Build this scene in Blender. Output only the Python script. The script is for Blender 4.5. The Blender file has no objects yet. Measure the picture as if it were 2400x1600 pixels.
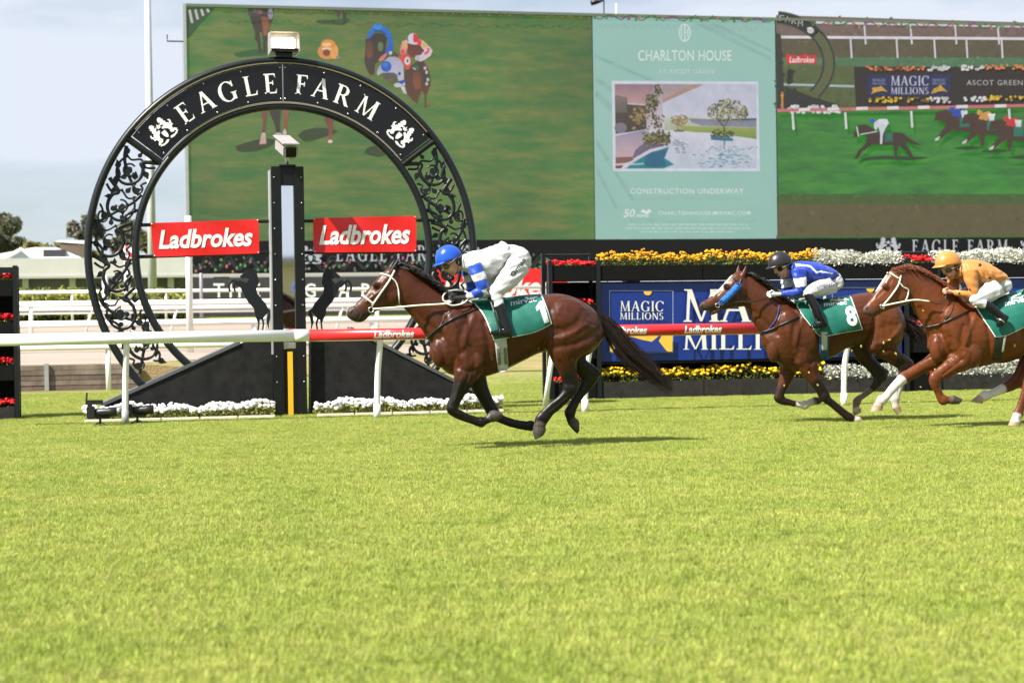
import bpy, bmesh, math, random
import numpy as np
from mathutils import Vector, Matrix
from mathutils.bvhtree import BVHTree

random.seed(7)
rng = np.random.default_rng(7)
sc = bpy.context.scene
COL = sc.collection

# ------------------------------------------------------------------ camera
F, CX, CY, CAMH = 4200.0, 1200.0, 800.0, 1.38
YAW, PITCH, ROLL = math.radians(12.5), math.atan(55 / F), 0.014
_f0 = Vector((math.sin(YAW) * math.cos(PITCH), math.cos(YAW) * math.cos(PITCH), -math.sin(PITCH)))
_r0 = Vector((math.cos(YAW), -math.sin(YAW), 0))
_u0 = _r0.cross(_f0)
RIGHT = _r0 * math.cos(ROLL) - _u0 * math.sin(ROLL)
UP = _r0 * math.sin(ROLL) + _u0 * math.cos(ROLL)
FWD = _f0
EYE = Vector((0, 0, CAMH))
cam = bpy.data.cameras.new('camera')
cam.sensor_width = 36.0
cam.sensor_fit = 'HORIZONTAL'
cam.lens = F / 2400 * 36
cam.clip_end = 3000
cam.dof.use_dof = True
cam.dof.focus_distance = 19.3
cam.dof.aperture_fstop = 2.8
camo = bpy.data.objects.new('camera', cam)
COL.objects.link(camo)
M = Matrix((RIGHT, UP, -FWD)).transposed().to_4x4()
M.translation = EYE
camo.matrix_world = M
sc.camera = camo

# ------------------------------------------------------------------ light
TOSUN = Vector((-0.78, -0.38, 1.0)).normalized()
SUN_EL = math.asin(TOSUN.z)
SUN_AZ = math.atan2(TOSUN.x, TOSUN.y)
EXPO = 1.14
sun = bpy.data.lights.new('sun', 'SUN')
sun.energy = 5.0
sun.angle = math.radians(0.5)
sun.color = (1.0, 0.94, 0.84)
suno = bpy.data.objects.new('sun', sun)
suno.rotation_euler = (-TOSUN).to_track_quat('-Z', 'Y').to_euler()
suno.location = (-20, -20, 40)
COL.objects.link(suno)
world = bpy.data.worlds.new('World')
sc.world = world
world.use_nodes = True
wn = world.node_tree
wn.nodes.clear()
w_out = wn.nodes.new('ShaderNodeOutputWorld')
w_bg = wn.nodes.new('ShaderNodeBackground')
w_sky = wn.nodes.new('ShaderNodeTexSky')
w_sky.sky_type = 'NISHITA'
w_sky.sun_disc = False
w_sky.sun_elevation = SUN_EL
w_sky.sun_rotation = SUN_AZ
w_sky.air_density = 1.0
w_sky.dust_density = 0.7
w_sky.ozone_density = 2.2
w_tc = wn.nodes.new('ShaderNodeTexCoord')
w_map = wn.nodes.new('ShaderNodeMapping')
w_map.inputs['Scale'].default_value = (2.2, 2.2, 9.0)
w_no = wn.nodes.new('ShaderNodeTexNoise')
w_no.inputs['Scale'].default_value = 1.5
w_no.inputs['Detail'].default_value = 7
w_no.inputs['Roughness'].default_value = 0.52
w_rp = wn.nodes.new('ShaderNodeValToRGB')
w_rp.color_ramp.elements[0].position = 0.40
w_rp.color_ramp.elements[0].color = (0.36, 0.36, 0.36, 1)
w_rp.color_ramp.elements[1].position = 0.58
w_rp.color_ramp.elements[1].color = (1, 1, 1, 1)
w_mx = wn.nodes.new('ShaderNodeMixRGB')
w_mx.inputs[2].default_value = (6.9, 7.45, 8.4, 1)
wl = wn.links.new
wl(w_tc.outputs['Generated'], w_map.inputs['Vector'])
wl(w_map.outputs['Vector'], w_no.inputs['Vector'])
wl(w_no.outputs['Fac'], w_rp.inputs['Fac'])
wl(w_rp.outputs['Color'], w_mx.inputs[0])
wl(w_sky.outputs['Color'], w_mx.inputs[1])
wl(w_mx.outputs['Color'], w_bg.inputs['Color'])
w_bg.inputs['Strength'].default_value = 0.052
wl(w_bg.outputs['Background'], w_out.inputs['Surface'])
sc.view_settings.view_transform = 'Standard'
sc.view_settings.look = 'None'
sc.view_settings.exposure = EXPO
sc.view_settings.gamma = 1
sc.view_settings.use_curve_mapping = False
sc.render.engine = 'CYCLES'
sc.cycles.max_bounces = 6
sc.cycles.transparent_max_bounces = 6
sc.cycles.use_denoising = True

# ------------------------------------------------------------------ helpers
def ray(px, py):
    return FWD + RIGHT * ((px - CX) / F) - UP * ((py - CY) / F)
def P(px, py, Y):
    d = ray(px, py)
    return EYE + d * (Y / d.y)
def G(px, py, z=0.0):
    d = ray(px, py)
    return EYE + d * ((z - CAMH) / d.z)
def lin(r, g, b):
    return tuple(((c / 255) / 12.92 if c / 255 <= 0.04045 else ((c / 255 + 0.055) / 1.055) ** 2.4) for c in (r, g, b))

MATS = {}
def mat(name, col=(0.5, 0.5, 0.5), rough=0.6, metal=0.0, var=0.0, vscale=6.0, bump=0.0, bscale=40.0, spec=0.5,
        attr=False, emit=0.0, coat=0.0, var2=None, stretch=None, sheen=0.0, transl=0.0, detail=5):
    if name in MATS: return MATS[name]
    m = bpy.data.materials.new(name)
    m.use_nodes = True
    nt = m.node_tree
    b = nt.nodes['Principled BSDF']
    b.inputs['Roughness'].default_value = rough
    b.inputs['Metallic'].default_value = metal
    b.inputs['Specular IOR Level'].default_value = spec
    b.inputs['Coat Weight'].default_value = coat
    b.inputs['Coat Roughness'].default_value = 0.25
    b.inputs['Sheen Weight'].default_value = sheen
    tc = nt.nodes.new('ShaderNodeTexCoord')
    src = None
    if attr:
        a = nt.nodes.new('ShaderNodeAttribute'); a.attribute_name = 'Col'
        src = a.outputs['Color']
    if var > 0:
        n = nt.nodes.new('ShaderNodeTexNoise')
        n.inputs['Scale'].default_value = vscale; n.inputs['Detail'].default_value = detail
        n.inputs['Roughness'].default_value = 0.6
        vec = tc.outputs['Object']
        if stretch:
            mp = nt.nodes.new('ShaderNodeMapping'); mp.inputs['Scale'].default_value = stretch
            nt.links.new(vec, mp.inputs['Vector']); vec = mp.outputs['Vector']
        nt.links.new(vec, n.inputs['Vector'])
        mr = nt.nodes.new('ShaderNodeMapRange')
        mr.inputs['From Min'].default_value = 0.3; mr.inputs['From Max'].default_value = 0.7
        nt.links.new(n.outputs['Fac'], mr.inputs['Value'])
        if var2 is not None:
            mx = nt.nodes.new('ShaderNodeMixRGB')
            nt.links.new(mr.outputs['Result'], mx.inputs[0])
            if src: nt.links.new(src, mx.inputs[1])
            else: mx.inputs[1].default_value = (*col, 1)
            mx.inputs[2].default_value = (*var2, 1)
            src = mx.outputs['Color']
        else:
            mr.inputs['To Min'].default_value = 1 - var; mr.inputs['To Max'].default_value = 1 + var
            mx = nt.nodes.new('ShaderNodeMixRGB'); mx.blend_type = 'MULTIPLY'; mx.inputs[0].default_value = 1
            if src: nt.links.new(src, mx.inputs[1])
            else: mx.inputs[1].default_value = (*col, 1)
            nt.links.new(mr.outputs['Result'], mx.inputs[2])
            src = mx.outputs['Color']
    if src: nt.links.new(src, b.inputs['Base Color'])
    else: b.inputs['Base Color'].default_value = (*col, 1)
    if bump > 0:
        n = nt.nodes.new('ShaderNodeTexNoise'); n.inputs['Scale'].default_value = bscale; n.inputs['Detail'].default_value = 5
        vec = tc.outputs['Object']
        if stretch:
            mp = nt.nodes.new('ShaderNodeMapping'); mp.inputs['Scale'].default_value = stretch
            nt.links.new(vec, mp.inputs['Vector']); vec = mp.outputs['Vector']
        nt.links.new(vec, n.inputs['Vector'])
        bp = nt.nodes.new('ShaderNodeBump'); bp.inputs['Strength'].default_value = bump; bp.inputs['Distance'].default_value = 0.02
        nt.links.new(n.outputs['Fac'], bp.inputs['Height'])
        nt.links.new(bp.outputs['Normal'], b.inputs['Normal'])
    if emit > 0:
        if src: nt.links.new(src, b.inputs['Emission Color'])
        else: b.inputs['Emission Color'].default_value = (*col, 1)
        b.inputs['Emission Strength'].default_value = emit
        if attr:
            for l in list(b.inputs['Base Color'].links): nt.links.remove(l)
            b.inputs['Base Color'].default_value = (0.02, 0.02, 0.02, 1)
    if transl > 0:
        tr = nt.nodes.new('ShaderNodeBsdfTranslucent'); ms = nt.nodes.new('ShaderNodeMixShader')
        ms.inputs[0].default_value = transl
        if src: nt.links.new(src, tr.inputs['Color'])
        else: tr.inputs['Color'].default_value = (*col, 1)
        o = nt.nodes['Material Output']
        nt.links.new(b.outputs[0], ms.inputs[1]); nt.links.new(tr.outputs[0], ms.inputs[2])
        nt.links.new(ms.outputs[0], o.inputs['Surface'])
    MATS[name] = m
    return m

def tag(o, label=None, cat=None, group=None, kind=None):
    if label: o['label'] = label
    if cat: o['category'] = cat
    if group: o['group'] = group
    if kind: o['kind'] = kind
    return o
def empty(name, loc, label=None, cat=None, group=None):
    o = bpy.data.objects.new(name, None)
    o.location = loc
    o.empty_display_size = 0.2
    COL.objects.link(o)
    return tag(o, label, cat, group)
def world_of(o):
    m = Matrix.Translation(o.location) @ o.rotation_euler.to_matrix().to_4x4()
    if o.parent: m = world_of(o.parent) @ o.matrix_parent_inverse @ m
    return m
def link(name, me, parent=None):
    o = bpy.data.objects.new(name, me)
    COL.objects.link(o)
    if parent is not None:
        o.parent = parent
        o.matrix_parent_inverse = world_of(parent).inverted()
    return o

class MB:
    """collects faces in world space; build() links them as one mesh object"""
    def __init__(s):
        s.v, s.f, s.mi, s.c, s.cur, s.curcol = [], [], [], [], 0, None
    def mat_i(s, i): s.cur = i; return s
    def color(s, c): s.curcol = c; return s
    def add(s, vs, fs):
        b = len(s.v)
        s.v.extend([tuple(p) for p in vs])
        s.c.extend([s.curcol or (1, 1, 1)] * len(vs))
        for f in fs:
            s.f.append(tuple(i + b for i in f)); s.mi.append(s.cur)
        return s
    def box(s, c, d, rot=None, bev=0.0):
        c = Vector(c); hx, hy, hz = d[0] / 2, d[1] / 2, d[2] / 2
        vs = []
        if bev > 0:
            bm = bmesh.new()
            bmesh.ops.create_cube(bm, size=1)
            bmesh.ops.scale(bm, vec=d, verts=bm.verts)
            bmesh.ops.bevel(bm, geom=list(bm.edges), offset=bev, segments=2, affect='EDGES')
            vs = [v.co.copy() for v in bm.verts]
            bm.verts.index_update()
            fs = [[v.index for v in f.verts] for f in bm.faces]
            bm.free()
        else:
            vs = [Vector((x * hx, y * hy, z * hz)) for x in (-1, 1) for y in (-1, 1) for z in (-1, 1)]
            fs = [(0, 1, 3, 2), (4, 6, 7, 5), (0, 4, 5, 1), (2, 3, 7, 6), (0, 2, 6, 4), (1, 5, 7, 3)]
        if rot is not None: vs = [rot @ v for v in vs]
        return s.add([c + v for v in vs], fs)
    def bx(s, x0, x1, y0, y1, z0, z1, bev=0.0):
        return s.box(((x0 + x1) / 2, (y0 + y1) / 2, (z0 + z1) / 2), (abs(x1 - x0), abs(y1 - y0), abs(z1 - z0)), bev=bev)
    def tube(s, pts, r, n=8, flat=None, cap=True):
        """tube along pts; r scalar or list; flat=(axis vector, factor) squashes along axis"""
        pts = [Vector(p) for p in pts]; N = len(pts)
        rs = r if isinstance(r, (list, tuple)) else [r] * N
        vs = []; prev = None
        for i in range(N):
            t = (pts[min(i + 1, N - 1)] - pts[max(i - 1, 0)])
            t = t.normalized() if t.length > 1e-9 else Vector((0, 0, 1))
            a = prev if prev is not None else (Vector((0, 1, 0)) if abs(t.y) < 0.9 else Vector((1, 0, 0)))
            a = (a - t * a.dot(t)).normalized(); prev = a
            b = t.cross(a)
            for k in range(n):
                an = 2 * math.pi * k / n
                o = (a * math.cos(an) + b * math.sin(an)) * rs[i]
                if flat: o -= flat[0] * (o.dot(flat[0]) * (1 - flat[1]))
                vs.append(pts[i] + o)
        fs = [(i * n + k, i * n + (k + 1) % n, (i + 1) * n + (k + 1) % n, (i + 1) * n + k) for i in range(N - 1) for k in range(n)]
        if cap: fs += [tuple(range(n - 1, -1, -1)), tuple(range((N - 1) * n, N * n))]
        return s.add(vs, fs)
    def prism(s, poly, ext):
        """closed polygon (3D points) extruded by vector ext"""
        n = len(poly); ext = Vector(ext); poly = [Vector(p) for p in poly]
        return s.add(poly + [p + ext for p in poly],
                     [tuple(range(n)), tuple(range(2 * n - 1, n - 1, -1))] + [(i, n + i, n + (i + 1) % n, (i + 1) % n) for i in range(n)])
    def poly(s, pts):
        return s.add(pts, [tuple(range(len(pts)))])
    def ball(s, c, r, nu=12, nv=8, rot=None, jit=0.0):
        c = Vector(c); r = Vector(r) if not isinstance(r, (int, float)) else Vector((r, r, r))
        vs = []
        for j in range(nv + 1):
            th = math.pi * j / nv
            for i in range(nu):
                ph = 2 * math.pi * i / nu
                k = 1 + (random.uniform(-jit, jit) if jit else 0)
                p = Vector((math.sin(th) * math.cos(ph) * r.x, math.sin(th) * math.sin(ph) * r.y, math.cos(th) * r.z)) * k
                if rot is not None: p = rot @ p
                vs.append(c + p)
        fs = [(j * nu + i, j * nu + (i + 1) % nu, (j + 1) * nu + (i + 1) % nu, (j + 1) * nu + i) for j in range(nv) for i in range(nu)]
        return s.add(vs, fs)
    def build(s, name, mats, parent=None, smooth=False, base=None, colattr=False, merge=0):
        me = bpy.data.meshes.new(name)
        v = s.v
        o_off = None
        if parent is None and base is None:
            a = np.array(v); base = ((a[:, 0].min() + a[:, 0].max()) / 2, (a[:, 1].min() + a[:, 1].max()) / 2, a[:, 2].min())
        if parent is None:
            v = [(p[0] - base[0], p[1] - base[1], p[2] - base[2]) for p in v]
        me.from_pydata(v, [], s.f)
        if not isinstance(mats, (list, tuple)): mats = [mats]
        for m in mats: me.materials.append(m)
        me.polygons.foreach_set('material_index', s.mi)
        me.polygons.foreach_set('use_smooth', [smooth] * len(s.f))
        if colattr:
            at = me.color_attributes.new('Col', 'FLOAT_COLOR', 'POINT')
            at.data.foreach_set('color', np.array([(*c, 1) for c in s.c], dtype=np.float32).ravel())
        if smooth or merge:
            bm = bmesh.new(); bm.from_mesh(me)
            if merge: bmesh.ops.remove_doubles(bm, verts=bm.verts, dist=merge)
            bmesh.ops.recalc_face_normals(bm, faces=bm.faces)
            bm.to_mesh(me); bm.free()
        me.update()
        o = link(name, me, parent)
        if parent is None: o.location = base
        return o

def catmull(pts, sub):
    out = []
    n = len(pts)
    for i in range(n - 1):
        p0, p1, p2, p3 = pts[max(i - 1, 0)], pts[i], pts[i + 1], pts[min(i + 2, n - 1)]
        for k in range(sub):
            t = k / sub
            out.append(0.5 * ((2 * p1) + (p2 - p0) * t + (2 * p0 - 5 * p1 + 4 * p2 - p3) * t * t + (3 * p1 - p0 - 3 * p2 + p3) * t ** 3))
    out.append(pts[-1])
    return out
def A(*p): return np.array(p, dtype=float)
def smoothline(pts, sub=6): return [tuple(q) for q in catmull([A(*p) for p in pts], sub)]
def resample(pts, n):
    p = np.array(pts, float); d = np.r_[0, np.cumsum(np.linalg.norm(np.diff(p, axis=0), axis=1))]
    t = np.linspace(0, d[-1], n)
    return np.stack([np.interp(t, d, p[:, k]) for k in range(p.shape[1])], 1)

# ---- lettering
_font = {}
def text_geo(s, bold=0.0, shear=0.0, space=1.0):
    key = (s, bold, shear, space)
    if key in _font: return _font[key]
    cu = bpy.data.curves.new('lettering', 'FONT')
    cu.body = s; cu.offset = bold; cu.shear = shear; cu.space_character = space; cu.resolution_u = 3
    o = bpy.data.objects.new('lettering', cu); COL.objects.link(o)
    dg = bpy.context.evaluated_depsgraph_get(); dg.update()
    me = o.evaluated_get(dg).to_mesh()
    v = np.array([tuple(q.co)[:2] for q in me.vertices]); f = [tuple(q.vertices) for q in me.polygons]
    o.evaluated_get(dg).to_mesh_clear()
    bpy.data.objects.remove(o); bpy.data.curves.remove(cu)
    v -= v.min(0); ext = v.max(0)
    _font[key] = (v / ext, f, ext[0] / ext[1])
    return _font[key]
ONE = [[(.40, 0), (1, 0), (1, 1), (.62, 1), (.0, .80), (.0, .62), (.40, .70)]]
def text_fine(s, lim=.12, **k):
    bm = bmesh.new()
    if s == '1':
        for p in ONE: bm.faces.new([bm.verts.new((x, y, 0)) for x, y in p])
    else:
        v2, f2, _ = text_geo(s, **k); vs_ = [bm.verts.new((u, w, 0)) for u, w in v2]
        for f in f2:
            try: bm.faces.new([vs_[i] for i in f])
            except ValueError: pass
    bmesh.ops.triangulate(bm, faces=bm.faces)
    for _ in range(4):
        es = [e for e in bm.edges if e.calc_length() > lim]
        if not es: break
        bmesh.ops.subdivide_edges(bm, edges=es, cuts=1); bmesh.ops.triangulate(bm, faces=bm.faces)
    bm.verts.index_update()
    r = [(w.co.x, w.co.y) for w in bm.verts], [tuple(q.index for q in f.verts) for f in bm.faces]
    bm.free(); return r
def put_text(mb, s, fn, **k):
    """fn(u,v) maps the text's unit box to 3D"""
    v, f, _ = text_geo(s, **k)
    a = fn(0, 0); b = fn(1, 0); c = fn(0, 1)
    mb.add([fn(u, w) for u, w in v], f)
def rect_fn(x0, x1, z0, z1, Y):
    return lambda u, v: Vector((x0 + (x1 - x0) * u, Y, z0 + (z1 - z0) * v))
def px_rect_fn(px0, py0, px1, py1, Y):
    """pixel box (left, top, right, bottom) measured on the plane Y"""
    a = P(px0, py1, Y); b = P(px1, py1, Y); c = P(px0, py0, Y)
    return lambda u, v: a + (b - a) * u + (c - a) * v

# roman capitals drawn as strokes: returns polygons in a unit-height box
def _st(x0, y0, x1, y1, w0, w1=None):
    w1 = w0 if w1 is None else w1
    return [(x0 - w0 / 2, y0), (x0 + w0 / 2, y0), (x1 + w1 / 2, y1), (x1 - w1 / 2, y1)]
def _serif(x, y, w, up=1, h=0.045):
    return [(x - w / 2, y), (x + w / 2, y), (x + w / 2 * 0.75, y + up * h), (x - w / 2 * 0.75, y + up * h)]
def _arc(cx, cy, rx, ry, a0, a1, thick, thin, n=20):
    out = []
    for i in range(n):
        q = []
        for a in (a0 + (a1 - a0) * i / n, a0 + (a1 - a0) * (i + 1) / n):
            r = math.radians(a); w = thin + (thick - thin) * abs(math.cos(r)) ** 1.3
            q.append(((cx + (rx) * math.cos(r), cy + (ry) * math.sin(r)), (cx + (rx - w) * math.cos(r), cy + (ry - w * 0.8) * math.sin(r))))
        out.append([q[0][0], q[1][0], q[1][1], q[0][1]])
    return out
TK, TN = 0.15, 0.06
def glyph(ch):
    t, n = TK, TN
    if ch == 'I': return 0.30, [_st(.15, 0, .15, 1, t), _serif(.15, 0, .30), _serif(.15, 1, .30, -1)]
    if ch == 'L': return 0.60, [_st(.15, 0, .15, 1, t), _serif(.15, 1, .30, -1), [(.0, 0), (.55, 0), (.55, n), (.0, n)], [(.47, n), (.55, n), (.58, .26)]]
    if ch in 'EF':
        p = [_st(.15, 0, .15, 1, t), [(.0, 1), (.0, 1 - n), (.52, 1 - n), (.52, 1)], [(.46, 1 - n), (.52, 1 - n), (.54, .78)], [(.2, .5), (.42, .5), (.42, .5 + n), (.2, .5 + n)], [(.38, .42), (.42, .42), (.42, .64), (.38, .64)]]
        if ch == 'E': p += [[(.0, 0), (.55, 0), (.55, n), (.0, n)], [(.49, n), (.55, n), (.58, .24)]]
        else: p += [_serif(.15, 0, .30)]
        return (0.60 if ch == 'E' else 0.55), p
    if ch == 'A': return 0.80, [_st(.08, 0, .40, 1, n * 1.2), _st(.68, 0, .40, 1, t * 1.15, t), [(.2, .33), (.58, .33), (.58, .33 + n), (.2, .33 + n)], _serif(.08, 0, .22), _serif(.68, 0, .28)]
    if ch == 'M': return 0.98, [_st(.13, 0, .17, 1, n * 1.3), _st(.17, 1, .49, .02, t, n), _st(.49, .02, .80, 1, n, n), _st(.84, 0, .80, 1, t * 1.05), _serif(.13, 0, .24), _serif(.84, 0, .29), _serif(.13, 1, .2, -1), _serif(.84, 1, .22, -1)]
    if ch == 'N': return 0.86, [_st(.14, 0, .14, 1, n * 1.3), _st(.14, 1, .72, 0, t * 1.3), _st(.72, 0, .72, 1, n * 1.3), _serif(.14, 0, .24), _serif(.72, 1, .24, -1), _serif(.12, 1, .2, -1)]
    if ch == 'O': return 0.86, _arc(.43, .5, .43, .52, 0, 360, t * 1.15, n, 28)
    if ch == 'C': return 0.76, _arc(.43, .5, .43, .52, 42, 318, t * 1.15, n, 24) + [[(.68, .70), (.76, .70), (.76, .98), (.72, .98)]]
    if ch == 'G': return 0.86, _arc(.43, .5, .43, .52, 42, 305, t * 1.15, n, 24) + [_st(.70, .04, .70, .42, t), _serif(.70, .42, .30, -1), [(.68, .70), (.75, .70), (.75, .98), (.71, .98)]]
    if ch == 'R': return 0.76, [_st(.15, 0, .15, 1, t), _serif(.15, 0, .30), [(.0, 1), (.0, 1 - n), (.3, 1 - n), (.3, 1)], [(.2, .46), (.34, .46), (.34, .46 + n), (.2, .46 + n)], _st(.66, 0, .36, .5, t * 1.15, t), _serif(.68, 0, .2)] + _arc(.3, .73, .30, .27, -90, 90, t, n, 14)
    if ch == 'S': return 0.56, _arc(.28, .74, .25, .28, 30, 270, t, n, 16) + _arc(.27, .25, .27, .27, 90, -150, t, n, 16)
    return 0.4, []
def roman(s, gap=0.08):
    polys, x = [], 0
    for ch in s:
        w, ps = glyph(ch)
        polys += [[(px + x, py) for px, py in p] for p in ps]
        x += w + gap
    return x - gap, polys
def put_roman(mb, s, fn, nrm, gap=0.08, step=0.0006):
    w, ps = roman(s, gap)
    for i, p in enumerate(ps):
        mb.poly([fn(x / w, y) + nrm * (step * (i % 5)) for x, y in p])
NEG_Y = Vector((0, -1, 0))
# ------------------------------------------------------------------ materials
K_EMIT = 0.79 / 2 ** EXPO
M_white = mat('white_paint', (0.78, 0.78, 0.75), 0.4, var=0.05, vscale=3)
M_railwhite = mat('rail_white', (0.80, 0.80, 0.77), 0.35, var=0.04, vscale=2)
M_red = mat('red_plastic', (0.56, 0.018, 0.022), 0.35, var=0.06, vscale=2)
M_redvinyl = mat('red_vinyl', (0.62, 0.012, 0.012), 0.32, var=0.08, vscale=1.2, bump=0.08, bscale=3)
M_black = mat('black_steel', (0.006, 0.0065, 0.007), 0.4, spec=.3, var=0.15, vscale=5)
M_slate = mat('slate_steel', (0.008, 0.0105, 0.013), 0.36, spec=.35, var=0.12, vscale=4)
M_blackboard = mat('black_board', (0.011, 0.011, 0.011), 0.7, spec=.22, var=0.5, vscale=7, bump=0.05, bscale=60)
M_gloss = mat('gloss_black', (0.005, 0.0045, 0.0045), 0.12, var=0.1, vscale=2, spec=.35)
M_letter = mat('letter_white', (0.80, 0.80, 0.78), 0.45)
M_cream = mat('letter_cream', (0.66, 0.64, 0.56), 0.5, var=0.05, vscale=8)
M_grey = mat('grey_metal', (0.33, 0.34, 0.35), 0.45, metal=0.2, var=0.1, vscale=4)
M_steel = mat('bright_steel', (0.55, 0.56, 0.57), 0.3, metal=0.9, var=0.08, vscale=9)
M_screen = mat('screen_picture', attr=True, emit=K_EMIT, rough=0.55, spec=0.3, var=.10, vscale=2.6, detail=8)
M_led = mat('led_grass', emit=0.0)
M_boardink = mat('board_ink', attr=True, rough=0.45)

def led_grass(name, c1, c2, c3, scale, strength=K_EMIT):
    m = bpy.data.materials.new(name); m.use_nodes = True; nt = m.node_tree; b = nt.nodes['Principled BSDF']
    b.inputs['Base Color'].default_value = (0.02, 0.02, 0.02, 1); b.inputs['Roughness'].default_value = 0.6
    tc = nt.nodes.new('ShaderNodeTexCoord'); mp = nt.nodes.new('ShaderNodeMapping'); mp.inputs['Scale'].default_value = (0.42, 1, 2.0)
    n = nt.nodes.new('ShaderNodeTexNoise'); n.inputs['Scale'].default_value = scale; n.inputs['Detail'].default_value = 6
    n.inputs['Roughness'].default_value = 0.62
    r = nt.nodes.new('ShaderNodeValToRGB'); e = r.color_ramp.elements
    e[0].position = 0.32; e[0].color = (*c1, 1); e[1].position = 0.66; e[1].color = (*c3, 1)
    q = e.new(0.5); q.color = (*c2, 1); q = e.new(0.80); q.color = (c2[0] * 1.15, c2[1] * .78, c2[2] * .85, 1)
    n2 = nt.nodes.new('ShaderNodeTexNoise'); n2.inputs['Scale'].default_value = scale * 0.12; n2.inputs['Detail'].default_value = 2
    mx = nt.nodes.new('ShaderNodeMixRGB'); mx.blend_type = 'MULTIPLY'; mx.inputs[0].default_value = 0.7
    mr = nt.nodes.new('ShaderNodeMapRange'); mr.inputs['From Min'].default_value = 0.3; mr.inputs['From Max'].default_value = 0.7
    mr.inputs['To Min'].default_value = 0.65; mr.inputs['To Max'].default_value = 1.3
    L = nt.links.new
    L(tc.outputs['Object'], mp.inputs['Vector']); L(mp.outputs['Vector'], n.inputs['Vector']); L(tc.outputs['Object'], n2.inputs['Vector'])
    L(n.outputs['Fac'], r.inputs['Fac']); L(n2.outputs['Fac'], mr.inputs['Value'])
    L(r.outputs['Color'], mx.inputs[1]); L(mr.outputs['Result'], mx.inputs[2])
    L(mx.outputs['Color'], b.inputs['Emission Color']); b.inputs['Emission Strength'].default_value = strength
    return m

# ------------------------------------------------------------------ ground
def ground_material():
    m = bpy.data.materials.new('turf_ground'); m.use_nodes = True; nt = m.node_tree; b = nt.nodes['Principled BSDF']; L = nt.links.new
    b.inputs['Roughness'].default_value = 0.9; b.inputs['Specular IOR Level'].default_value = 0.2
    tc = nt.nodes.new('ShaderNodeTexCoord')
    def noise(s, d=5, sc=None):
        n = nt.nodes.new('ShaderNodeTexNoise'); n.inputs['Scale'].default_value = s; n.inputs['Detail'].default_value = d
        v = tc.outputs['Object']
        if sc:
            mp = nt.nodes.new('ShaderNodeMapping'); mp.inputs['Scale'].default_value = sc; L(v, mp.inputs['Vector']); v = mp.outputs['Vector']
        L(v, n.inputs['Vector']); return n.outputs['Fac']
    r1 = nt.nodes.new('ShaderNodeValToRGB'); e = r1.color_ramp.elements
    e[0].position = 0.35; e[0].color = (0.10, 0.145, 0.020, 1); e[1].position = 0.68; e[1].color = (0.235, 0.265, 0.062, 1)
    L(noise(9.0, 8), r1.inputs['Fac'])
    r2 = nt.nodes.new('ShaderNodeValToRGB'); e = r2.color_ramp.elements
    e[0].position = 0.4; e[0].color = (0.30, 0.22, 0.12, 1); e[1].position = 0.62; e[1].color = (0.20, 0.20, 0.06, 1)
    L(noise(2.5, 6, (0.4, 1, 1)), r2.inputs['Fac'])
    sx = nt.nodes.new('ShaderNodeSeparateXYZ'); L(tc.outputs['Object'], sx.inputs['Vector'])
    ad = nt.nodes.new('ShaderNodeMath'); ad.operation = 'MULTIPLY_ADD'; L(noise(0.8, 4), ad.inputs[0]); ad.inputs[1].default_value = 4.0; L(sx.outputs['Y'], ad.inputs[2])
    mr = nt.nodes.new('ShaderNodeMapRange'); mr.inputs['From Min'].default_value = 38.2; mr.inputs['From Max'].default_value = 40.5
    L(ad.outputs[0], mr.inputs['Value'])
    mr2 = nt.nodes.new('ShaderNodeMapRange'); mr2.inputs['From Min'].default_value = 64; mr2.inputs['From Max'].default_value = 68; mr2.inputs['To Min'].default_value = 1; mr2.inputs['To Max'].default_value = 0
    L(sx.outputs['Y'], mr2.inputs['Value'])
    mu = nt.nodes.new('ShaderNodeMath'); mu.operation = 'MULTIPLY'; L(mr.outputs['Result'], mu.inputs[0]); L(mr2.outputs['Result'], mu.inputs[1])
    mx = nt.nodes.new('ShaderNodeMixRGB'); L(mu.outputs[0], mx.inputs[0]); L(r1.outputs['Color'], mx.inputs[1]); L(r2.outputs['Color'], mx.inputs[2])
    L(mx.outputs['Color'], b.inputs['Base Color'])
    bp = nt.nodes.new('ShaderNodeBump'); bp.inputs['Strength'].default_value = 0.6; bp.inputs['Distance'].default_value = 0.05
    L(noise(25, 6), bp.inputs['Height']); L(bp.outputs['Normal'], b.inputs['Normal'])
    return m
XE = P(332, 905, 38.6).x
def terr(Y):      # level of the sand track and what lies behind it
    return 0.52 + (Y - 39.0) * 0.034 if Y < 70 else 1.57
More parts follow.
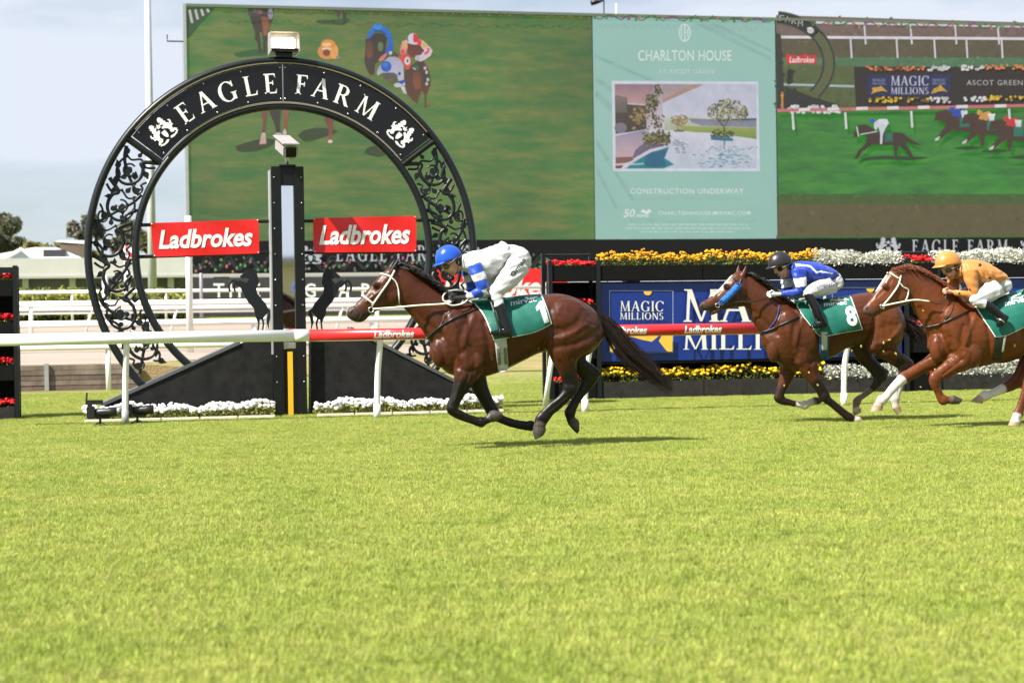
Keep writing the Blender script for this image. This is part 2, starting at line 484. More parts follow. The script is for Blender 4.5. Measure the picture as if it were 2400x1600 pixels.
def build_ground():
    xs = [-900, XE, XE + 2.5, 900]
    rows = [(-120, 0, 0), (36.0, 0, 0), (38.62, 0.0, 0.30), (38.66, 0.515, 0.31), (40.6, terr(40.6), terr(40.6)), (55, terr(55), terr(55)), (70, terr(70), terr(70)), (95, 1.6, 1.6), (2500, 1.6, 1.6)]
    v = [(x, y, (zl if i < 2 else zr)) for (y, zl, zr) in rows for i, x in enumerate(xs)]
    f = [(r * 4 + c, r * 4 + c + 1, (r + 1) * 4 + c + 1, (r + 1) * 4 + c) for r in range(len(rows) - 1) for c in range(3)]
    me = bpy.data.meshes.new('ground'); me.from_pydata(v, [], f); me.materials.append(ground_material())
    tag(link('ground', me), kind='structure')
    M_sand = mat('sand', (0.30, 0.245, 0.205), 0.95, var=0.14, vscale=1.2, stretch=(0.25, 1.6, 1), bump=0.3, bscale=12)
    me = bpy.data.meshes.new('sand_track')
    rows = [(39.0, 0), (41.2, 1), (55, 1), (63.5, 1)]
    v = []
    for y, r in rows:
        for x in (-300, XE, XE + 2.5, 300): v.append((x, y if (r or x <= XE) else 41.0, terr(y if (r or x <= XE) else 41.0) + 0.012))
    f = [(r * 4 + c, r * 4 + c + 1, (r + 1) * 4 + c + 1, (r + 1) * 4 + c) for r in range(len(rows) - 1) for c in range(3)]
    me.from_pydata(v, [], f); me.materials.append(M_sand)
    tag(link('sand_track', me), kind='structure')
build_ground()

# turf blades in the part of the track the camera sees close up
def build_grass():
    def grass_mat():
        m = bpy.data.materials.new('grass_blades'); m.use_nodes = True; nt = m.node_tree; b = nt.nodes['Principled BSDF']; L = nt.links.new
        b.inputs['Roughness'].default_value = 0.5; b.inputs['Specular IOR Level'].default_value = 0.35
        at = nt.nodes.new('ShaderNodeAttribute'); at.attribute_name = 'Col'
        ge = nt.nodes.new('ShaderNodeNewGeometry')
        n = nt.nodes.new('ShaderNodeTexNoise'); n.inputs['Scale'].default_value = 1.1; n.inputs['Detail'].default_value = 5
        L(ge.outputs['Position'], n.inputs['Vector'])
        r = nt.nodes.new('ShaderNodeValToRGB'); e = r.color_ramp.elements
        e[0].position = 0.32; e[0].color = (0.84, 0.92, 0.76, 1); e[1].position = 0.68; e[1].color = (1.10, 1.06, 1.12, 1)
        L(n.outputs['Fac'], r.inputs['Fac'])
        mx = nt.nodes.new('ShaderNodeMixRGB'); mx.blend_type = 'MULTIPLY'; mx.inputs[0].default_value = 1
        L(at.outputs['Color'], mx.inputs[1]); L(r.outputs['Color'], mx.inputs[2]); L(mx.outputs['Color'], b.inputs['Base Color'])
        n2 = nt.nodes.new('ShaderNodeTexNoise'); n2.inputs['Scale'].default_value = 13; n2.inputs['Detail'].default_value = 4; L(ge.outputs['Position'], n2.inputs['Vector'])
        r2 = nt.nodes.new('ShaderNodeMapRange'); r2.inputs['From Min'].default_value = .32; r2.inputs['From Max'].default_value = .62; r2.inputs['To Min'].default_value = .66; r2.inputs['To Max'].default_value = 1.06; L(n2.outputs['Fac'], r2.inputs['Value'])
        m2 = nt.nodes.new('ShaderNodeMixRGB'); m2.blend_type = 'MULTIPLY'; m2.inputs[0].default_value = 1; L(mx.outputs['Color'], m2.inputs[1]); L(r2.outputs['Result'], m2.inputs[2]); mx = m2; L(mx.outputs['Color'], b.inputs['Base Color'])
        tr = nt.nodes.new('ShaderNodeBsdfTranslucent'); L(mx.outputs['Color'], tr.inputs['Color'])
        ms = nt.nodes.new('ShaderNodeMixShader'); ms.inputs[0].default_value = 0.36
        L(b.outputs[0], ms.inputs[1]); L(tr.outputs[0], ms.inputs[2]); L(ms.outputs[0], nt.nodes['Material Output'].inputs['Surface'])
        return m
    gm = grass_mat()
    patches = []
    for k in range(3):
        N = 11500
        x = rng.uniform(-.54, .54, N); y = rng.uniform(-.54, .54, N)
        cl = 0.5 + 0.5 * np.sin(x * 9 + k) * np.cos(y * 11 + 2 * k)
        h = rng.uniform(.020, .042, N) * (0.8 + 0.35 * cl)
        a = rng.uniform(0, 2 * np.pi, N); ln = rng.uniform(.1, .85, N) * h
        dx, dy = np.cos(a), np.sin(a); w = rng.uniform(.0011, .0023, N)
        wa = a + np.pi / 2 + rng.uniform(-.6, .6, N)
        wx, wy = np.cos(wa) * w, np.sin(wa) * w
        z0 = np.zeros(N)
        v = np.stack([np.stack([x - wx, y - wy, z0], 1), np.stack([x + wx, y + wy, z0], 1),
                      np.stack([x + dx * ln * .35 + wx * .8, y + dy * ln * .35 + wy * .8, h * .62], 1), np.stack([x + dx * ln * .35 - wx * .8, y + dy * ln * .35 - wy * .8, h * .62], 1),
                      np.stack([x + dx * ln, y + dy * ln, h], 1)], 1).reshape(-1, 3)
        b = np.arange(N) * 5
        me = bpy.data.meshes.new('grass_patch')
        f = [(i, i + 1, i + 2, i + 3) for i in b] + [(i + 3, i + 2, i + 4) for i in b]
        me.from_pydata(v.tolist(), [], f); me.materials.append(gm)
        t = rng.uniform(0, 1, N)[:, None]; dry = (rng.uniform(0, 1, N) < .08)[:, None]
        c = np.array([[.236, .322, .036]]) * (1 - t) + np.array([[.58, .61, .160]]) * t
        c = np.where(dry, np.array([[.52, .46, .20]]), c)
        c = np.repeat(c, 5, 0)
        at = me.color_attributes.new('Col', 'FLOAT_COLOR', 'POINT')
        at.data.foreach_set('color', np.concatenate([c, np.ones((len(c), 1))], 1).astype(np.float32).ravel())
        o = bpy.data.objects.new('grass_patch', me); patches.append(o)
    pts = []
    yy = 3.8
    while yy < 37.0:
        for xx in np.arange(-22, 30, 0.95):
            D = xx * math.sin(YAW) + yy * math.cos(YAW); la = xx * math.cos(YAW) - yy * math.sin(YAW)
            if D > 4.0 and abs(la) < D * 0.40 + 1.6:
                pts.append((xx + random.uniform(-.05, .05), yy + random.uniform(-.05, .05), (yy - 36) / 2.62 * .29 if yy > 36 and xx > XE else 0.0))
        yy += 0.95
    me = bpy.data.meshes.new('grass'); me.from_pydata(pts, [], []); me.materials.append(gm)
    o = link('grass', me)
    tag(o, 'short light green mown turf covering the race track', 'grass', kind='stuff')
    ng = bpy.data.node_groups.new('grass_scatter', 'GeometryNodeTree')
    ng.interface.new_socket('Geometry', in_out='INPUT', socket_type='NodeSocketGeometry')
    ng.interface.new_socket('Geometry', in_out='OUTPUT', socket_type='NodeSocketGeometry')
    N = ng.nodes.new
    gi, go, ip, gi2 = N('NodeGroupInput'), N('NodeGroupOutput'), N('GeometryNodeInstanceOnPoints'), N('GeometryNodeGeometryToInstance')
    for p in patches:
        oi = N('GeometryNodeObjectInfo'); oi.inputs['Object'].default_value = p
        ng.links.new(oi.outputs['Geometry'], gi2.inputs[0])
    rv = N('FunctionNodeRandomValue'); rv.data_type = 'INT'; rv.inputs['Min'].default_value = 0; rv.inputs['Max'].default_value = 3
    mu = N('ShaderNodeMath'); mu.operation = 'MULTIPLY'; mu.inputs[1].default_value = math.pi / 2
    cx = N('ShaderNodeCombineXYZ')
    ri = N('FunctionNodeRandomValue'); ri.data_type = 'INT'; ri.inputs['Min'].default_value = 0; ri.inputs['Max'].default_value = 2; ri.inputs['Seed'].default_value = 5
    L = ng.links.new
    rvo = [s for s in rv.outputs if s.enabled][0]; rio = [s for s in ri.outputs if s.enabled][0]
    L(gi.outputs[0], ip.inputs['Points']); L(gi2.outputs[0], ip.inputs['Instance']); ip.inputs['Pick Instance'].default_value = True
    L(rio, ip.inputs['Instance Index']); L(rvo, mu.inputs[0]); L(mu.outputs[0], cx.inputs['Z']); L(cx.outputs[0], ip.inputs['Rotation'])
    L(ip.outputs[0], go.inputs[0])
    md = o.modifiers.new('scatter', 'NODES'); md.node_group = ng
build_grass()

# ------------------------------------------------------------------ retaining wall
def build_wall():
    M_sl = mat('weathered_sleeper', (0.20, 0.155, 0.115), 0.9, var=0.5, vscale=2.2, stretch=(1, 1, 0.35), bump=0.5, bscale=14, var2=(0.075, 0.058, 0.048))
    M_sl2 = mat('weathered_sleeper_pale', (0.26, 0.21, 0.165), 0.9, var=0.5, vscale=2.7, stretch=(1, 1, 0.35), bump=0.5, bscale=14, var2=(0.10, 0.08, 0.065))
    xp = [P(110, 900, 38.5).x + 2.45 * k for k in range(-3, 3)]
    xp = [x for x in xp if x < XE] + [XE]
    root = empty('retaining_wall', (xp[0], 38.5, 0), 'low wall of weathered brown timber sleepers along the sand track', 'wall')
    for i in range(len(xp) - 1):
        for r in range(5):
            mb = MB(); z0 = 0.002 + r * 0.106
            mb.bx(xp[i] + .03, xp[i + 1] - .03, 38.50 + random.uniform(0, .012), 38.60, z0, z0 + .101, bev=.006)
            mb.build('sleeper', random.choice([M_sl, M_sl2]), root)
    for x in xp[:-1]:
        MB().bx(x - .045, x + .045, 38.44, 38.53, 0, .57, bev=.006).build('post', M_grey, root)
build_wall()

# ------------------------------------------------------------------ far running rails
def far_rail(Y, z, r, x0, x1, step, base, label, under=None, slant=0.0, ph=0.0, m=None):
    m = m or M_railwhite
    root = empty('track_rail', (x0, Y, base), label, 'rail', 'white rails of the inner tracks')
    MB().tube([(x0, Y, z), (x1, Y, z)], r, 12).build('rail', m, root, smooth=True)
    if under: MB().tube([(x0, Y + .05, under), (x1, Y + .05, under)], r * .8, 10).build('lower_rail', m, root, smooth=True)
    x = x0 + ph
    while x < x1:
        MB().tube([(x + slant, Y + .08, base - .1), (x, Y + .02, z)], r * .72, 10).build('post', m, root, smooth=True)
        x += step
xl = lambda px, Y: P(px, 760, Y).x
far_rail(37.7, P(150, 812, 37.7).z, .075, xl(-60, 37.7), xl(1290, 37.7), 3.6, 0.0, 'low white rail in front of the sleeper wall', ph=xl(252, 37.7) - xl(-60, 37.7) - 3.6 * 1)
far_rail(44.0, P(100, 760, 44).z, .078, xl(-60, 44), xl(1330, 44), 2.9, terr(44), 'thick white rail just above the foreground rail, beyond the sand', slant=.2, ph=.7)
far_rail(51.0, P(100, 713, 51).z, .085, xl(-60, 51), xl(1330, 51), 3.2, terr(51), 'thick white rail second from the top of the far rails', ph=1.5)
far_rail(57.0, P(100, 725, 57).z, .06, xl(-60, 57), xl(1330, 57), 2.6, terr(57), 'thin double white rail with slanted posts across the sand', under=P(100, 734, 57).z, slant=-.22, ph=.9)
far_rail(65.0, P(100, 685, 65).z, .062, xl(-60, 65), xl(1330, 65), 3.25, terr(65), 'topmost and farthest of the white rails, before the hedge', ph=xl(170, 65) - xl(-60, 65) - 3.25)

def white_post(px, y0, y1, Y, w, label, m=None):
    a, b = P(px, y0, Y), P(px, y1, Y)
    o = MB().tube([(a.x, Y, terr(Y) - .05), (a.x, Y, a.z - .02), (a.x, Y, a.z)], [w / 2, w / 2, w / 2 * .8], 14).build('white_post', m or M_railwhite, None, smooth=True)
    tag(o, label, 'post', 'posts standing among the far rails')
    return o
white_post(441, 506, 845, 43.0, .165, 'tall thick white post by the left edge of the big screen')
white_post(246, 645, 772, 60.0, .20, 'short white post behind the left side of the arch')
white_post(297, 580, 772, 60.0, .20, 'white post carrying the red and white round board')
white_post(471, 640, 772, 62.0, .12, 'thin grey post right of the tall white post', M_grey)
c = P(294, 592, 59.8)
rb = MB()
rb.curcol = lin(225, 40, 40)
for k in range(24):
    a0, a1 = 2 * math.pi * k / 24, 2 * math.pi * (k + 1) / 24
    rb.curcol = lin(228, 40, 38) if (k // 3) % 2 else lin(240, 235, 235)
    q = [c + Vector((math.cos(a) * r, 0, math.sin(a) * r)) for a, r in ((a0, .24), (a1, .24), (a1, .11), (a0, .11))]
    rb.prism(q, (0, .05, 0))
tag(rb.build('round_board', M_boardink, None, colattr=True), 'red and white ring shaped board on a white post', 'board')

# tall light mast
a = P(358, 700, 80)
mm = MB()
mm.tube([(a.x, 80, 1.5), (a.x, 80, 8), (a.x - .02, 80, 22)], [.20, .17, .11], 18)
mast = empty('light_mast', (a.x, 80, 1.5), 'tall tapering pale grey mast behind the arch, left of the screen', 'mast')
mm.build('pole', mat('mast_paint', (0.52, 0.54, 0.55), 0.45, var=.06, vscale=2), mast, smooth=True)
MB().bx(a.x - .35, a.x + .35, 79.65, 80.35, 1.4, 1.75).build('footing', M_grey, mast)
MB().bx(a.x - .9, a.x + .9, 79.85, 80.1, 21.9, 22.3).build('lamp_head', M_grey, mast)
# distant lamp whose head rises over the screen
s = P(1400, 6, 82)
sl = empty('street_lamp', (s.x + .3, 82, 1.5), 'small dark lamp head sticking up above the screen top', 'lamp')
MB().tube([(s.x + .32, 82, 1.5), (s.x + .32, 82, s.z + .1)], .03, 8).build('pole', M_slate, sl, smooth=True)
MB().tube([(s.x + .34, 82, s.z + .1), (s.x, 82, s.z + .02), (s.x - .3, 82, s.z - .04)], [.03, .10, .13], 8).build('lamp_head', M_slate, sl, smooth=True)
s2 = P(1444, 10, 82)
tag(MB().tube([(s2.x, 82, s2.z - 4), (s2.x, 82, s2.z)], [.035, .03], 8).build('white_pole', M_white, None, smooth=True), 'short white pole tip above the screen beside the lamp head', 'pole')

# ------------------------------------------------------------------ foliage helpers
def leaf_cloud(mb, centres, n, size, cols, flat=0.0):
    """n leaf faces spread through a list of (centre, radii)"""
    w = np.array([c[1][0] * c[1][1] * c[1][2] for c in centres]) ** 0.7; w /= w.sum()
    idx = rng.choice(len(centres), n, p=w)
    for i in idx:
        c, r = centres[i]
        d = rng.normal(size=3); d /= np.linalg.norm(d); d *= rng.uniform(.45, 1.0) ** .5
        p = Vector((c[0] + d[0] * r[0], c[1] + d[1] * r[1], c[2] + d[2] * r[2]))
        a = Vector(rng.normal(size=3)).normalized(); b = a.cross(Vector(rng.normal(size=3))).normalized()
        s = size * rng.uniform(.6, 1.4)
        k = rng.uniform(0, 1); ca = cols[int(rng.integers(len(cols)))]
        mb.curcol = tuple(x * (0.75 + .5 * k) for x in ca)
        mb.add([p - a * s, p + b * s * .45, p + a * s, p - b * s * .45], [(0, 1, 2, 3)])
M_leaf = mat('leaves', attr=True, rough=0.55, transl=0.3, spec=.3)
M_bark = mat('bark', (0.12, 0.09, 0.07), 0.9, var=.3, vscale=4, bump=.4, bscale=20)

def tree(px, base_y, Y, blobs, label, cols, n, size, trunk_top, z0=1.5, lean=0):
    b = P(px, base_y, Y)
    root = empty('tree', (b.x, Y, z0), label, 'tree', 'trees behind the white roofed building')
    t = P(px + lean, trunk_top, Y)
    tb = MB()
    tb.tube([(b.x, Y, z0 - .2), ((b.x + t.x) / 2 + .2, Y, (z0 + t.z) / 2), (t.x, Y, t.z)], [.45, .32, .16], 9)
    cs = []
    for (cx, cy, rx, ry) in blobs:
        c = P(cx, cy, Y + random.uniform(-1.2, 1.2)); sc_ = F / Y
        tb.tube([((b.x + t.x) / 2, Y, (z0 + t.z) / 2 + .6), (c.x * .5 + t.x * .5 + .2, Y, c.z * .6 + t.z * .4), (c.x, c.y, c.z)], [.2, .11, .04], 6)
        cs.append(((c.x, c.y, c.z), (rx / sc_, (rx + ry) / 2 / sc_, ry / sc_)))
    tb.build('trunk', M_bark, root, smooth=True)
    lb = MB(); leaf_cloud(lb, cs, n, size, cols)
    lb.build('crown', M_leaf, root, colattr=True)
dk = [(.085, .10, .065), (.12, .135, .08), (.15, .16, .10), (.19, .18, .12)]  # crown colours lifted and greyed to carry distance haze
dk2 = [(.15, .14, .11), (.19, .17, .13), (.24, .22, .17)]
yg = [(.10, .11, .03), (.15, .14, .04), (.20, .17, .05)]
tree(14, 620, 150, [(22, 530, 24, 18), (4, 525, 16, 12), (34, 524, 14, 12), (12, 512, 14, 8)], 'umbrella shaped dark tree at the far left over the white roof', dk, 1900, .30, 540)
tree(20, 640, 140, [(10, 580, 28, 20), (42, 574, 18, 14), (-20, 566, 26, 24), (56, 592, 10, 10)], 'dense dark green tree below the umbrella shaped tree, far left', dk, 3000, .35, 570)
tree(190, 620, 150, [(172, 532, 12, 13), (186, 549, 14, 8), (205, 524, 13, 20), (216, 510, 11, 10), (230, 542, 14, 18), (166, 547, 7, 8)], 'sparse brownish tree behind the left rim of the arch', dk2 + dk[:2], 1000, .30, 540)
tree(296, 640, 140, [(300, 545, 22, 26), (325, 560, 18, 22), (280, 575, 20, 16), (345, 570, 14, 18)], 'green tree seen through the scrollwork left of the red banner', dk + yg, 2600, .34, 560)
def bush_row(px0, px1, y_of, Y, zb, label, cols, n, size, name='hedge', cat='hedge'):
    lb = MB(); cs = []
    for px in np.linspace(px0, px1, 26):
        top = P(px, y_of(px) + random.uniform(-3, 4), Y)
        h = top.z - zb
        cs.append(((top.x, Y + random.uniform(-.3, .3), zb + h / 2), ((px1 - px0) / 24 * Y / F, .9, h / 2)))
    leaf_cloud(lb, cs, n, size, cols)
    core = MB()
    root = empty(name, (cs[0][0][0], Y, zb), label, cat)
    lb.build('foliage', M_leaf, root, colattr=True)
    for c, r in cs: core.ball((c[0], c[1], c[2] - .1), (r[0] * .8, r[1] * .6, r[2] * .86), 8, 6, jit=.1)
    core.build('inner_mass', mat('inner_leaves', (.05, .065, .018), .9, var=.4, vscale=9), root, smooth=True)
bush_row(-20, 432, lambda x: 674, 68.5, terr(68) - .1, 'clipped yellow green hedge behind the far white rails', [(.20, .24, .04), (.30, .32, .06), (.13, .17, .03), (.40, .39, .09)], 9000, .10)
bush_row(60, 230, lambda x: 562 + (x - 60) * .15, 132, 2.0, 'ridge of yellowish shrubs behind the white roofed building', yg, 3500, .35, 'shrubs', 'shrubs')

# ------------------------------------------------------------------ pavilion at the left
def build_pavilion():
    Y = 98.0
    x0, x1 = P(-140, 650, Y).x, P(470, 650, Y).x
    z = lambda py: P(100, py, Y).z
    root = empty('pavilion', (x0, Y, 1.5), 'long low building with a pale grey fascia and dark glazed front', 'building')
    m1 = mat('fascia_paint', (0.50, 0.50, 0.47), .6, var=.05, vscale=1)
    m2 = mat('tinted_wall', (0.10, 0.10, 0.085), .35, var=.2, vscale=.6)
    MB().bx(x0, x1, Y - .6, Y + 14, z(648), z(606)).build('fascia', m1, root)
    MB().bx(x0, x1, Y - .75, Y + .2, z(653), z(648.5)).build('gutter', mat('gutter', (.42, .41, .38), .5), root)
    MB().bx(x0, x1, Y + .1, Y + 13, 1.4, z(648) - .003).build('wall', m2, root)
    for px in (-60, 60, 170, 285, 400):
        q = P(px, 660, Y); MB().bx(q.x - .16, q.x + .16, Y - .3, Y + .08, 1.4, z(653) - .003).build('column', m1, root)
    # white hipped roof rising behind the fascia
    Yb = 112.0
    r2 = empty('clubhouse', (P(60, 600, Yb).x, Yb, 1.5), 'white metal hipped roof building with a dark louvre, rising behind the grey fascia', 'building')
    m3 = mat('white_roof', (0.66, 0.66, 0.66), .5, var=.05, vscale=.5)
    q = lambda px, py, yy=Yb: P(px, py, yy)
    a, b_, c_, d = q(-60, 606), q(192, 604), q(124, 570), q(70, 570)
    bk = Vector((0, 12, 0)); top = Vector((0, 6, 0)); dn = Vector((0, 0, -1.2))
    mb = MB()
    V_ = [a, b_, c_ + top, d + top, a + bk, b_ + bk]
    mb.add(V_, [(0, 1, 2, 3), (1, 5, 2), (5, 4, 3, 2), (4, 0, 3), (0, 4, 5, 1)])
    mb.build('roof', m3, r2)
    MB().bx(a.x, b_.x, Yb + .5, Yb + 11, 1.4, a.z - .01).build('wall', m1, r2)
    l0, l1 = q(102, 586, Yb + 1.2), q(154, 604, Yb + 1.2)
    MB().bx(l0.x, l1.x, Yb + .6, Yb + 4, l1.z, l0.z).build('louvre', mat('louvre', (.03, .03, .035), .6), r2)
    g = [q(12, 606, Yb - .5), q(78, 606, Yb - .5), q(50, 586, Yb - .5)]
    MB().prism(g, (0, .8, 0)).build('gable_glass', mat('pale_glass', (.30, .36, .36), .15, var=.2, vscale=2), r2)
    MB().tube([q(8, 608, Yb - .6), q(50, 584, Yb - .6), q(82, 608, Yb - .6)], .14, 6).build('gable_trim', m3, r2)
    Yc = 125.0
    r3 = empty('white_shed', (P(170, 590, Yc).x, Yc, 1.5), 'far white low pitched roof beside the arch rim', 'building')
    e = [P(128, 566, Yc), P(208, 572, Yc), P(196, 556, Yc), P(134, 556, Yc)]
    mb = MB(); up = Vector((0, 5, 0)); mb.add([e[0], e[1], e[2] + up, e[3] + up, e[0] + up * 2, e[1] + up * 2], [(0, 1, 2, 3), (1, 5, 2), (5, 4, 3, 2), (4, 0, 3), (0, 4, 5, 1)])
    mb.build('roof', m3, r3)
    MB().bx(e[0].x + .3, e[1].x - .3, Yc + .6, Yc + 9, 1.4, e[1].z - .01).build('wall', mat('pink_wall', (.42, .30, .25), .8), r3)
build_pavilion()

def build_stand():
    root = empty('spectator_stand', (8, -40, 0), 'cream and grey spectator stand reflected in the winning post mirror', 'stand')
    MB().bx(-14, 34, -46, -40, 2.55, 4.3).build('upper_wall', mat('stand_cream', (.62, .50, .33), .7), root)
    MB().bx(-14, 34, -46, -40.1, 2.1, 2.547).build('gap', mat('stand_dark', (.05, .05, .05), .7), root)
    MB().bx(-14, 34, -46, -39.6, .9, 2.097).build('terrace', mat('stand_grey', (.34, .32, .31), .8), root)
    MB().bx(-14, 34, -46, -39.2, 0, .897).build('plinth', mat('stand_plinth', (.16, .15, .14), .8), root)
    MB().bx(-14.5, 34.5, -46.5, -39.4, 4.303, 4.65).build('roof_edge', mat('stand_roof', (.26, .26, .27), .6), root)
build_stand()
# ------------------------------------------------------------------ big video screen
YS = 71.0
class Canvas:
    """flat print measured on the plane Y, each new shape a hair in front of the last"""
    def __init__(s, Y, step=0.004, T=None):
        s.mb = MB(); s.Y = Y; s.k = 0; s.dab = 0; s.step = step; s.T = T or (lambda x, y: (x, y))
    def q(s, x, y):
        px, py = s.T(x, y); return P(px, py, s.Y - s.k * s.step)
    def poly(s, pts, col, smooth=0):
        s.k += 1; s.mb.curcol = lin(*col)
        if smooth: pts = smoothline(list(pts) + [pts[0]], smooth)[:-1]
        s.mb.poly([s.q(*p) for p in pts])
        if s.dab: s.dabs(pts, col)
        return s
    def grad(s, pts, c0, c1):
        s.k += 1; a = np.array(pts, float); y0, y1 = a[:, 1].min(), a[:, 1].max()
        l0, l1 = np.array(lin(*c0)), np.array(lin(*c1)); b = len(s.mb.v)
        s.mb.poly([s.q(*p) for p in pts])
        for i, p in enumerate(pts): s.mb.c[b + i] = tuple(l0 + (l1 - l0) * (p[1] - y0) / max(y1 - y0, 1e-6))
        return s
    def dabs(s, pts, col):
        a = np.array(pts, float); x0, y0 = a.min(0); x1, y1 = a.max(0); nx, ny = np.roll(a, -1, 0).T; ar = abs(np.sum(a[:, 0] * ny - nx * a[:, 1])) / 2
        n = int(min(150, ar / s.dab))
        k0 = s.k; r0 = math.sqrt(s.dab)
        for _ in range(n):
            x, y = random.uniform(x0, x1), random.uniform(y0, y1); ins = False; j = len(pts) - 1
            for i in range(len(pts)):
                if (pts[i][1] > y) != (pts[j][1] > y) and x < (pts[j][0] - pts[i][0]) * (y - pts[i][1]) / (pts[j][1] - pts[i][1]) + pts[i][0]: ins = not ins
                j = i
            if not ins: continue
            g = random.gauss(1, .06) * (1.08 - .16 * (y - y0) / max(y1 - y0, 1)); s.k += .25
            s.mb.curcol = lin(*[max(0, min(255, c * g + random.uniform(-6, 6))) for c in col])
            rx, ry, t = r0 * random.uniform(.4, 1.0), r0 * random.uniform(.25, .6), random.uniform(0, 3.1)
            s.mb.poly([s.q(x + rx * math.cos(u) * math.cos(t) - ry * math.sin(u) * math.sin(t), y + rx * math.cos(u) * math.sin(t) + ry * math.sin(u) * math.cos(t)) for u in (0, 1.05, 2.1, 3.14, 4.2, 5.25)])
    def ell(s, cx, cy, rx, ry, col, rot=0, n=16):
        c, sn = math.cos(rot), math.sin(rot)
        return s.poly([(cx + rx * math.cos(a) * c - ry * math.sin(a) * sn, cy + rx * math.cos(a) * sn + ry * math.sin(a) * c) for a in [2 * math.pi * i / n for i in range(n)]], col)
    def line(s, pts, w, col):
        s.k += 1; s.mb.curcol = lin(*col)
        n = len(pts); L, R = [], []
        for i in range(n):
            a, b = pts[max(i - 1, 0)], pts[min(i + 1, n - 1)]
            dx, dy = b[0] - a[0], b[1] - a[1]; l = math.hypot(dx, dy) or 1
            ww = w[i] if isinstance(w, (list, tuple)) else w
            L.append((pts[i][0] - dy / l * ww / 2, pts[i][1] + dx / l * ww / 2)); R.append((pts[i][0] + dy / l * ww / 2, pts[i][1] - dx / l * ww / 2))
        vs = [s.q(*p) for p in L] + [s.q(*p) for p in R]
        s.mb.add(vs, [(i, i + 1, n + i + 1, n + i) for i in range(n - 1)]); return s
    def rect(s, x0, y0, x1, y1, col): return s.poly([(x0, y1), (x1, y1), (x1, y0), (x0, y0)], col)
    def text(s, t, x0, y0, x1, y1, col, **k):
        s.k += 1; s.mb.curcol = lin(*col)
        put_text(s.mb, t, lambda u, v: s.q(x0 + (x1 - x0) * u, y1 + (y0 - y1) * v), **k); return s
    def roman(s, t, x0, y0, x1, y1, col, gap=.1):
        s.mb.curcol = lin(*col); w, ps = roman(t, gap)
        for i, p in enumerate(ps):
            s.k += 0.25; s.mb.poly([s.q(x0 + (x1 - x0) * x / w, y1 + (y0 - y1) * y) for x, y in p])
        s.k += 1; return s

REAR = [(905, 358), (850, 378), (800, 410), (744, 455), (758, 488), (800, 477), (852, 490), (836, 522), (780, 562), (750, 590), (790, 690), (850, 780), (915, 850), (925, 930), (950, 985), (968, 1030), (955, 1130), (975, 1130), (985, 1040), (990, 990), (1010, 985), (1025, 1040), (1012, 1130), (1032, 1130), (1045, 1030), (1030, 970), (1070, 920), (1100, 890), (1075, 960), (1070, 1020), (1105, 1125), (1100, 1040), (1120, 950), (1140, 930), (1140, 885), (1090, 850), (1060, 790), (1000, 720), (955, 660), (945, 600), (975, 545), (965, 470), (950, 410), (935, 375)]
REAR_LEG1 = [(800, 545), (770, 540), (735, 535), (690, 545), (680, 590), (695, 640), (685, 645), (665, 590), (675, 535), (735, 512), (790, 520)]
REAR_LEG2 = [(780, 575), (735, 550), (700, 535), (660, 510), (640, 540), (618, 590), (628, 645), (612, 640), (602, 590), (625, 535), (655, 498), (710, 520), (790, 545)]
def crest_polys():
    """heraldic badge: two rearing supporters, crowned shield and scroll, in a unit box (u -.5...5, v 0..1)"""
    out = []
    half = [[(.10, .86), (.15, .97), (.23, 1.0), (.30, .93), (.27, .88), (.33, .84), (.28, .80), (.34, .70), (.30, .66), (.37, .60), (.38, .48), (.46, .50), (.47, .42), (.38, .40), (.36, .30), (.42, .26), (.47, .18), (.40, .14), (.34, .20), (.27, .18), (.20, .26), (.24, .36), (.20, .46), (.12, .52), (.05, .58), (.08, .64), (.16, .62), (.18, .68), (.10, .72), (.09, .77), (.17, .78)],
            [(.36, .52), (.44, .60), (.42, .70), (.49, .66), (.50, .56), (.44, .50)], [(.03, .08), (.16, .03), (.34, .05), (.46, .12), (.40, .14), (.26, .10), (.10, .14)]]
    for sg in (-1, 1):
        for p in half: out.append([(sg * u, v) for u, v in (p if sg > 0 else p[::-1])])
    out.append([(-.085, .48), (.085, .48), (.085, .32), (.05, .22), (0, .17), (-.05, .22), (-.085, .32)])
    out.append([(-.06, .66), (.06, .66), (.085, .80), (.04, .74), (0, .86), (-.04, .74), (-.085, .80)])
    return out
CREST = crest_polys()

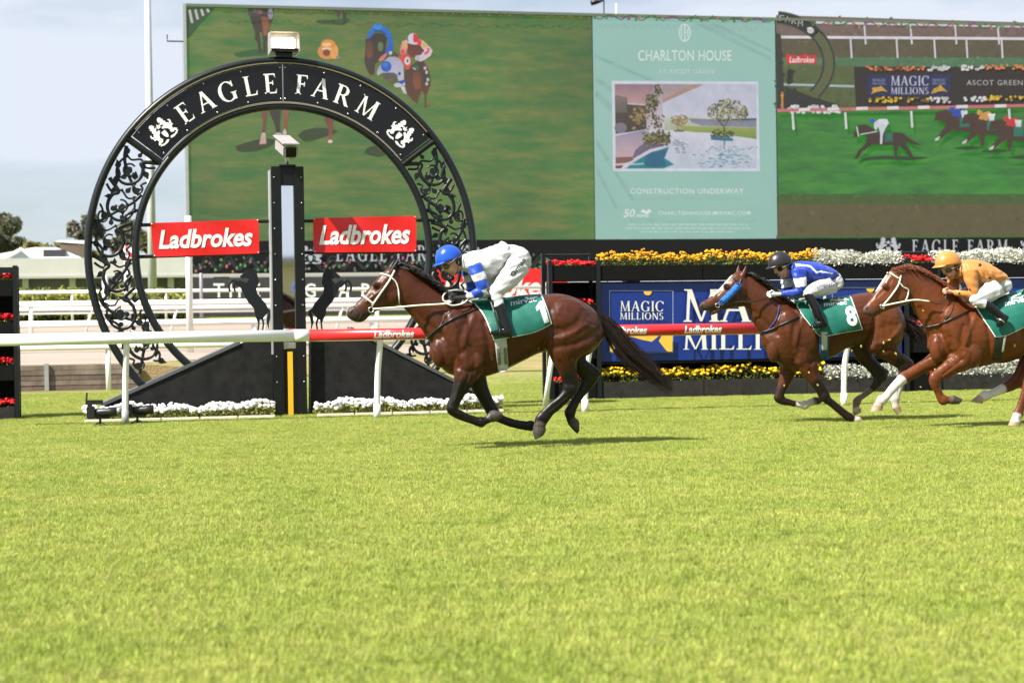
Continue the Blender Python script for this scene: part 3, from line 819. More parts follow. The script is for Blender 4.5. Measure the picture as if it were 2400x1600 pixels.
def build_screen():
    a = P(437, 17, YS); xr = P(2620, 300, YS).x
    zt = a.z; zb = P(1392, 561, YS).z
    xl_ = a.x
    zs = P(700, 640, YS).z
    root = empty('video_screen', (xl_, YS, 1.5), 'giant video screen showing the race and a pale green advert', 'screen')
    MB().bx(xl_ - .12, xr, YS + .10, YS + 1.6, zs, zt + .12).build('cabinet', mat('cabinet_grey', (.07, .08, .085), .5, var=.1), root)
    MB().bx(xl_ - .14, xl_ - .02, YS - .06, YS + 1.4, zs, zt + .13).build('side_trim', mat('trim_grey', (.26, .29, .31), .45, var=.08), root)
    MB().bx(xl_ - .02, xr, YS - .06, YS + .4, zt + .015, zt + .13).build('top_trim', mat('trim_green', (.10, .13, .09), .5), root)
    # legs under the cabinet
    for px in (520, 1000, 1480, 1960, 2440):
        x = P(px, 700, YS + .8).x
        MB().bx(x - .3, x + .3, YS + .5, YS + 1.1, 1.4, zs - .004).build('leg', M_slate, root)
    def panel(name, x0, x1, m, z0=zb, z1=zt):
        return MB().add([(x0, YS, z0), (x1, YS, z0), (x1, YS, z1), (x0, YS, z1)], [(0, 1, 2, 3)]).build(name, m, root)
    xa, xb = P(1392, 300, YS).x, P(1819, 300, YS).x
    panel('race_panel', xl_, xa - .03, led_grass('led_turf', lin(30, 106, 34), lin(76, 114, 38), lin(110, 122, 48), 1.5))
    panel('advert_panel', xa, xb, mat('led_mint', lin(152, 198, 186), .6, emit=K_EMIT, var=.05, vscale=.25))
    MATS['led_mint'].node_tree.nodes['Principled BSDF'].inputs['Base Color'].default_value = (.02, .02, .02, 1)
    for l in list(MATS['led_mint'].node_tree.nodes['Principled BSDF'].inputs['Base Color'].links): MATS['led_mint'].node_tree.links.remove(l)
    panel('replay_panel', xb + .04, xr, led_grass('led_turf_vivid', lin(8, 98, 22), lin(20, 122, 20), lin(52, 134, 26), 1.8))
    # lower black strip
    MB().bx(xl_ - .1, xr, YS - .03, YS + .09, zs, zb - .006).build('lower_strip', mat('strip_black', (.005, .005, .006), .6, spec=.2), root)
    MB().bx(xl_ - .1, P(1290, 640, YS).x, YS - .5, YS - .035, zs - .13, zs - .012).build('ledge', mat('ledge_cream', (.46, .44, .37), .6), root)
    # left picture : head-on runners
    C = Canvas(YS - .01, .0001, lambda x, y: (560 + x * .22329, 10 + y * .22321))
    sh = (48, 66, 36)
    C.poly([(-560, 40), (-250, 40), (-400, 200), (-500, 330), (-555, 380)], (44, 84, 44))
    for k in range(4): C.line([(-520 + k * 62, 60 - k * 3), (-490 + k * 58, 200 - k * 38)], 26, (198, 198, 196))
    C.poly([(800, 185), (860, 165), (1000, 165), (1160, 150), (1110, 210), (980, 215), (860, 205)], (52, 84, 44), 3); C.line([(1110, 50), (1105, 200)], 34, (60, 60, 46)); C.poly([(1005, 50), (1070, 50), (1060, 110), (1040, 150), (1015, 110)], (96, 62, 56))
    C.poly([(-60, 520), (120, 480), (330, 470), (335, 510), (200, 540), (0, 555)], (40, 96, 48), 3)
    C.grad([(90, 50), (370, 50), (355, 160), (320, 240), (290, 400), (290, 510), (250, 510), (255, 390), (240, 290), (215, 300), (225, 400), (240, 510), (205, 515), (195, 400), (165, 370), (170, 300), (140, 220), (120, 150)], (58, 48, 46), (66, 56, 44))
    C.grad([(230, 130), (312, 140), (322, 220), (292, 330), (258, 335), (250, 240)], (128, 76, 56), (164, 94, 62)); C.ell(332, 105, 28, 58, (150, 145, 168)); C.ell(150, 90, 60, 40, (72, 66, 70)); C.ell(215, 85, 34, 26, (150, 60, 96))
    C.poly([(-40, 1490), (200, 1420), (370, 1420), (350, 1480), (180, 1540), (0, 1545)], sh, 3)
    C.grad([(228, 1100), (302, 1100), (290, 1220), (275, 1350), (285, 1462), (213, 1472), (240, 1360), (255, 1250)], (132, 78, 58), (96, 62, 52)); C.grad([(240, 1350), (278, 1350), (288, 1465), (214, 1472)], (206, 184, 176), (214, 168, 156))
    C.poly([(305, 1100), (442, 1100), (430, 1230), (435, 1362), (395, 1362), (370, 1250)], (58, 52, 54)); C.grad([(470, 1100), (532, 1100), (510, 1230), (496, 1390), (464, 1392), (470, 1250)], (158, 92, 72), (150, 70, 60)); C.ell(480, 1360, 20, 50, (206, 190, 184)); C.ell(415, 1372, 36, 22, (204, 190, 196))
    C.poly([(615, 1375), (700, 1320), (850, 1298), (1035, 1328), (920, 1385), (720, 1442), (650, 1412)], sh, 3); C.grad([(890, 1140), (992, 1170), (985, 1300), (965, 1430), (985, 1452), (928, 1462), (945, 1330), (905, 1230)], (92, 60, 54), (164, 78, 64)); C.ell(958, 1442, 26, 18, (214, 208, 200))
    C.ell(932, 500, 108, 82, (222, 146, 70)); C.ell(1000, 500, 44, 78, (238, 164, 84)); C.ell(936, 424, 76, 52, (236, 152, 64)); C.ell(922, 425, 48, 20, (250, 206, 150)); C.ell(920, 470, 54, 16, (250, 204, 150)); C.ell(920, 512, 40, 36, (132, 66, 50)); C.ell(1040, 560, 22, 20, (150, 130, 150))
    C.T = lambda x, y: (820 + x * .14667, 30 + y * .14668)
    C.poly([(230, 2240), (300, 2150), (560, 2110), (820, 2160), (790, 2330), (620, 2270), (420, 2300)], sh, 3); C.poly([(560, 1990), (640, 1990), (630, 2230), (585, 2230)], (66, 52, 46)); C.ell(606, 2220, 36, 30, (188, 180, 174))
    C.grad([(250, 430), (300, 420), (380, 330), (520, 330), (600, 400), (570, 560), (600, 700), (560, 760), (480, 760), (400, 820), (390, 980), (320, 1000), (250, 860), (232, 760), (250, 600)], (52, 40, 34), (70, 52, 48)); C.grad([(262, 470), (340, 450), (372, 560), (360, 700), (300, 740), (258, 690)], (86, 54, 38), (124, 68, 42)); C.ell(490, 545, 44, 76, (92, 130, 78)); C.ell(300, 800, 66, 56, (66, 56, 52))
    C.grad([(270, 412), (330, 270), (400, 185), (470, 172), (530, 208), (620, 270), (670, 380), (690, 500), (682, 600), (640, 668), (556, 632), (600, 540), (610, 430), (560, 350), (500, 300), (400, 290), (370, 350), (308, 422)], (22, 118, 214), (0, 84, 196)); C.ell(445, 228, 74, 46, (38, 138, 226)); C.poly([(360, 270), (520, 285), (600, 360), (560, 350), (500, 305), (400, 298)], (10, 66, 150))
    C.poly([(588, 640), (500, 700), (455, 768), (525, 768), (585, 690)], (206, 128, 118), 2); C.ell(650, 645, 28, 30, (206, 204, 208)); C.poly([(690, 620), (760, 650), (770, 700), (660, 690)], (96, 62, 42))
    C.grad([(880, 930), (960, 860), (1060, 790), (1170, 760), (1230, 850), (1280, 1000), (1290, 1130), (1240, 1280), (1220, 1330), (1215, 1480), (1245, 1502), (1188, 1522), (1195, 1330), (1150, 1240), (1110, 1330), (1080, 1450), (1000, 1400), (920, 1300), (870, 1100)], (72, 48, 36), (104, 58, 40)); C.grad([(1010, 960), (1090, 930), (1140, 1040), (1130, 1200), (1050, 1230), (1005, 1120)], (112, 66, 40), (142, 80, 44)); C.grad([(1180, 780), (1230, 860), (1270, 1000), (1230, 1010), (1195, 900)], (124, 62, 36), (96, 50, 34)); C.ell(1250, 1465, 22, 24, (150, 84, 66))
    C.poly([(1170, 900), (1215, 950), (1260, 1130), (1210, 1160), (1180, 1060)], (40, 54, 46))
    for x, y in ((1200, 888), (1225, 955), (1246, 1070), (1228, 1136)): C.ell(x, y, 22, 28, (196, 196, 204))
    C.grad([(880, 470), (1160, 480), (1190, 620), (1060, 720), (940, 690)], (96, 44, 38), (120, 56, 44)); C.grad([(915, 430), (840, 460), (800, 600), (808, 664), (890, 684), (925, 560)], (232, 176, 164), (224, 120, 120)); C.ell(872, 540, 36, 38, (224, 182, 84)); C.ell(846, 622, 24, 30, (226, 58, 70))
    C.grad([(1108, 430), (1172, 450), (1290, 560), (1322, 612), (1290, 690), (1200, 754), (1130, 784), (1050, 744), (1050, 690), (1130, 680), (1190, 610), (1136, 540)], (232, 196, 196), (214, 206, 222)); C.ell(1195, 520, 46, 40, (226, 186, 88)); C.poly([(1230, 560), (1272, 580), (1260, 640), (1200, 680), (1190, 640), (1240, 610)], (228, 70, 88), 2); C.ell(1100, 480, 52, 46, (232, 58, 62)); C.ell(1080, 730, 44, 36, (190, 186, 202))
    C.ell(1010, 410, 84, 80, (216, 214, 226)); C.poly([(1015, 340), (1078, 352), (1096, 440), (1060, 500), (1010, 450)], (226, 40, 56), 2); C.poly([(915, 455), (1000, 480), (1090, 480), (1060, 512), (980, 505), (925, 485)], (232, 214, 222)); C.poly([(1010, 852), (1078, 832), (1112, 890), (1070, 922)], (0, 108, 80)); C.poly([(1000, 870), (1060, 905), (1050, 920), (1005, 890)], (206, 206, 210))
    C.poly([(770, 710), (860, 658), (950, 680), (982, 790), (960, 880), (910, 914), (860, 830)], (226, 74, 62), 2); C.ell(918, 772, 46, 64, (220, 220, 222)); C.ell(922, 770, 15, 30, (50, 50, 54))
    C.grad([(560, 760), (620, 712), (720, 704), (800, 740), (860, 850), (862, 1040), (886, 1160), (820, 1172), (770, 1060), (700, 1000), (520, 960), (452, 1010), (428, 960), (470, 860)], (176, 172, 200), (204, 200, 214)); C.poly([(560, 960), (700, 960), (760, 1010), (740, 1080), (600, 1080), (520, 1020)], (80, 92, 84), 2); C.ell(580, 862, 86, 88, (24, 92, 198)); C.ell(570, 835, 50, 36, (50, 122, 216)); C.ell(660, 1080, 46, 34, (140, 84, 62)); C.poly([(790, 940), (820, 970), (800, 1010), (760, 990)], (52, 64, 140)); C.poly([(765, 1100), (870, 1070), (880, 1110), (830, 1150), (800, 1150)], (40, 72, 182)); C.ell(765, 1160, 62, 36, (212, 204, 212)); C.grad([(805, 1180), (870, 1175), (912, 1310), (858, 1285)], (220, 216, 224), (196, 196, 208))
    C.mb.build('race_picture', M_screen, root, colattr=True)
    # advert
    C = Canvas(YS - .01, .0001, lambda x, y: (1340 + x * .45068, y * .45068))
    for p in ([(120, 420), (130, 400), (560, 700), (560, 720)], [(120, 500), (130, 470), (420, 760), (400, 770)], [(130, 760), (130, 720), (330, 1040), (310, 1045)], [(130, 900), (130, 860), (240, 1080), (225, 1080)], [(640, 125), (690, 125), (1040, 300), (1040, 318)], [(700, 125), (760, 125), (1040, 260), (1040, 272)], [(120, 300), (120, 282), (460, 430), (420, 430)]):
        C.poly(p, (144, 190, 182))
    wt = (222, 236, 230)
    C.ell(588, 172, 32, 48, (206, 230, 222)); C.ell(588, 172, 24, 40, (152, 198, 186)); C.rect(584, 134, 592, 212, (206, 230, 222)); C.rect(570, 150, 576, 196, (206, 230, 222)); C.rect(600, 150, 606, 196, (206, 230, 222))
    C.text('CHARLTON HOUSE', 345, 262, 832, 318, wt, bold=.012, space=1.05); C.text('AT ASCOT GREEN', 448, 362, 740, 384, (206, 226, 218), space=1.15)
    T0 = C.T; C.T = lambda x, y: (1420 + x * .16156, 180 + y * .16162)
    C.poly([(85, 60), (2210, 75), (2236, 1372), (102, 1372)], (214, 222, 232)); C.grad([(130, 105), (2185, 105), (2190, 910), (2192, 1330), (140, 1330)], (196, 198, 218), (216, 214, 226))
    C.grad([(840, 560), (2185, 600), (2185, 905), (1850, 900), (1500, 805), (850, 775)], (204, 206, 204), (150, 166, 92)); C.grad([(1200, 606), (1700, 625), (2185, 600), (2185, 732), (1250, 668)], (120, 128, 150), (150, 148, 156)); C.poly([(1600, 620), (2185, 602), (2185, 628), (1700, 640)], (66, 84, 110)); C.poly([(1250, 672), (2185, 668), (2185, 735), (1400, 712)], (138, 140, 156)); C.grad([(1060, 712), (2185, 742), (2185, 905), (1850, 895), (1130, 784)], (158, 168, 96), (116, 146, 50))
    C.grad([(840, 795), (1500, 812), (2190, 905), (2195, 1330), (840, 1330), (850, 1100)], (214, 212, 226), (194, 204, 218))
    C.grad([(130, 108), (1425, 113), (820, 378), (660, 412), (310, 384), (130, 352)], (146, 116, 134), (196, 154, 148)); C.poly([(1270, 118), (1425, 113), (820, 382), (818, 350)], (176, 140, 124)); C.grad([(820, 120), (1260, 118), (820, 330)], (168, 150, 158), (186, 160, 158))
    C.grad([(130, 270), (300, 300), (312, 400), (580, 420), (592, 760), (330, 806), (140, 830)], (84, 66, 64), (62, 54, 48)); C.grad([(132, 280), (290, 300), (310, 520), (140, 520)], (128, 112, 112), (96, 92, 80))
    for k in range(40): C.ell(480 + random.gauss(0, 45), 600 + random.gauss(0, 80), random.uniform(16, 34), random.uniform(14, 26), random.choice([(140, 116, 70), (112, 96, 60), (164, 140, 90)]), n=7)
    C.ell(215, 745, 92, 78, (124, 118, 128)); C.grad([(140, 860), (560, 770), (930, 960), (560, 1050), (370, 1200), (140, 1330)], (150, 142, 168), (222, 186, 182)); C.poly([(560, 960), (910, 985), (640, 1052), (370, 1205), (430, 1060)], (112, 98, 124)); C.poly([(140, 1170), (380, 1160), (400, 1210), (300, 1250), (140, 1260)], (132, 88, 80)); C.poly([(140, 1290), (260, 1285), (220, 1330), (140, 1330)], (96, 70, 66))
    C.grad([(290, 1332), (420, 1230), (640, 1100), (918, 1018), (852, 1180), (990, 1272), (830, 1332)], (0, 120, 150), (0, 132, 142)); C.poly([(600, 1115), (880, 1062), (832, 1190), (870, 1300), (570, 1300)], (0, 98, 130), 2); C.line([(265, 1325), (480, 1180), (700, 1058), (925, 984)], 22, (216, 206, 218)); C.line([(330, 1275), (550, 1262)], 18, (190, 204, 214))
    C.grad([(575, 260), (662, 258), (645, 790), (592, 790)], (150, 134, 130), (196, 184, 190)); C.grad([(688, 128), (822, 116), (826, 800), (640, 800), (690, 400)], (176, 160, 168), (206, 194, 206))
    iv = [(92, 88, 48), (70, 72, 44), (122, 118, 66), (58, 58, 44)]
    for k in range(170):
        t = random.random(); y = 115 + t * 720; x = (745 if y < 260 else 690 + 20 * math.sin(y * .02)) + random.gauss(0, 26) if y < 560 else 735 + random.gauss(0, 55)
        C.ell(x, y, random.uniform(9, 20), random.uniform(10, 24), random.choice(iv), n=7)
    for k in range(30): C.ell(610 + random.gauss(0, 20), random.uniform(270, 520), 14, 18, random.choice(iv), n=7)
    for k in range(150): C.ell(740 + random.uniform(-200, 180), 900 + random.gauss(0, 42), random.uniform(14, 30), random.uniform(10, 22), random.choice(iv + [(140, 134, 70), (104, 104, 50)]), n=7)
    C.line([(1050, 790), (1045, 700), (1010, 640)], [10, 8, 4], (116, 92, 70)); C.line([(1715, 850), (1712, 720), (1650, 660), (1590, 590)], [22, 18, 12, 7], (84, 74, 62)); C.line([(1712, 725), (1760, 660), (1800, 560)], [16, 11, 6], (92, 82, 70))
    tc_ = [(116, 112, 62), (86, 90, 50), (154, 150, 100), (64, 74, 50), (176, 172, 130)]
    for k in range(330):
        a_, r_ = random.uniform(0, 6.28), random.uniform(0, 1) ** .55; x, y = 1770 + math.cos(a_) * r_ * 300, 480 + math.sin(a_) * r_ * 160 + abs(math.cos(a_)) * r_ * 40
        C.ell(x, y, random.uniform(9, 24), random.uniform(7, 18), random.choice(tc_), random.uniform(0, 3), n=6)
    for k in range(110):
        a_, r_ = random.uniform(0, 6.28), random.uniform(0, 1) ** .6; C.ell(1065 + math.cos(a_) * r_ * 125, 630 + math.sin(a_) * r_ * 78, random.uniform(8, 18), random.uniform(7, 14), random.choice([(156, 128, 76), (130, 108, 66), (180, 154, 104)]), n=6)
    C.poly([(990, 780), (1060, 765), (1140, 780), (1130, 800), (1000, 800)], (112, 96, 62)); C.poly([(1520, 862), (1760, 868), (1850, 900), (1840, 935), (1700, 930), (1525, 915)], (0, 118, 144)); C.poly([(1515, 840), (1760, 850), (1755, 885), (1520, 872)], (120, 96, 78))
    for k in range(46): C.ell(random.uniform(1530, 1850), 825 + random.gauss(0, 26), random.uniform(12, 26), random.uniform(10, 20), random.choice([(48, 66, 40), (70, 84, 48), (104, 110, 60)]), n=7)
    for k in range(190):
        x, y = 1740 + random.gauss(0, 170), random.uniform(1010, 1320); w = random.uniform(20, 90); C.poly([(x, y), (x + w * .5, y - random.uniform(4, 10)), (x + w, y + 3), (x + w * .5, y + random.uniform(4, 9))], random.choice([(84, 146, 164), (120, 168, 182), (70, 132, 152), (150, 180, 192)]))
    for k in range(60):
        x, y = 1040 + random.gauss(0, 60), random.uniform(890, 1110); w = random.uniform(30, 90); C.poly([(x, y), (x + w * .5, y - 7), (x + w, y + 2), (x + w * .5, y + 7)], random.choice([(140, 150, 160), (104, 140, 154), (170, 174, 182)]))
    C.line([(1722, 930), (1715, 1000), (1728, 1080)], [22, 14, 6], (30, 110, 140)); C.T = T0
    C.text('CONSTRUCTION UNDERWAY', 305, 980, 895, 1008, wt, bold=.01, space=1.1); C.rect(225, 1048, 970, 1051, (170, 208, 196))
    C.text('50', 268, 1088, 330, 1130, wt, bold=.02, shear=.2); C.text('mirvac', 338, 1110, 402, 1130, wt, bold=.02); C.poly([(355, 1100), (372, 1088), (388, 1098), (402, 1086), (416, 1098), (392, 1116)], wt)
    C.text('CHARLTONHOUSE.MIRVAC.COM', 448, 1098, 930, 1118, wt, bold=.006, space=1.1)
    for r_, (xs, xe) in enumerate(((292, 915), (278, 928), (355, 850))):
        x = xs
        while x < xe:
            w = random.uniform(14, 46); C.rect(x, 1164 + r_ * 19, min(x + w, xe), 1172 + r_ * 19, (186, 220, 210)); x += w + 7
    C.mb.build('advert_picture', M_screen, root, colattr=True)
    # replay picture on the right
    C = Canvas(YS - .01, .0001, lambda x, y: (1340 + x * .45068, y * .45068))
    C.dab = 300
    C.poly([(1063, 80), (2420, 120), (2420, 310), (1063, 330)], (122, 102, 94)); C.poly([(1063, 205), (2420, 205), (2420, 300), (1063, 310)], (92, 84, 60)); C.poly([(1063, 300), (2420, 300), (2420, 345), (1063, 360)], (78, 118, 82))
    C.poly([(1063, 345), (1480, 345), (1480, 560), (1063, 570)], (84, 98, 52))
    C.poly([(1072, 1010), (2420, 1010), (2420, 1100), (1072, 1100)], (62, 92, 34)); C.poly([(1072, 1060), (2420, 1060), (2420, 1229), (1072, 1234)], (92, 84, 48))
    C.line([(1270, 118), (2420, 140)], 13, (222, 220, 228)); C.line([(1068, 194), (2420, 203)], 14, (226, 224, 230))
    for x in (1523, 1763, 1995, 2217): C.line([(x - 2, 125), (x + 6, 232)], 9, (220, 218, 224))
    for x in (1453, 1692, 1888, 2055, 2238): C.line([(x - 3, 205), (x + 3, 303)], 9, (220, 218, 224))
    C.line([(1100, 440), (1470, 450)], 12, (170, 190, 196))
    arc = [(1040 + 300 * math.cos(a_), 330 + 240 * math.sin(a_)) for a_ in [math.radians(t) for t in range(-84, 48, 6)]]
    C.line(arc, 66, (92, 96, 60)); C.line([(1040 + 325 * math.cos(math.radians(t)), 330 + 262 * math.sin(math.radians(t))) for t in range(-84, 48, 6)], 10, (38, 46, 44)); C.line([(1040 + 270 * math.cos(math.radians(t)), 330 + 214 * math.sin(math.radians(t))) for t in range(-84, 48, 6)], 10, (38, 46, 44))
    C.line([(1040 + 298 * math.cos(math.radians(t)), 330 + 238 * math.sin(math.radians(t))) for t in range(-84, -34, 5)], 46, (34, 32, 34))
    for t, ch in ((-80, 'F'), (-74, 'A'), (-67, 'R'), (-60, 'M')):
        x, y = 1040 + 298 * math.cos(math.radians(t)), 330 + 238 * math.sin(math.radians(t)); C.text(ch, x - 13, y - 15, x + 13, y + 15, (190, 190, 196))
    C.ell(1242, 160, 18, 16, (206, 206, 206)); C.poly([(1063, 170), (1085, 180), (1112, 570), (1068, 570)], (40, 46, 44)); C.rect(1090, 480, 1100, 565, (214, 140, 40)); C.poly([(1110, 565), (1110, 450), (1250, 505), (1390, 545), (1390, 560)], (34, 36, 38))
    C.poly([(1120, 440), (1120, 380), (1135, 358), (1165, 372), (1150, 385), (1150, 430), (1135, 440)], (30, 32, 30))
    C.rect(1122, 288, 1270, 333, (212, 46, 44)); C.text('Ladbrokes', 1132, 296, 1262, 327, (240, 225, 225), bold=.02, shear=.2)
    C.poly([(1468, 348), (2420, 352), (2420, 552), (1478, 556)], (34, 22, 24)); C.rect(1540, 392, 1970, 500, (20, 30, 84))
    C.roman('MAGIC', 1660, 396, 1856, 446, (206, 206, 216)); C.roman('MILLIONS', 1660, 456, 1856, 490, (206, 206, 216)); C.text('ASCOT GREEN', 2054, 418, 2345, 444, (190, 190, 186), space=1.15)
    for x in (1560, 1872): C.roman('MAGIC', x + 4, 410, x + 74, 426, (150, 160, 190)); C.roman('MILLIONS', x + 4, 430, x + 74, 442, (150, 160, 190)); C.poly([(x - 4, 490), (x + 10, 462), (x + 50, 448), (x + 84, 480), (x + 60, 474), (x + 30, 478)], (206, 160, 44))
    C.dab = 0
    def dots(x0, x1, y0, y1, cols, n, r):
        for k in range(n): C.ell(random.uniform(x0, x1), random.uniform(y0, y1), r, r * .8, random.choice(cols), n=6)
    dots(1530, 1840, 344, 366, [(222, 122, 76), (236, 140, 70), (140, 84, 40)], 44, 8); dots(1850, 1970, 344, 366, [(226, 226, 226), (196, 196, 196)], 20, 9); dots(2030, 2150, 342, 364, [(226, 226, 226), (196, 196, 196)], 20, 9); dots(2155, 2420, 338, 360, [(222, 122, 76), (236, 140, 70)], 36, 8)
    dots(1545, 1860, 508, 532, [(232, 196, 50), (204, 160, 40), (110, 100, 30)], 44, 8); dots(1865, 1975, 508, 532, [(226, 226, 226), (190, 190, 190)], 18, 9); dots(2040, 2150, 506, 528, [(226, 226, 226)], 16, 9); dots(2152, 2420, 498, 522, [(232, 196, 50), (204, 160, 40)], 34, 8)
    dots(1130, 1395, 552, 588, [(230, 226, 232), (206, 204, 206)], 50, 11)
    C.line([(1068, 575), (1750, 563), (2420, 548)], 16, (206, 112, 120))
    for x in (1180, 1330, 1480, 1640, 1800, 2000, 2200): C.line([(x, 573 - (x - 1068) * .018), (x + 60, 572 - (x - 1008) * .018)], 16, (232, 226, 228))
    for x, y in ((1150, 590), (1424, 585), (1767, 578), (2276, 566)): C.line([(x - 2, y), (x + 4, y + 86)], 11, (226, 224, 226))
    C.dab = 40
    bay = (56, 37, 30)
    C.poly([(1500, 842), (1530, 820), (1640, 812), (1760, 815), (1860, 820), (1760, 834), (1640, 828), (1560, 832)], (14, 60, 20), 2)
    C.poly([(1468, 712), (1466, 694), (1490, 652), (1530, 648), (1560, 665), (1600, 690), (1660, 690), (1720, 690), (1745, 712), (1780, 735), (1822, 756), (1780, 752), (1745, 735), (1735, 748), (1755, 775), (1784, 828), (1770, 830), (1735, 785), (1700, 758), (1692, 800), (1697, 828), (1682, 828), (1678, 790), (1672, 755), (1610, 758), (1570, 750), (1545, 765), (1510, 790), (1488, 826), (1470, 828), (1490, 785), (1525, 752), (1536, 720), (1525, 700), (1500, 700), (1480, 716)], bay)
    C.line([(1482, 660), (1492, 710)], 6, (220, 220, 220)); C.rect(1628, 692, 1668, 738, (24, 106, 84)); C.ell(1563, 630, 13, 12, (30, 90, 196)); C.poly([(1572, 640), (1600, 620), (1640, 620), (1648, 640), (1630, 670), (1618, 700), (1614, 750), (1604, 750), (1604, 690), (1595, 660), (1580, 680), (1572, 664)], (214, 218, 226)); C.line([(1500, 700), (1590, 684)], 5, (214, 214, 210))
    for dx, dy, jc, rx_ in ((418, -78, (30, 70, 180), 1), (560, -62, (216, 158, 80), 1), (700, -30, (214, 40, 50), 1)):
        C.poly([(1468 + dx, 706 + dy), (1480 + dx, 660 + dy), (1530 + dx, 650 + dy), (1570 + dx, 670 + dy), (1640 + dx, 690 + dy), (1720 + dx, 700 + dy), (1735 + dx, 760 + dy), (1725 + dx, 840 + dy), (1710 + dx, 840 + dy), (1700 + dx, 768 + dy), (1600 + dx, 762 + dy), (1560 + dx, 756 + dy), (1500 + dx, 800 + dy), (1472 + dx, 810 + dy), (1500 + dx, 770 + dy), (1530 + dx, 730 + dy), (1510 + dx, 705 + dy)], (66, 40, 30))
        C.rect(1600 + dx, 690 + dy, 1650 + dx, 740 + dy, (30, 116, 92)); C.poly([(1555 + dx, 680 + dy), (1572 + dx, 652 + dy), (1610 + dx, 640 + dy), (1630 + dx, 660 + dy), (1600 + dx, 690 + dy)], jc); C.ell(1560 + dx, 648 + dy, 14, 13, jc); C.poly([(1605 + dx, 655 + dy), (1640 + dx, 655 + dy), (1636 + dx, 690 + dy), (1612 + dx, 690 + dy)], (222, 222, 226)); C.poly([(1472 + dx, 800 + dy), (1498 + dx, 786 + dy), (1490 + dx, 806 + dy), (1470 + dx, 812 + dy)], (220, 214, 208))
        C.poly([(1560 + dx, 850 + dy), (1640 + dx, 838 + dy), (1740 + dx, 845 + dy), (1640 + dx, 858 + dy)], (14, 60, 20))
    C.mb.build('replay_picture', M_screen, root, colattr=True)
    # garlands drawn on the screen edges and on the lower strip
    C = Canvas(YS - .13, .0002)
    def garland(x0, x1, yf, amp, cols, step=13, r=3.6, stem=(46, 74, 58)):
        C = Canvas(YS - .13 - garland.n * .01, .0002); garland.n += 1
        n = int((x1 - x0) / 7); C.line([(x0 + i * 7, yf(x0 + i * 7) + amp * math.sin(i * .9) + random.uniform(-1.5, 1.5)) for i in range(n)], 2.2, stem)
        x = x0
        while x < x1:
            C.ell(x, yf(x) + random.uniform(-amp * 1.3, amp * 1.3), r * random.uniform(.7, 1.1), r * random.uniform(.8, 1.4), random.choice(cols), n=8); x += step * random.uniform(.7, 1.3)
        tag(C.mb.build('screen_garland', M_screen, root, colattr=True), kind='stuff')
    garland.n = 0
    gc = [(150, 70, 130), (90, 150, 70), (190, 120, 80), (70, 120, 70)]
    garland(1394, 1816, lambda x: 40 + (x - 1394) * .018, 5, gc); garland(1905, 2420, lambda x: 55 + (x - 1905) * .018, 5, gc); garland(520, 1390, lambda x: 27 + (x - 520) * .016, 4, [(110, 70, 90), (96, 110, 50), (130, 96, 50)], 20, 3, (60, 86, 34))
    garland(450, 1290, lambda x: 622 - (x - 450) * .006, 12, [(190, 90, 150), (110, 170, 90), (200, 130, 100), (90, 150, 80), (60, 110, 70)], 11, 3.4, (36, 60, 50))
    garland(450, 1290, lambda x: 614 - (x - 450) * .006, 14, [(150, 80, 120), (80, 140, 80), (60, 110, 70)], 17, 3.0, (30, 50, 44))
    wcol = (206, 208, 214)
    for x0, y0, x1, y1 in ((788, 575, 1032, 612), (2138, 562, 2362, 594)):
        C = Canvas(YS - .19, .0002); C.roman('EAGLE FARM', x0, y0, x1, y1, wcol, .22); C.mb.build('strip_lettering', M_screen, root, colattr=True)
    for cx, cy, w in ((728, 598, 56), (2082, 578, 58), (1095, 588, 56), (2420, 572, 56)):
        C = Canvas(YS - .19, .0002)
        for pl in CREST: C.poly([(cx + u * w, cy + 22 - v * 44) for u, v in pl], wcol)
        C.mb.build('strip_crest', M_screen, root, colattr=True)
    # small bracket at the top left corner
    b0 = P(392, 97, YS)
    MB().tube([(xl_ - .1, YS, b0.z), (b0.x, YS, b0.z), (b0.x, YS, b0.z + .25)], .03, 6).build('bracket', M_slate, root)
build_screen()

def flat_board(name, px0, py0, px1, py1, Y, m, label, cat, draw=None, thick=.08):
    a, b = P(px0, py1, Y), P(px1, py0, Y)
    root = empty(name, ((a.x + b.x) / 2, Y, a.z), label, cat)
    MB().bx(a.x, b.x, Y, Y + thick, min(a.z, terr(Y)) if py1 > 740 else a.z, b.z, bev=.004).build('panel', m, root)
    for px in (px0 + 10, px1 - 10):
        x = P(px, py1, Y).x
        MB().bx(x - .05, x + .05, Y + thick + .003, Y + thick + .1, terr(Y) - .1, b.z - .05).build('post', M_slate, root)
    if draw:
        C = Canvas(Y - .006, .002); draw(C); C.mb.build('lettering', M_boardink, root, colattr=True)
    return root
M_char = mat('charcoal_board', (.032, .030, .031), .6, var=.1)
def garden_letters(root):
    for x, ch in ((513, 'T'), (551, 'H'), (597, 'E'), (727, 'G'), (806, 'A'), (860, 'R'), (914, 'D'), (968, 'E')): C = Canvas(69.99, .002); C.text(ch, x - 13, 664, x + 13, 697, (214, 214, 212), bold=.015); C.mb.build('letter', M_boardink, root, colattr=True)
garden_letters(flat_board('garden_board', 452, 646, 1022, 756, 70.0, M_char, 'charcoal board with spaced white capitals under the screen', 'board'))
flat_board('bookmaker_board', 1026, 629, 1330, 760, 69.4, M_redvinyl, 'big red board with white lettering behind the leading jockey, above the white rails', 'board', lambda C: C.text('Ladbrokes', 1040, 648, 1290, 694, (226, 222, 222), bold=.025, shear=.2))
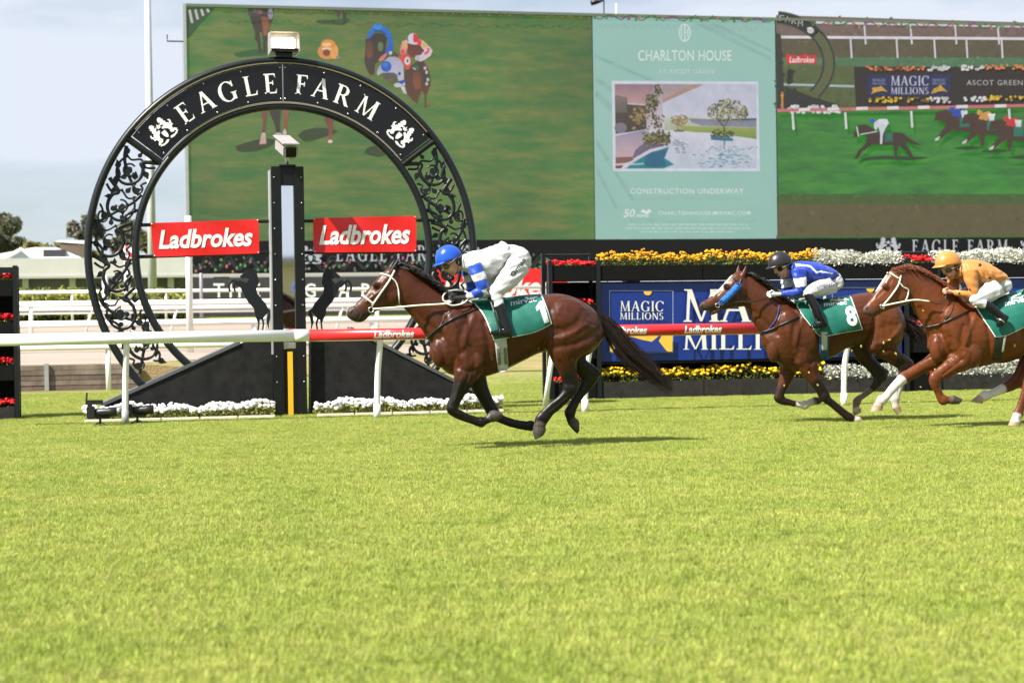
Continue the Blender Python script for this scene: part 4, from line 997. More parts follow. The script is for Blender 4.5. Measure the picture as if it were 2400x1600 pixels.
# ------------------------------------------------------------------ finish arch
YA = 26.3
AC = P(668, 593, YA)
PM = (P(669, 593, YA) - P(667, 593, YA)).length / 2        # metres per photo pixel there
def pol(phi, r, y=0.0):
    a = math.radians(phi)
    return Vector((AC.x + math.sin(a) * r * PM, YA + y, AC.z + math.cos(a) * r * PM))
def sector(mb, r0, r1, a0, a1, y0, y1, n=40):
    vs = []
    for i in range(n + 1):
        a = a0 + (a1 - a0) * i / n
        vs += [pol(a, r0, y0), pol(a, r1, y0), pol(a, r1, y1), pol(a, r0, y1)]
    fs = [(i * 4 + k, i * 4 + (k + 1) % 4, (i + 1) * 4 + (k + 1) % 4, (i + 1) * 4 + k) for i in range(n) for k in range(4)]
    fs += [(3, 2, 1, 0), (n * 4, n * 4 + 1, n * 4 + 2, n * 4 + 3)]
    mb.add(vs, fs)
def build_arch():
    root = empty('finish_arch', (AC.x, YA, 0), 'tall circular black finish arch with scrollwork and white lettering', 'arch')
    for nm, r, a in (('outer_ring', 451, 133.5), ('inner_ring', 344, 140)):
        MB().tube([pol(-a + 2 * a * i / 110, r) for i in range(111)], 9.2 * PM, 14, flat=(Vector((0, 1, 0)), 1.5)).build(nm, M_slate, root, smooth=True)
    mb = MB(); sector(mb, 354.5, 440.5, -52, -.15, -.055, .03); mb.build('sign_board', M_gloss, root)
    mb = MB(); sector(mb, 354.5, 440.5, .15, 52, -.055, .03); mb.build('sign_board', M_gloss, root)
    mb = MB(); sector(mb, 443, 445.5, -50, 50, -.09, .0); mb.build('rim_trim', mat('brass_trim', (.24, .21, .13), .4, metal=.4), root)
    mb = MB(); sector(mb, 349.5, 351.5, -50, 50, -.09, .0); mb.build('rim_trim', MATS['brass_trim'], root)
    # lettering
    for phi, ch in ((-34.9, 'E'), (-27.1, 'A'), (-18.9, 'G'), (-10.9, 'L'), (-4.1, 'E'), (6.4, 'F'), (13.2, 'A'), (21.0, 'R'), (30.2, 'M')):
        w, ps = glyph(ch); a = math.radians(phi); mb = MB()
        for i, p in enumerate(ps):
            q = []
            for x, y in p:
                s_, r_ = (x - w / 2) * 50, 374 + y * 46
                q.append(Vector((AC.x + (math.sin(a) * r_ + math.cos(a) * s_) * PM, YA - .0575 - .0006 * (i % 5), AC.z + (math.cos(a) * r_ - math.sin(a) * s_) * PM)))
            mb.poly(q)
        mb.build('letter', M_letter, root)
    for phi in (-44.6, 44.6):
        a = math.radians(phi); mb = MB()
        for i, p in enumerate(CREST):
            mb.prism([Vector((AC.x + (math.sin(a) * (368 + v * 58) + math.cos(a) * u * 62) * PM, YA - .066 - .002 * i, AC.z + (math.cos(a) * (368 + v * 58) - math.sin(a) * u * 62) * PM)) for u, v in p], (0, .008 + .002 * i, 0))
        mb.build('crest', M_letter, root)
    for phi in (-50, -38, -25, -13, -.8, .8, 13, 25, 38, 50):
        for r in (361, 434): MB().ball(pol(phi, r, -.058), .014, 8, 5).build('bolt', M_steel, root, smooth=True)
    # radial bars and scrollwork in the two legs
    for sg in (-1, 1):
        for phi in (53.4, ):
            MB().tube([pol(sg * phi, 350, -.01), pol(sg * phi, 446, -.01)], .05, 8).build('radial_bar', M_slate, root)
        st = MB()
        def band(s_, r_, y=0.0): return pol(sg * (55 + s_ / 397 * 180 / math.pi), 397 + r_, y)
        total = 76 / 180 * math.pi * 397
        def stem(pts, w0, w1, y=0.0):
            pts = smoothline(pts, 6); n = len(pts)
            st.tube([band(p[0], p[1], y) for p in pts], [(w0 + (w1 - w0) * i / (n - 1)) * PM for i in range(n)], 6, flat=(Vector((0, 1, 0)), .5))
        def leaf(s_, r_, ang, L, y=-.004):
            c, sn = math.cos(ang), math.sin(ang)
            o = [(0, 0), (.25, .34), (.55, .36), (.8, .2), (1.15, .02), (.8, -.17), (.5, -.36), (.22, -.32)]
            lv = MB(); lv.prism([band(s_ + (u * c - v * sn) * L, r_ + (u * sn + v * c) * L, y) for u, v in o], (0, .014, 0)); lv.build('leaf', M_slate, root)
        s_ = 6; k = 0; dirn = 1
        rnd = random.Random(3)
        while s_ < total - 30:
            # a big curl, a counter curl and a sweeping vine between the rings
            R_ = 31 + rnd.uniform(-4, 4); cx, cr = s_ + 38, 6 * dirn
            arc = [(cx + R_ * 1.15 * math.cos(t), cr + dirn * R_ * math.sin(t)) for t in np.linspace(-2.6, 2.4, 12)]
            stem([(s_ - 12, -40 * dirn)] + arc, 5.4, 2.8)
            stem([(cx + 4, cr - dirn * 8)] + [(cx + 14 * math.cos(t), cr + dirn * 14 * math.sin(t)) for t in np.linspace(-1.2, 3.6, 8)], 3.8, 2.4, -.006)
            stem([(s_ - 4, 41 * dirn), (s_ + 26, 26 * dirn), (s_ + 62, -10 * dirn), (s_ + 88, -40 * dirn)], 5.0, 3.6, .006)
            stem([(s_ + 40, 40 * dirn), (s_ + 58, 22 * dirn), (s_ + 80, 24 * dirn), (s_ + 92, 12 * dirn), (s_ + 84, 2 * dirn)], 4.2, 2.4, -.003)
            stem([(s_ + 2, -41 * dirn), (s_ + 14, -22 * dirn), (s_ + 4, -4 * dirn), (s_ + 16, 16 * dirn), (s_ + 6, 38 * dirn)], 3.4, 2.4, .004)
            stem([(s_ + 46, -41 * dirn)] + [(s_ + 70 + 13 * math.cos(t), -28 * dirn + dirn * 11 * math.sin(t)) for t in np.linspace(-2.8, 2.4, 8)], 3.0, 1.9, -.002)
            for (du, dv, an, L) in ((44, 30, 2.2, 15), (8, 8, 2.9, 13), (88, 12, .4, 15), (30, 4, .6, 20), (50, -14, 2.6, 16), (12, 24, 1.9, 17), (66, 26, -.5, 16), (78, -22, 3.6, 18), (20, -24, -1.2, 15), (58, 8, 1.2, 12)):
                leaf(s_ + du + rnd.uniform(-5, 5), dirn * dv + rnd.uniform(-4, 4), an * dirn + rnd.uniform(-.4, .4), L * rnd.uniform(1.0, 1.35))
            s_ += 84; dirn *= -1; k += 1
        st.build('scrollwork', M_slate, root, smooth=True)
        # sloping black base panels
    def base(pxs, cap0, cap1):
        mb = MB(); mb.prism([P(x, y, YA - .10) for x, y in pxs], (0, .34, 0)); mb.build('base_panel', M_blackboard, root)
        a, b = P(*cap0, YA - .12), P(*cap1, YA - .12)
        d = (b - a).normalized(); nz = Vector((-d.z, 0, d.x)); nz = nz if nz.z > 0 else -nz
        mb = MB(); mb.prism([a + nz * .004, b + nz * .004, b + nz * .05, a + nz * .05], (0, .40, 0)); mb.build('base_capping', mat('capping_grey', (.085, .09, .095), .4, var=.2, vscale=3), root)
    base([(236, 978), (238, 954), (565, 806), (640, 772), (640, 978)], (238, 954), (565, 806))
    base([(729, 772), (818, 772), (1168, 948), (1168, 974), (729, 976)], (820, 773), (1168, 948))
    # banner bars
    for y in (524, 598):
        for x0, x1 in ((318, 640), (708, 1020)):
            a, b = P(x0, y + (4 if x0 < 500 else -6), YA), P(x1, y + (-6 if x0 < 500 else -8), YA)
            MB().tube([a, b], .026, 8).build('banner_bar', M_black, root)
    # rearing horse cut-outs, mirrored about the post
    T2 = lambda x, y: (420 + x * .19130, 560 + y * .19130)
    for fl in (False, True):
        mb = MB()
        def TT(x, y, dy=0.0):
            px, py = T2(x, y)
            return P(1360 - px if fl else px, py, YA - .03 + dy)
        mb.prism([TT(x, y) for x, y in REAR], (0, .035, 0))
        for lg in ([(800, 560), (745, 530), (690, 528), (672, 580), (686, 645)], [(790, 575), (735, 565), (660, 508), (612, 570), (622, 645)]):
            mb.tube([TT(x, y, .017) for x, y in smoothline(lg, 4)], [.036 - .020 * min(1, i / 9) for i in range(17)], 8, flat=(Vector((0, 1, 0)), .45))
        o = mb.build('horse_cutout', M_slate, root)
        o['label'] = 'flat black rearing horse cut-out ' + ('right' if fl else 'left') + ' of the finish post'
    return root
build_arch()

def build_finish_post():
    Y0 = YA - .24
    xc = P(681, 880, Y0).x; zt = P(672, 390, Y0).z
    w = 76 * PM
    root = empty('finish_post', (xc, Y0, 0), 'black winning post with a tall narrow mirror and yellow line', 'post')
    for sg in (-1, 1):
        MB().bx(xc + sg * w / 2 - sg * .145, xc + sg * w / 2, Y0, Y0 + .30, 0, zt, bev=.006).build('column', M_black, root)
        for k in range(9): MB().ball((xc + sg * (w / 2 - .04), Y0 - .002, .5 + k * .37), .011, 8, 5).build('bolt', M_steel, root, smooth=True)
    MB().bx(xc - w / 2 - .022, xc - w / 2 - .002, Y0 + .02, Y0 + .28, .9, zt - .05).build('lit_side_strip', M_grey, root)  # grey strip added as the sunlit look of the column's left face
    z1 = P(675, 434, Y0).z; z0 = P(680, 802, Y0).z
    MB().bx(xc - w / 2 + .147, xc + w / 2 - .147, Y0 + .02, Y0 + .28, z1, zt - .004).build('head_plate', M_black, root)
    MB().bx(xc - w / 2 + .148, xc + w / 2 - .148, Y0 + .07, Y0 + .09, z0, z1 - .003).build('mirror', mat('mirror', (.80, .82, .84), .03, metal=1.0), root)
    MB().bx(xc - w / 2 + .148, xc + w / 2 - .148, Y0 + .04, Y0 + .28, z0 - .09, z0 - .003, bev=.005).build('mirror_bracket', M_steel, root)
    MB().bx(xc - w / 2 + .147, xc + w / 2 - .147, Y0 + .03, Y0 + .28, 0, z0 - .095).build('lower_plate', M_black, root)
    MB().bx(xc - .037, xc + .037, Y0 + .020, Y0 + .028, 0.02, P(682, 824, Y0).z).build('yellow_line', mat('yellow_paint', (.80, .42, .012), .5), root)
    return xc, Y0, zt, w
FPX, FPY, FPZ, FPW = build_finish_post()

def build_cctv():
    Y = FPY - .05
    c0, c1 = P(655, 340, Y), P(692, 366, Y)
    root = empty('finish_camera', (FPX, Y, FPZ), 'grey weatherproof camera mounted on top of the winning post', 'camera')
    m = mat('camera_grey', (.32, .29, .29), .5, var=.06)
    a = P(660, 338, Y + .35); b = P(682, 357, Y - .28)
    d = (b - a).normalized(); q = d.to_track_quat('Y', 'Z').to_matrix()
    L = (b - a).length
    MB().box((a + b) / 2, (.21, L, .20), rot=q, bev=.04).build('housing', m, root, smooth=False)
    MB().box((a + b) / 2 + q @ Vector((0, -.03, .115)), (.25, L + .1, .025), rot=q, bev=.008).build('sun_hood', m, root)
    MB().box(b + q @ Vector((0, .004, 0)), (.15, .012, .14), rot=q).build('window', M_gloss, root)
    cz = (a.z + b.z) / 2
    MB().tube([(FPX, Y + .1, FPZ), (FPX, Y + .1, FPZ + .1), ((a.x + b.x) / 2, Y + .05, cz - .1)], .03, 8).build('bracket', M_steel, root, smooth=True)
    MB().box((FPX, Y + .12, FPZ + .012), (.24, .2, .024)).build('mount_plate', M_black, root)
build_cctv()

def build_floodlight():
    t = pol(.5, 461)
    x = t.x; z = t.z + .0
    zt = P(675, 76, YA).z
    root = empty('floodlight', (x, YA, z), 'lit floodlight in a pale metal box on top of the arch', 'lamp')
    m = mat('lamp_casing', (.42, .38, .34), .35, metal=.5, var=.1)
    wd = 68 * PM / 2
    h = zt - z
    poly = [(x - wd, YA - .28, z + .04), (x - wd, YA - .20, zt - .03), (x - wd, YA + .15, zt), (x - wd, YA + .2, z + .04)]
    MB().prism(poly, (.012, 0, 0)).build('side_plate', m, root)
    MB().prism([(p[0] + 2 * wd - .012, p[1], p[2]) for p in poly], (.012, 0, 0)).build('side_plate', m, root)
    mb = MB(); mb.add([(x - wd, YA - .22, zt - .028), (x + wd, YA - .22, zt - .028), (x + wd, YA + .15, zt + .004), (x - wd, YA + .15, zt + .004)], [(0, 1, 2, 3)]); mb.add([(x - wd, YA + .15, zt), (x + wd, YA + .15, zt), (x + wd, YA + .2, z + .05), (x - wd, YA + .2, z + .05)], [(0, 1, 2, 3)])
    mb.build('hood', m, root)
    MB().bx(x - wd + .02, x + wd - .05, YA - .14, YA + .10, z + .10, zt - .10, bev=.02).build('lamp_glass', mat('lit_glass', (1.0, .93, .78), .3, emit=1.6), root)
    MB().bx(x - wd + .01, x + wd - .01, YA - .18, YA + .12, z + .045, z + .095).build('lower_frame', M_black, root)
    MB().bx(x - .12, x + .12, YA - .08, YA + .08, z - .02, z + .044).build('mount', M_slate, root)
build_floodlight()

def banner(pts, label):
    Yb = YA - .09
    tl, tr, br_, bl = [P(x, y, Yb) for x, y in pts]
    n, mm_ = 24, 10
    def fn(u, v, off=0.0):
        p = (bl * (1 - u) + br_ * u) * (1 - v) + (tl * (1 - u) + tr * u) * v
        return p + Vector((0, -off + .010 * math.sin(u * 9 + v * 2) * (v * (1 - v) * 4 + .15), 0))
    root = empty('banner', tuple((bl + br_) / 2), label, 'banner', 'red bookmaker banners on the arch')
    mb = MB()
    vs = [fn(i / n, j / mm_) for j in range(mm_ + 1) for i in range(n + 1)]
    vb = [p + Vector((0, .006, 0)) for p in vs]
    fs = [(j * (n + 1) + i, j * (n + 1) + i + 1, (j + 1) * (n + 1) + i + 1, (j + 1) * (n + 1) + i) for j in range(mm_) for i in range(n)]
    mb.add(vs, fs); mb.add(vb, [f[::-1] for f in fs]); mb.build('sheet', M_redvinyl, root, smooth=True)
    mb = MB(); put_text(mb, 'Ladbrokes', lambda u, v: fn(.055 + u * .885, .22 + v * .56, .006), bold=.028, shear=.26); mb.build('lettering', M_letter, root)
    for u, v in ((.01, .97), (.99, .97), (.01, .03), (.99, .03)):
        MB().ball(fn(u, v, .004), .012, 8, 5).build('eyelet', M_steel, root)
banner([(353, 523), (606, 514), (608, 594), (360, 602)], 'red banner with white lettering hung left of the winning post')
banner([(734, 511), (975, 506), (976, 590), (735, 592)], 'red banner with white lettering hung right of the winning post')

# ------------------------------------------------------------------ running rail
def build_rail():
    Y = 24.7; z = P(700, 786, Y).z; R = .080
    x0, xw, xs, x1 = P(-80, 790, Y).x, P(690, 790, Y).x, P(724, 790, Y).x, P(2480, 770, Y).x
    root = empty('running_rail', (x0, Y, 0), 'white and red plastic running rail between the horses and the arch', 'rail')
    MB().tube([(x0, Y, z), (xw + .01, Y, z)], R, 28).build('white_rail', M_railwhite, root, smooth=True)
    MB().tube([(xw, Y, z), (xs, Y, z)], R + .004, 28).build('coupling', M_white, root, smooth=True)
    x = xs + .002; step = 3.45; k = 0
    while x < x1:
        MB().tube([(x, Y, z), (x + step - .004, Y, z)], R, 28).build('red_rail', M_red, root, smooth=True)
        x += step
    stp = MB(); stp.tube([(xs, Y, z - R + .008), (x1, Y, z - R + .008)], .016, 10); stp.build('rail_reflection', mat('grass_reflection', (.62, .58, .34), .5), root, smooth=True)  # yellowish strip is grass reflected in the rail's underside, put in as colour
    px = 874.0
    xt0 = P(874, 782, Y).x; tw = P(968, 782, Y).x - xt0
    k = 0
    while xt0 + k * 1.125 < x1:
        xx = xt0 + k * 1.125; mb = MB()
        tv_, tf_ = text_fine('Ladbrokes', .2, bold=.03, shear=.2)
        mb.add([Vector((xx + u * tw, Y - (R + .004) * math.cos(-.72 + v * 1.4), z + (R + .004) * math.sin(-.72 + v * 1.4))) for u, v in tv_], tf_)
        mb.build('lettering', M_letter, root); k += 1
    for (px, by, dx) in ((295, 998, .03), (888, 983, .04), (1378, 968, .08), (1986, 953, .05)):
        b = G(px, by); bx_ = P(px, by, Y).x
        pts = [(bx_ - dx * .2, Y + .10, 0.0), (bx_ - dx * .1, Y + .11, .25), (bx_ + dx * .2, Y + .10, .62), (bx_ + dx * .7, Y + .05, .93), (bx_ + dx, Y + .01, z - .04)]
        MB().tube(smoothline(pts, 5), .042, 14).build('post', M_railwhite, root, smooth=True)
        MB().tube([(bx_ - dx * .2, Y + .10, 0), (bx_ - dx * .2, Y + .10, .20)], .050, 14).build('ground_sleeve', M_grey if px < 400 else M_white, root, smooth=True)
build_rail()
a = P(1276, 958, 26.6); b = P(1301, 780, 26.4)
tag(MB().tube([(a.x, 26.6, -.02), (a.x + (b.x - a.x) * .5, 26.5, .55), (b.x, 26.4, b.z)], .04, 12).build('slanted_post', M_railwhite, None, smooth=True), 'leaning white post between the arch and the tall flower stand', 'post')

# ------------------------------------------------------------------ flowers
M_petal = mat('petals', attr=True, rough=0.6, transl=0.18, spec=.25)
def flowers(name, label, cat, x0, x1, y0, y1, z0, z1, bloom, nb, rb, nleaf, leafcols, leafsize=.022, group=None, leaf_top=.75, fr=.5):
    root = empty(name, ((x0 + x1) / 2, (y0 + y1) / 2, z0), label, cat, group)
    lb = MB()
    for k in range(nleaf):
        x = random.uniform(x0, x1); y = random.uniform(y0, y1)
        hump = .82 + .18 * math.sin(x * 7.1) * math.sin(x * 3.3 + 1)
        z = z0 + (z1 - z0) * hump * random.uniform(0, leaf_top)
        a = Vector((random.uniform(-1, 1), random.uniform(-1, .6), random.uniform(-.2, 1))).normalized(); b = a.cross(Vector((random.uniform(-1, 1), random.uniform(-1, 1), random.uniform(-1, 1)))).normalized()
        s_ = leafsize * random.uniform(.6, 1.4); c = random.choice(leafcols); kk = random.uniform(.7, 1.3); lb.curcol = tuple(v * kk for v in c)
        p = Vector((x, y, z)); lb.add([p - a * s_, p + b * s_ * .5, p + a * s_, p - b * s_ * .5], [(0, 1, 2, 3)])
    tag(lb.build('foliage', M_leaf, root, colattr=True), kind='stuff')
    if nb:
        pb = MB()
        for k in range(nb):
            x = random.uniform(x0, x1); y = random.uniform(y0, y1)
            hump = .82 + .18 * math.sin(x * 7.1) * math.sin(x * 3.3 + 1)
            z = z0 + (z1 - z0) * hump * random.uniform(fr, 1.0)
            c = random.choice(bloom); kk = random.uniform(.82, 1.12); pb.curcol = tuple(min(.95, v * kk) for v in c)
            r_ = rb * random.uniform(.7, 1.2)
            tilt = Matrix.Rotation(random.uniform(-.2, .9), 3, 'X') @ Matrix.Rotation(random.uniform(-.5, .5), 3, 'Y')
            pb.ball((x, y, z), (r_, r_, r_ * .62), 8, 5, rot=tilt, jit=.16)
        tag(pb.build('blooms', M_petal, root, colattr=True), kind='stuff')
    return root
GL = [(.10, .14, .02), (.16, .19, .03), (.06, .09, .015), (.22, .23, .05)]
SILV = [(.66, .66, .60), (.78, .78, .73), (.56, .57, .50), (.46, .47, .36)]
ORNG = [(.82, .40, .012), (.84, .48, .018), (.78, .32, .01)]
YELL = [(.84, .55, .012), (.80, .48, .01), (.86, .62, .03)]
REDS = [(.66, .010, .016), (.56, .008, .02), (.74, .03, .03)]
WHTS = [(.86, .86, .86), (.80, .80, .79), (.88, .88, .84)]

def build_planters():
    Y = 28.6; dp = .52
    zz = lambda py, px=1404: P(px, py, Y).z
    X = lambda px: P(px, 760, Y).x
    m = mat('planter_black', (.0045, .0045, .0045), .75, spec=.15, var=.2, vscale=4, bump=.06, bscale=30)
    mlow = mat('planter_weathered', (.036, .034, .030), .85, spec=.2, var=.45, vscale=9, bump=.25, bscale=45, var2=(.018, .017, .016))
    root = empty('planter_stand', (X(1700), Y, 0), 'long black flower stand holding the blue sign boards', 'stand')
    ztop = (zz(622), zz(658)); zlow = (zz(896), zz(939))
    def bx(name, p0, p1, z0, z1, mm=m, y0=Y, y1=Y + dp): return MB().bx(X(p0), X(p1), y0, y1, z0, z1, bev=.006).build(name, mm, root)
    # tall box rows, butted section by section
    for p0, p1 in ((1296, 1399), (1410, 1648), (1649, 1890), (1891, 2120), (2132, 2196), (2207, 2440)):
        bx('trough', p0, p1, ztop[1], ztop[0])
    for p0, p1 in ((1410, 1648), (1649, 1890), (1891, 2120), (2207, 2440)):
        bx('low_trough', p0, p1, zlow[1] + .02, zlow[0], mlow)
    for p0, p1 in ((1300, 1398), (2133, 2195)):
        for k in range(1, 4):
            dz = (ztop[0] - zlow[0]) / 3 * k; bx('shelf_trough', p0, p1, ztop[1] - dz, ztop[0] - dz, m, Y + .03, Y + dp - .04)
    for p in (1291, 1404, 2126, 2201): MB().bx(X(p) - .035, X(p) + .035, Y - .02, Y + .05, 0, zz(612), bev=.005).build('post', M_slate, root); MB().ball((X(p), Y + .015, zz(611)), .035, 10, 6).build('post_knob', M_slate, root, smooth=True); MB().bx(X(p) - .03, X(p) + .03, Y + dp - .06, Y + dp + .01, 0, zz(590), bev=.005).build('post', M_slate, root)
    MB().tube([(X(1291), Y + dp - .03, zz(595)), (X(1404), Y + dp - .03, zz(595))], .022, 8).build('top_bar', M_slate, root)
    MB().tube([(X(2126), Y + dp - .03, zz(595)), (X(2201), Y + dp - .03, zz(595))], .028, 8).build('top_bar', M_slate, root)
    MB().bx(X(1300), X(2440), Y + dp + .015, Y + dp + .04, .1, ztop[1] - .01).build('back_board', m, root)
    for p0, p1 in ((1412, 2120), (2206, 2440)):
        MB().tube([(X(p0), Y + .12, zz(852)), (X(p1), Y + .12, zz(852))], .02, 8).build('sign_rail', M_black, root)
    for p in (1500, 1760, 2010, 2300): MB().bx(X(p) - .12, X(p) + .12, Y + .1, Y + .35, 0, zlow[1] + .018).build('foot', M_black, root)
    # plantings
    yf, yb = Y + .04, Y + dp - .06
    def fl(label, p0, p1, zb, zt, kind, name='flower_row'):
        w = X(p1) - X(p0); g = 'flowers planted in the black stand'
        if kind == 'orange': flowers('marigold_row', label, 'flowers', X(p0), X(p1), yf - .02, yb, zb, zt, ORNG, int(130 * w), .026, int(750 * w), GL, group=g)
        if kind == 'yellow': flowers('marigold_row', label, 'flowers', X(p0), X(p1), yf - .02, yb, zb, zt, YELL, int(110 * w), .030, int(750 * w), GL, group=g)
        if kind == 'white': flowers('silver_leaf_row', label, 'plants', X(p0), X(p1), yf - .05, yb, zb, zt, WHTS, int(26 * w), .02, int(2300 * w), SILV, .028, group=g, leaf_top=1.0)
        if kind == 'red': flowers('geranium_row', label, 'flowers', X(p0), X(p1), yf - .02, yb, zb, zt, REDS, int(190 * w), .026, int(260 * w), GL, group=g, leaf_top=.5)
    zt0, zt1 = ztop[0] - .04, zz(583); zl0, zl1 = zlow[0] - .04, zz(856)
    fl('orange marigolds along the top of the black stand', 1411, 1924, zt0, zt1, 'orange')
    fl('silver white foliage on the stand top between orange marigolds and red geraniums', 1926, 2120, zt0, zt1, 'white')
    fl('red geraniums on the stand top left of the orange marigolds', 1298, 1400, zt0, zz(605), 'red')
    fl('red geraniums on the stand top beside the orange capped jockey', 2133, 2195, zt0, zz(600), 'red')
    fl('silver white foliage on the stand top at the right edge of the picture', 2206, 2440, zt0, zt1, 'white')
    fl('yellow marigolds in the low trough under the first blue board', 1412, 1934, zl0, zl1, 'yellow')
    fl('silver white foliage in the low trough right of the yellow marigolds', 1937, 2120, zl0, zl1 - .03, 'white')
    fl('silver white foliage in the low trough at the right edge of the picture', 2208, 2440, zl0, zl1 - .03, 'white')
    for p0, p1, nm in ((1302, 1397, 'left'), (2135, 2194, 'right')):
        for k, w in ((1, 'upper'), (2, 'middle'), (3, 'lowest')):
            z_ = ztop[0] - (ztop[0] - zlow[0]) / 3 * k
            fl('red geraniums on the %s inner shelf of the %s shelf tower in the stand' % (w, nm), p0, p1, z_ - .03, z_ + .13, 'red')
    # blue boards
    mb_ = mat('blue_board', (.005, .027, .20), .38, var=.06, vscale=1.5)
    def blue(p0, p1, label, draw):
        r = empty('blue_board', (X((p0 + p1) / 2), Y + .08, zz(848)), label, 'sign', 'blue sign boards on the flower stand')
        MB().bx(X(p0), X(p1), Y + .08, Y + .11, zz(848), zz(664)).build('panel', mb_, r)
        C = Canvas(Y + .077, .0012); draw(C); C.mb.build('print', M_boardink, r, colattr=True)
    wc, yc = (214, 212, 202), (226, 178, 62)
    sl = lambda x: -(x - 1404) * .0143
    def frame(C, x0):
        d = sl(x0 + 75)
        for a_ in ((x0, 682 + d, x0 + 150, 683.5 + d), (x0, 826 + d, x0 + 150, 827.5 + d), (x0, 682 + d, x0 + 1.5, 827 + d), (x0 + 148.5, 682 + d, x0 + 150, 827 + d)): C.rect(*a_, (150, 165, 205))
        C.poly([(x0 + 90 + 9.5 * math.cos(t), 684 + d + 9.5 * math.sin(t)) for t in np.linspace(0, math.pi, 14)], yc)
        C.roman('MAGIC', x0 + 25, 707 + d, x0 + 127, 731 + d, wc); C.roman('MILLIONS', x0 + 25, 734 + d, x0 + 127, 750 + d, wc)
        C.poly([(x0 + 2, 825 + d), (x0 + 2, 800 + d), (x0 + 30, 786 + d), (x0 + 80, 781 + d), (x0 + 110, 786 + d), (x0 + 148, 782 + d), (x0 + 148, 825 + d)], yc)
        C.poly([(x0 + 8, 825 + d), (x0 + 30, 800 + d), (x0 + 52, 790 + d), (x0 + 75, 797 + d), (x0 + 100, 802 + d), (x0 + 118, 786 + d), (x0 + 124, 784 + d), (x0 + 116, 800 + d), (x0 + 130, 818 + d), (x0 + 136, 825 + d)], (28, 52, 130))
    def first(C):
        frame(C, 1428); d = sl(1760)
        C.roman('MAGIC', 1600, 683 + d, 1936, 759 + d, wc, .02); C.roman('MILLIONS', 1600, 784 + d, 1936, 824 + d, wc, .06)
    def second(C): frame(C, 1950)
    blue(1410, 1942, 'blue board with large cream lettering behind the second horse', first); blue(1944, 2118, 'blue board with a framed logo above the second jockey', second)
    def third(C):
        C.roman('MAGIC', 2230, 680 + sl(2330), 2560, 756 + sl(2330), wc, .02)
    blue(2208, 2440, 'blue board behind the chestnut horse at the right edge', third)

    # shelf tower cut by the left edge of the picture
    Y2 = 26.85
    x1 = P(38, 800, Y2).x; x0 = x1 - 1.15
    z2 = lambda py: P(30, py, Y2).z
    r = empty('shelf_tower', ((x0 + x1) / 2, Y2, 0), 'black shelf tower of red geraniums at the left edge', 'stand')
    for x in (x0, x1): MB().bx(x - .035, x + .035, Y2 - .02, Y2 + .05, 0, z2(622), bev=.005).build('post', M_slate, r); MB().bx(x - .03, x + .03, Y2 + .45, Y2 + .52, 0, z2(622), bev=.005).build('post', M_slate, r)
    MB().bx(x0 + .037, x1 - .037, Y2 + .0, Y2 + .05, z2(640), z2(626)).build('top_bar', M_slate, r)
    MB().bx(x0, x1, Y2 + .53, Y2 + .55, .05, z2(640)).build('back_board', m, r)
    for i, (ya, yb_, w) in enumerate(((656, 694, 'top'), (755, 794, 'second'), (857, 892, 'third'), (954, 986, 'bottom'))):
        zb_ = max(0.0, z2(yb_))
        MB().bx(x0 + .037, x1 - .037, Y2 + .005, Y2 + .50, zb_, z2(ya), bev=.006).build('shelf_trough', m if i < 3 else mlow, r)
        flowers('geranium_row', 'red geraniums on the %s shelf of the tower at the left edge' % w, 'flowers', x0 + .06, x1 - .05, Y2 + .02, Y2 + .4, z2(ya) - .03, z2(ya) + .13, REDS, 260, .026, 300, GL, group='geraniums in the left tower', leaf_top=.5)
build_planters()

def build_beds():
    for px0, px1, label in ((196, 642, 'bed of white flowers at the foot of the arch, left of the winning post'), (736, 1172, 'bed of white flowers at the foot of the arch, right of the winning post')):
        Ya, Yb = 25.55, 26.05
        x0, x1 = P(px0, 960, 25.8).x, P(px1, 960, 25.8).x
        r = flowers('flower_bed', label, 'flowers', x0, x1, Ya, Yb, .0, .27, WHTS, 420, .034, 3600, [(.20, .22, .04), (.28, .28, .07), (.13, .15, .03), (.34, .33, .10)], .022, group='white flower beds under the arch', leaf_top=.72, fr=.62)
        k = 5
        for i in range(k): MB().bx(x0 + (x1 - x0) * i / k + .01, x0 + (x1 - x0) * (i + 1) / k - .01, Ya - .06, Ya - .02, 0, .055, bev=.005).build('edging', M_cream, r)
build_beds()

def remote(px, label, flip):
    Y = 24.55 if not flip else 24.9
    b = P(px, 985, Y); x = b.x
    r = empty('remote_camera', (x, Y, 0), label, 'camera', 'remote cameras on the ground by the rail post')
    mbk = mat('camera_black', (.014, .014, .015), .4, var=.15, vscale=12)
    MB().tube([(x, Y, 0), (x, Y, .14)], .016, 8).build('stand', mbk, r)
    for sx in (-.13, .02, .13): MB().tube([(x, Y, .07), (x + sx, Y - .06, .0)], .010, 6).build('leg', mbk, r)
    MB().box((x - .12, Y, .20), (.11, .12, .17), bev=.012).build('body', mbk, r)
    MB().box((x - .13, Y, .305), (.06, .07, .05), bev=.008).build('viewfinder', mbk, r)
    MB().tube([(x - .07, Y, .20), (x - .02, Y, .20), (x - .01, Y, .20), (x + .10, Y, .20), (x + .12, Y, .20), (x + .22, Y, .205)], [.048, .048, .056, .056, .064, .064], 16).build('lens', mbk, r, smooth=True)
    MB().tube([(x - .06, Y, .13), (x + .12, Y, .135)], .018, 8).build('rod', mbk, r)
    if not flip: MB().bx(x - .19, x + .04, Y + .1, Y + .14, .30, .36).build('weather_flap', mbk, r); MB().tube([(x - .18, Y + .12, .3), (x - .17, Y + .12, .46)], .014, 6).build('aerial', mbk, r)
remote(235, 'black remote camera with long lens standing left of the near rail post', False)
remote(322, 'black remote camera partly hidden right of the near rail post', True)
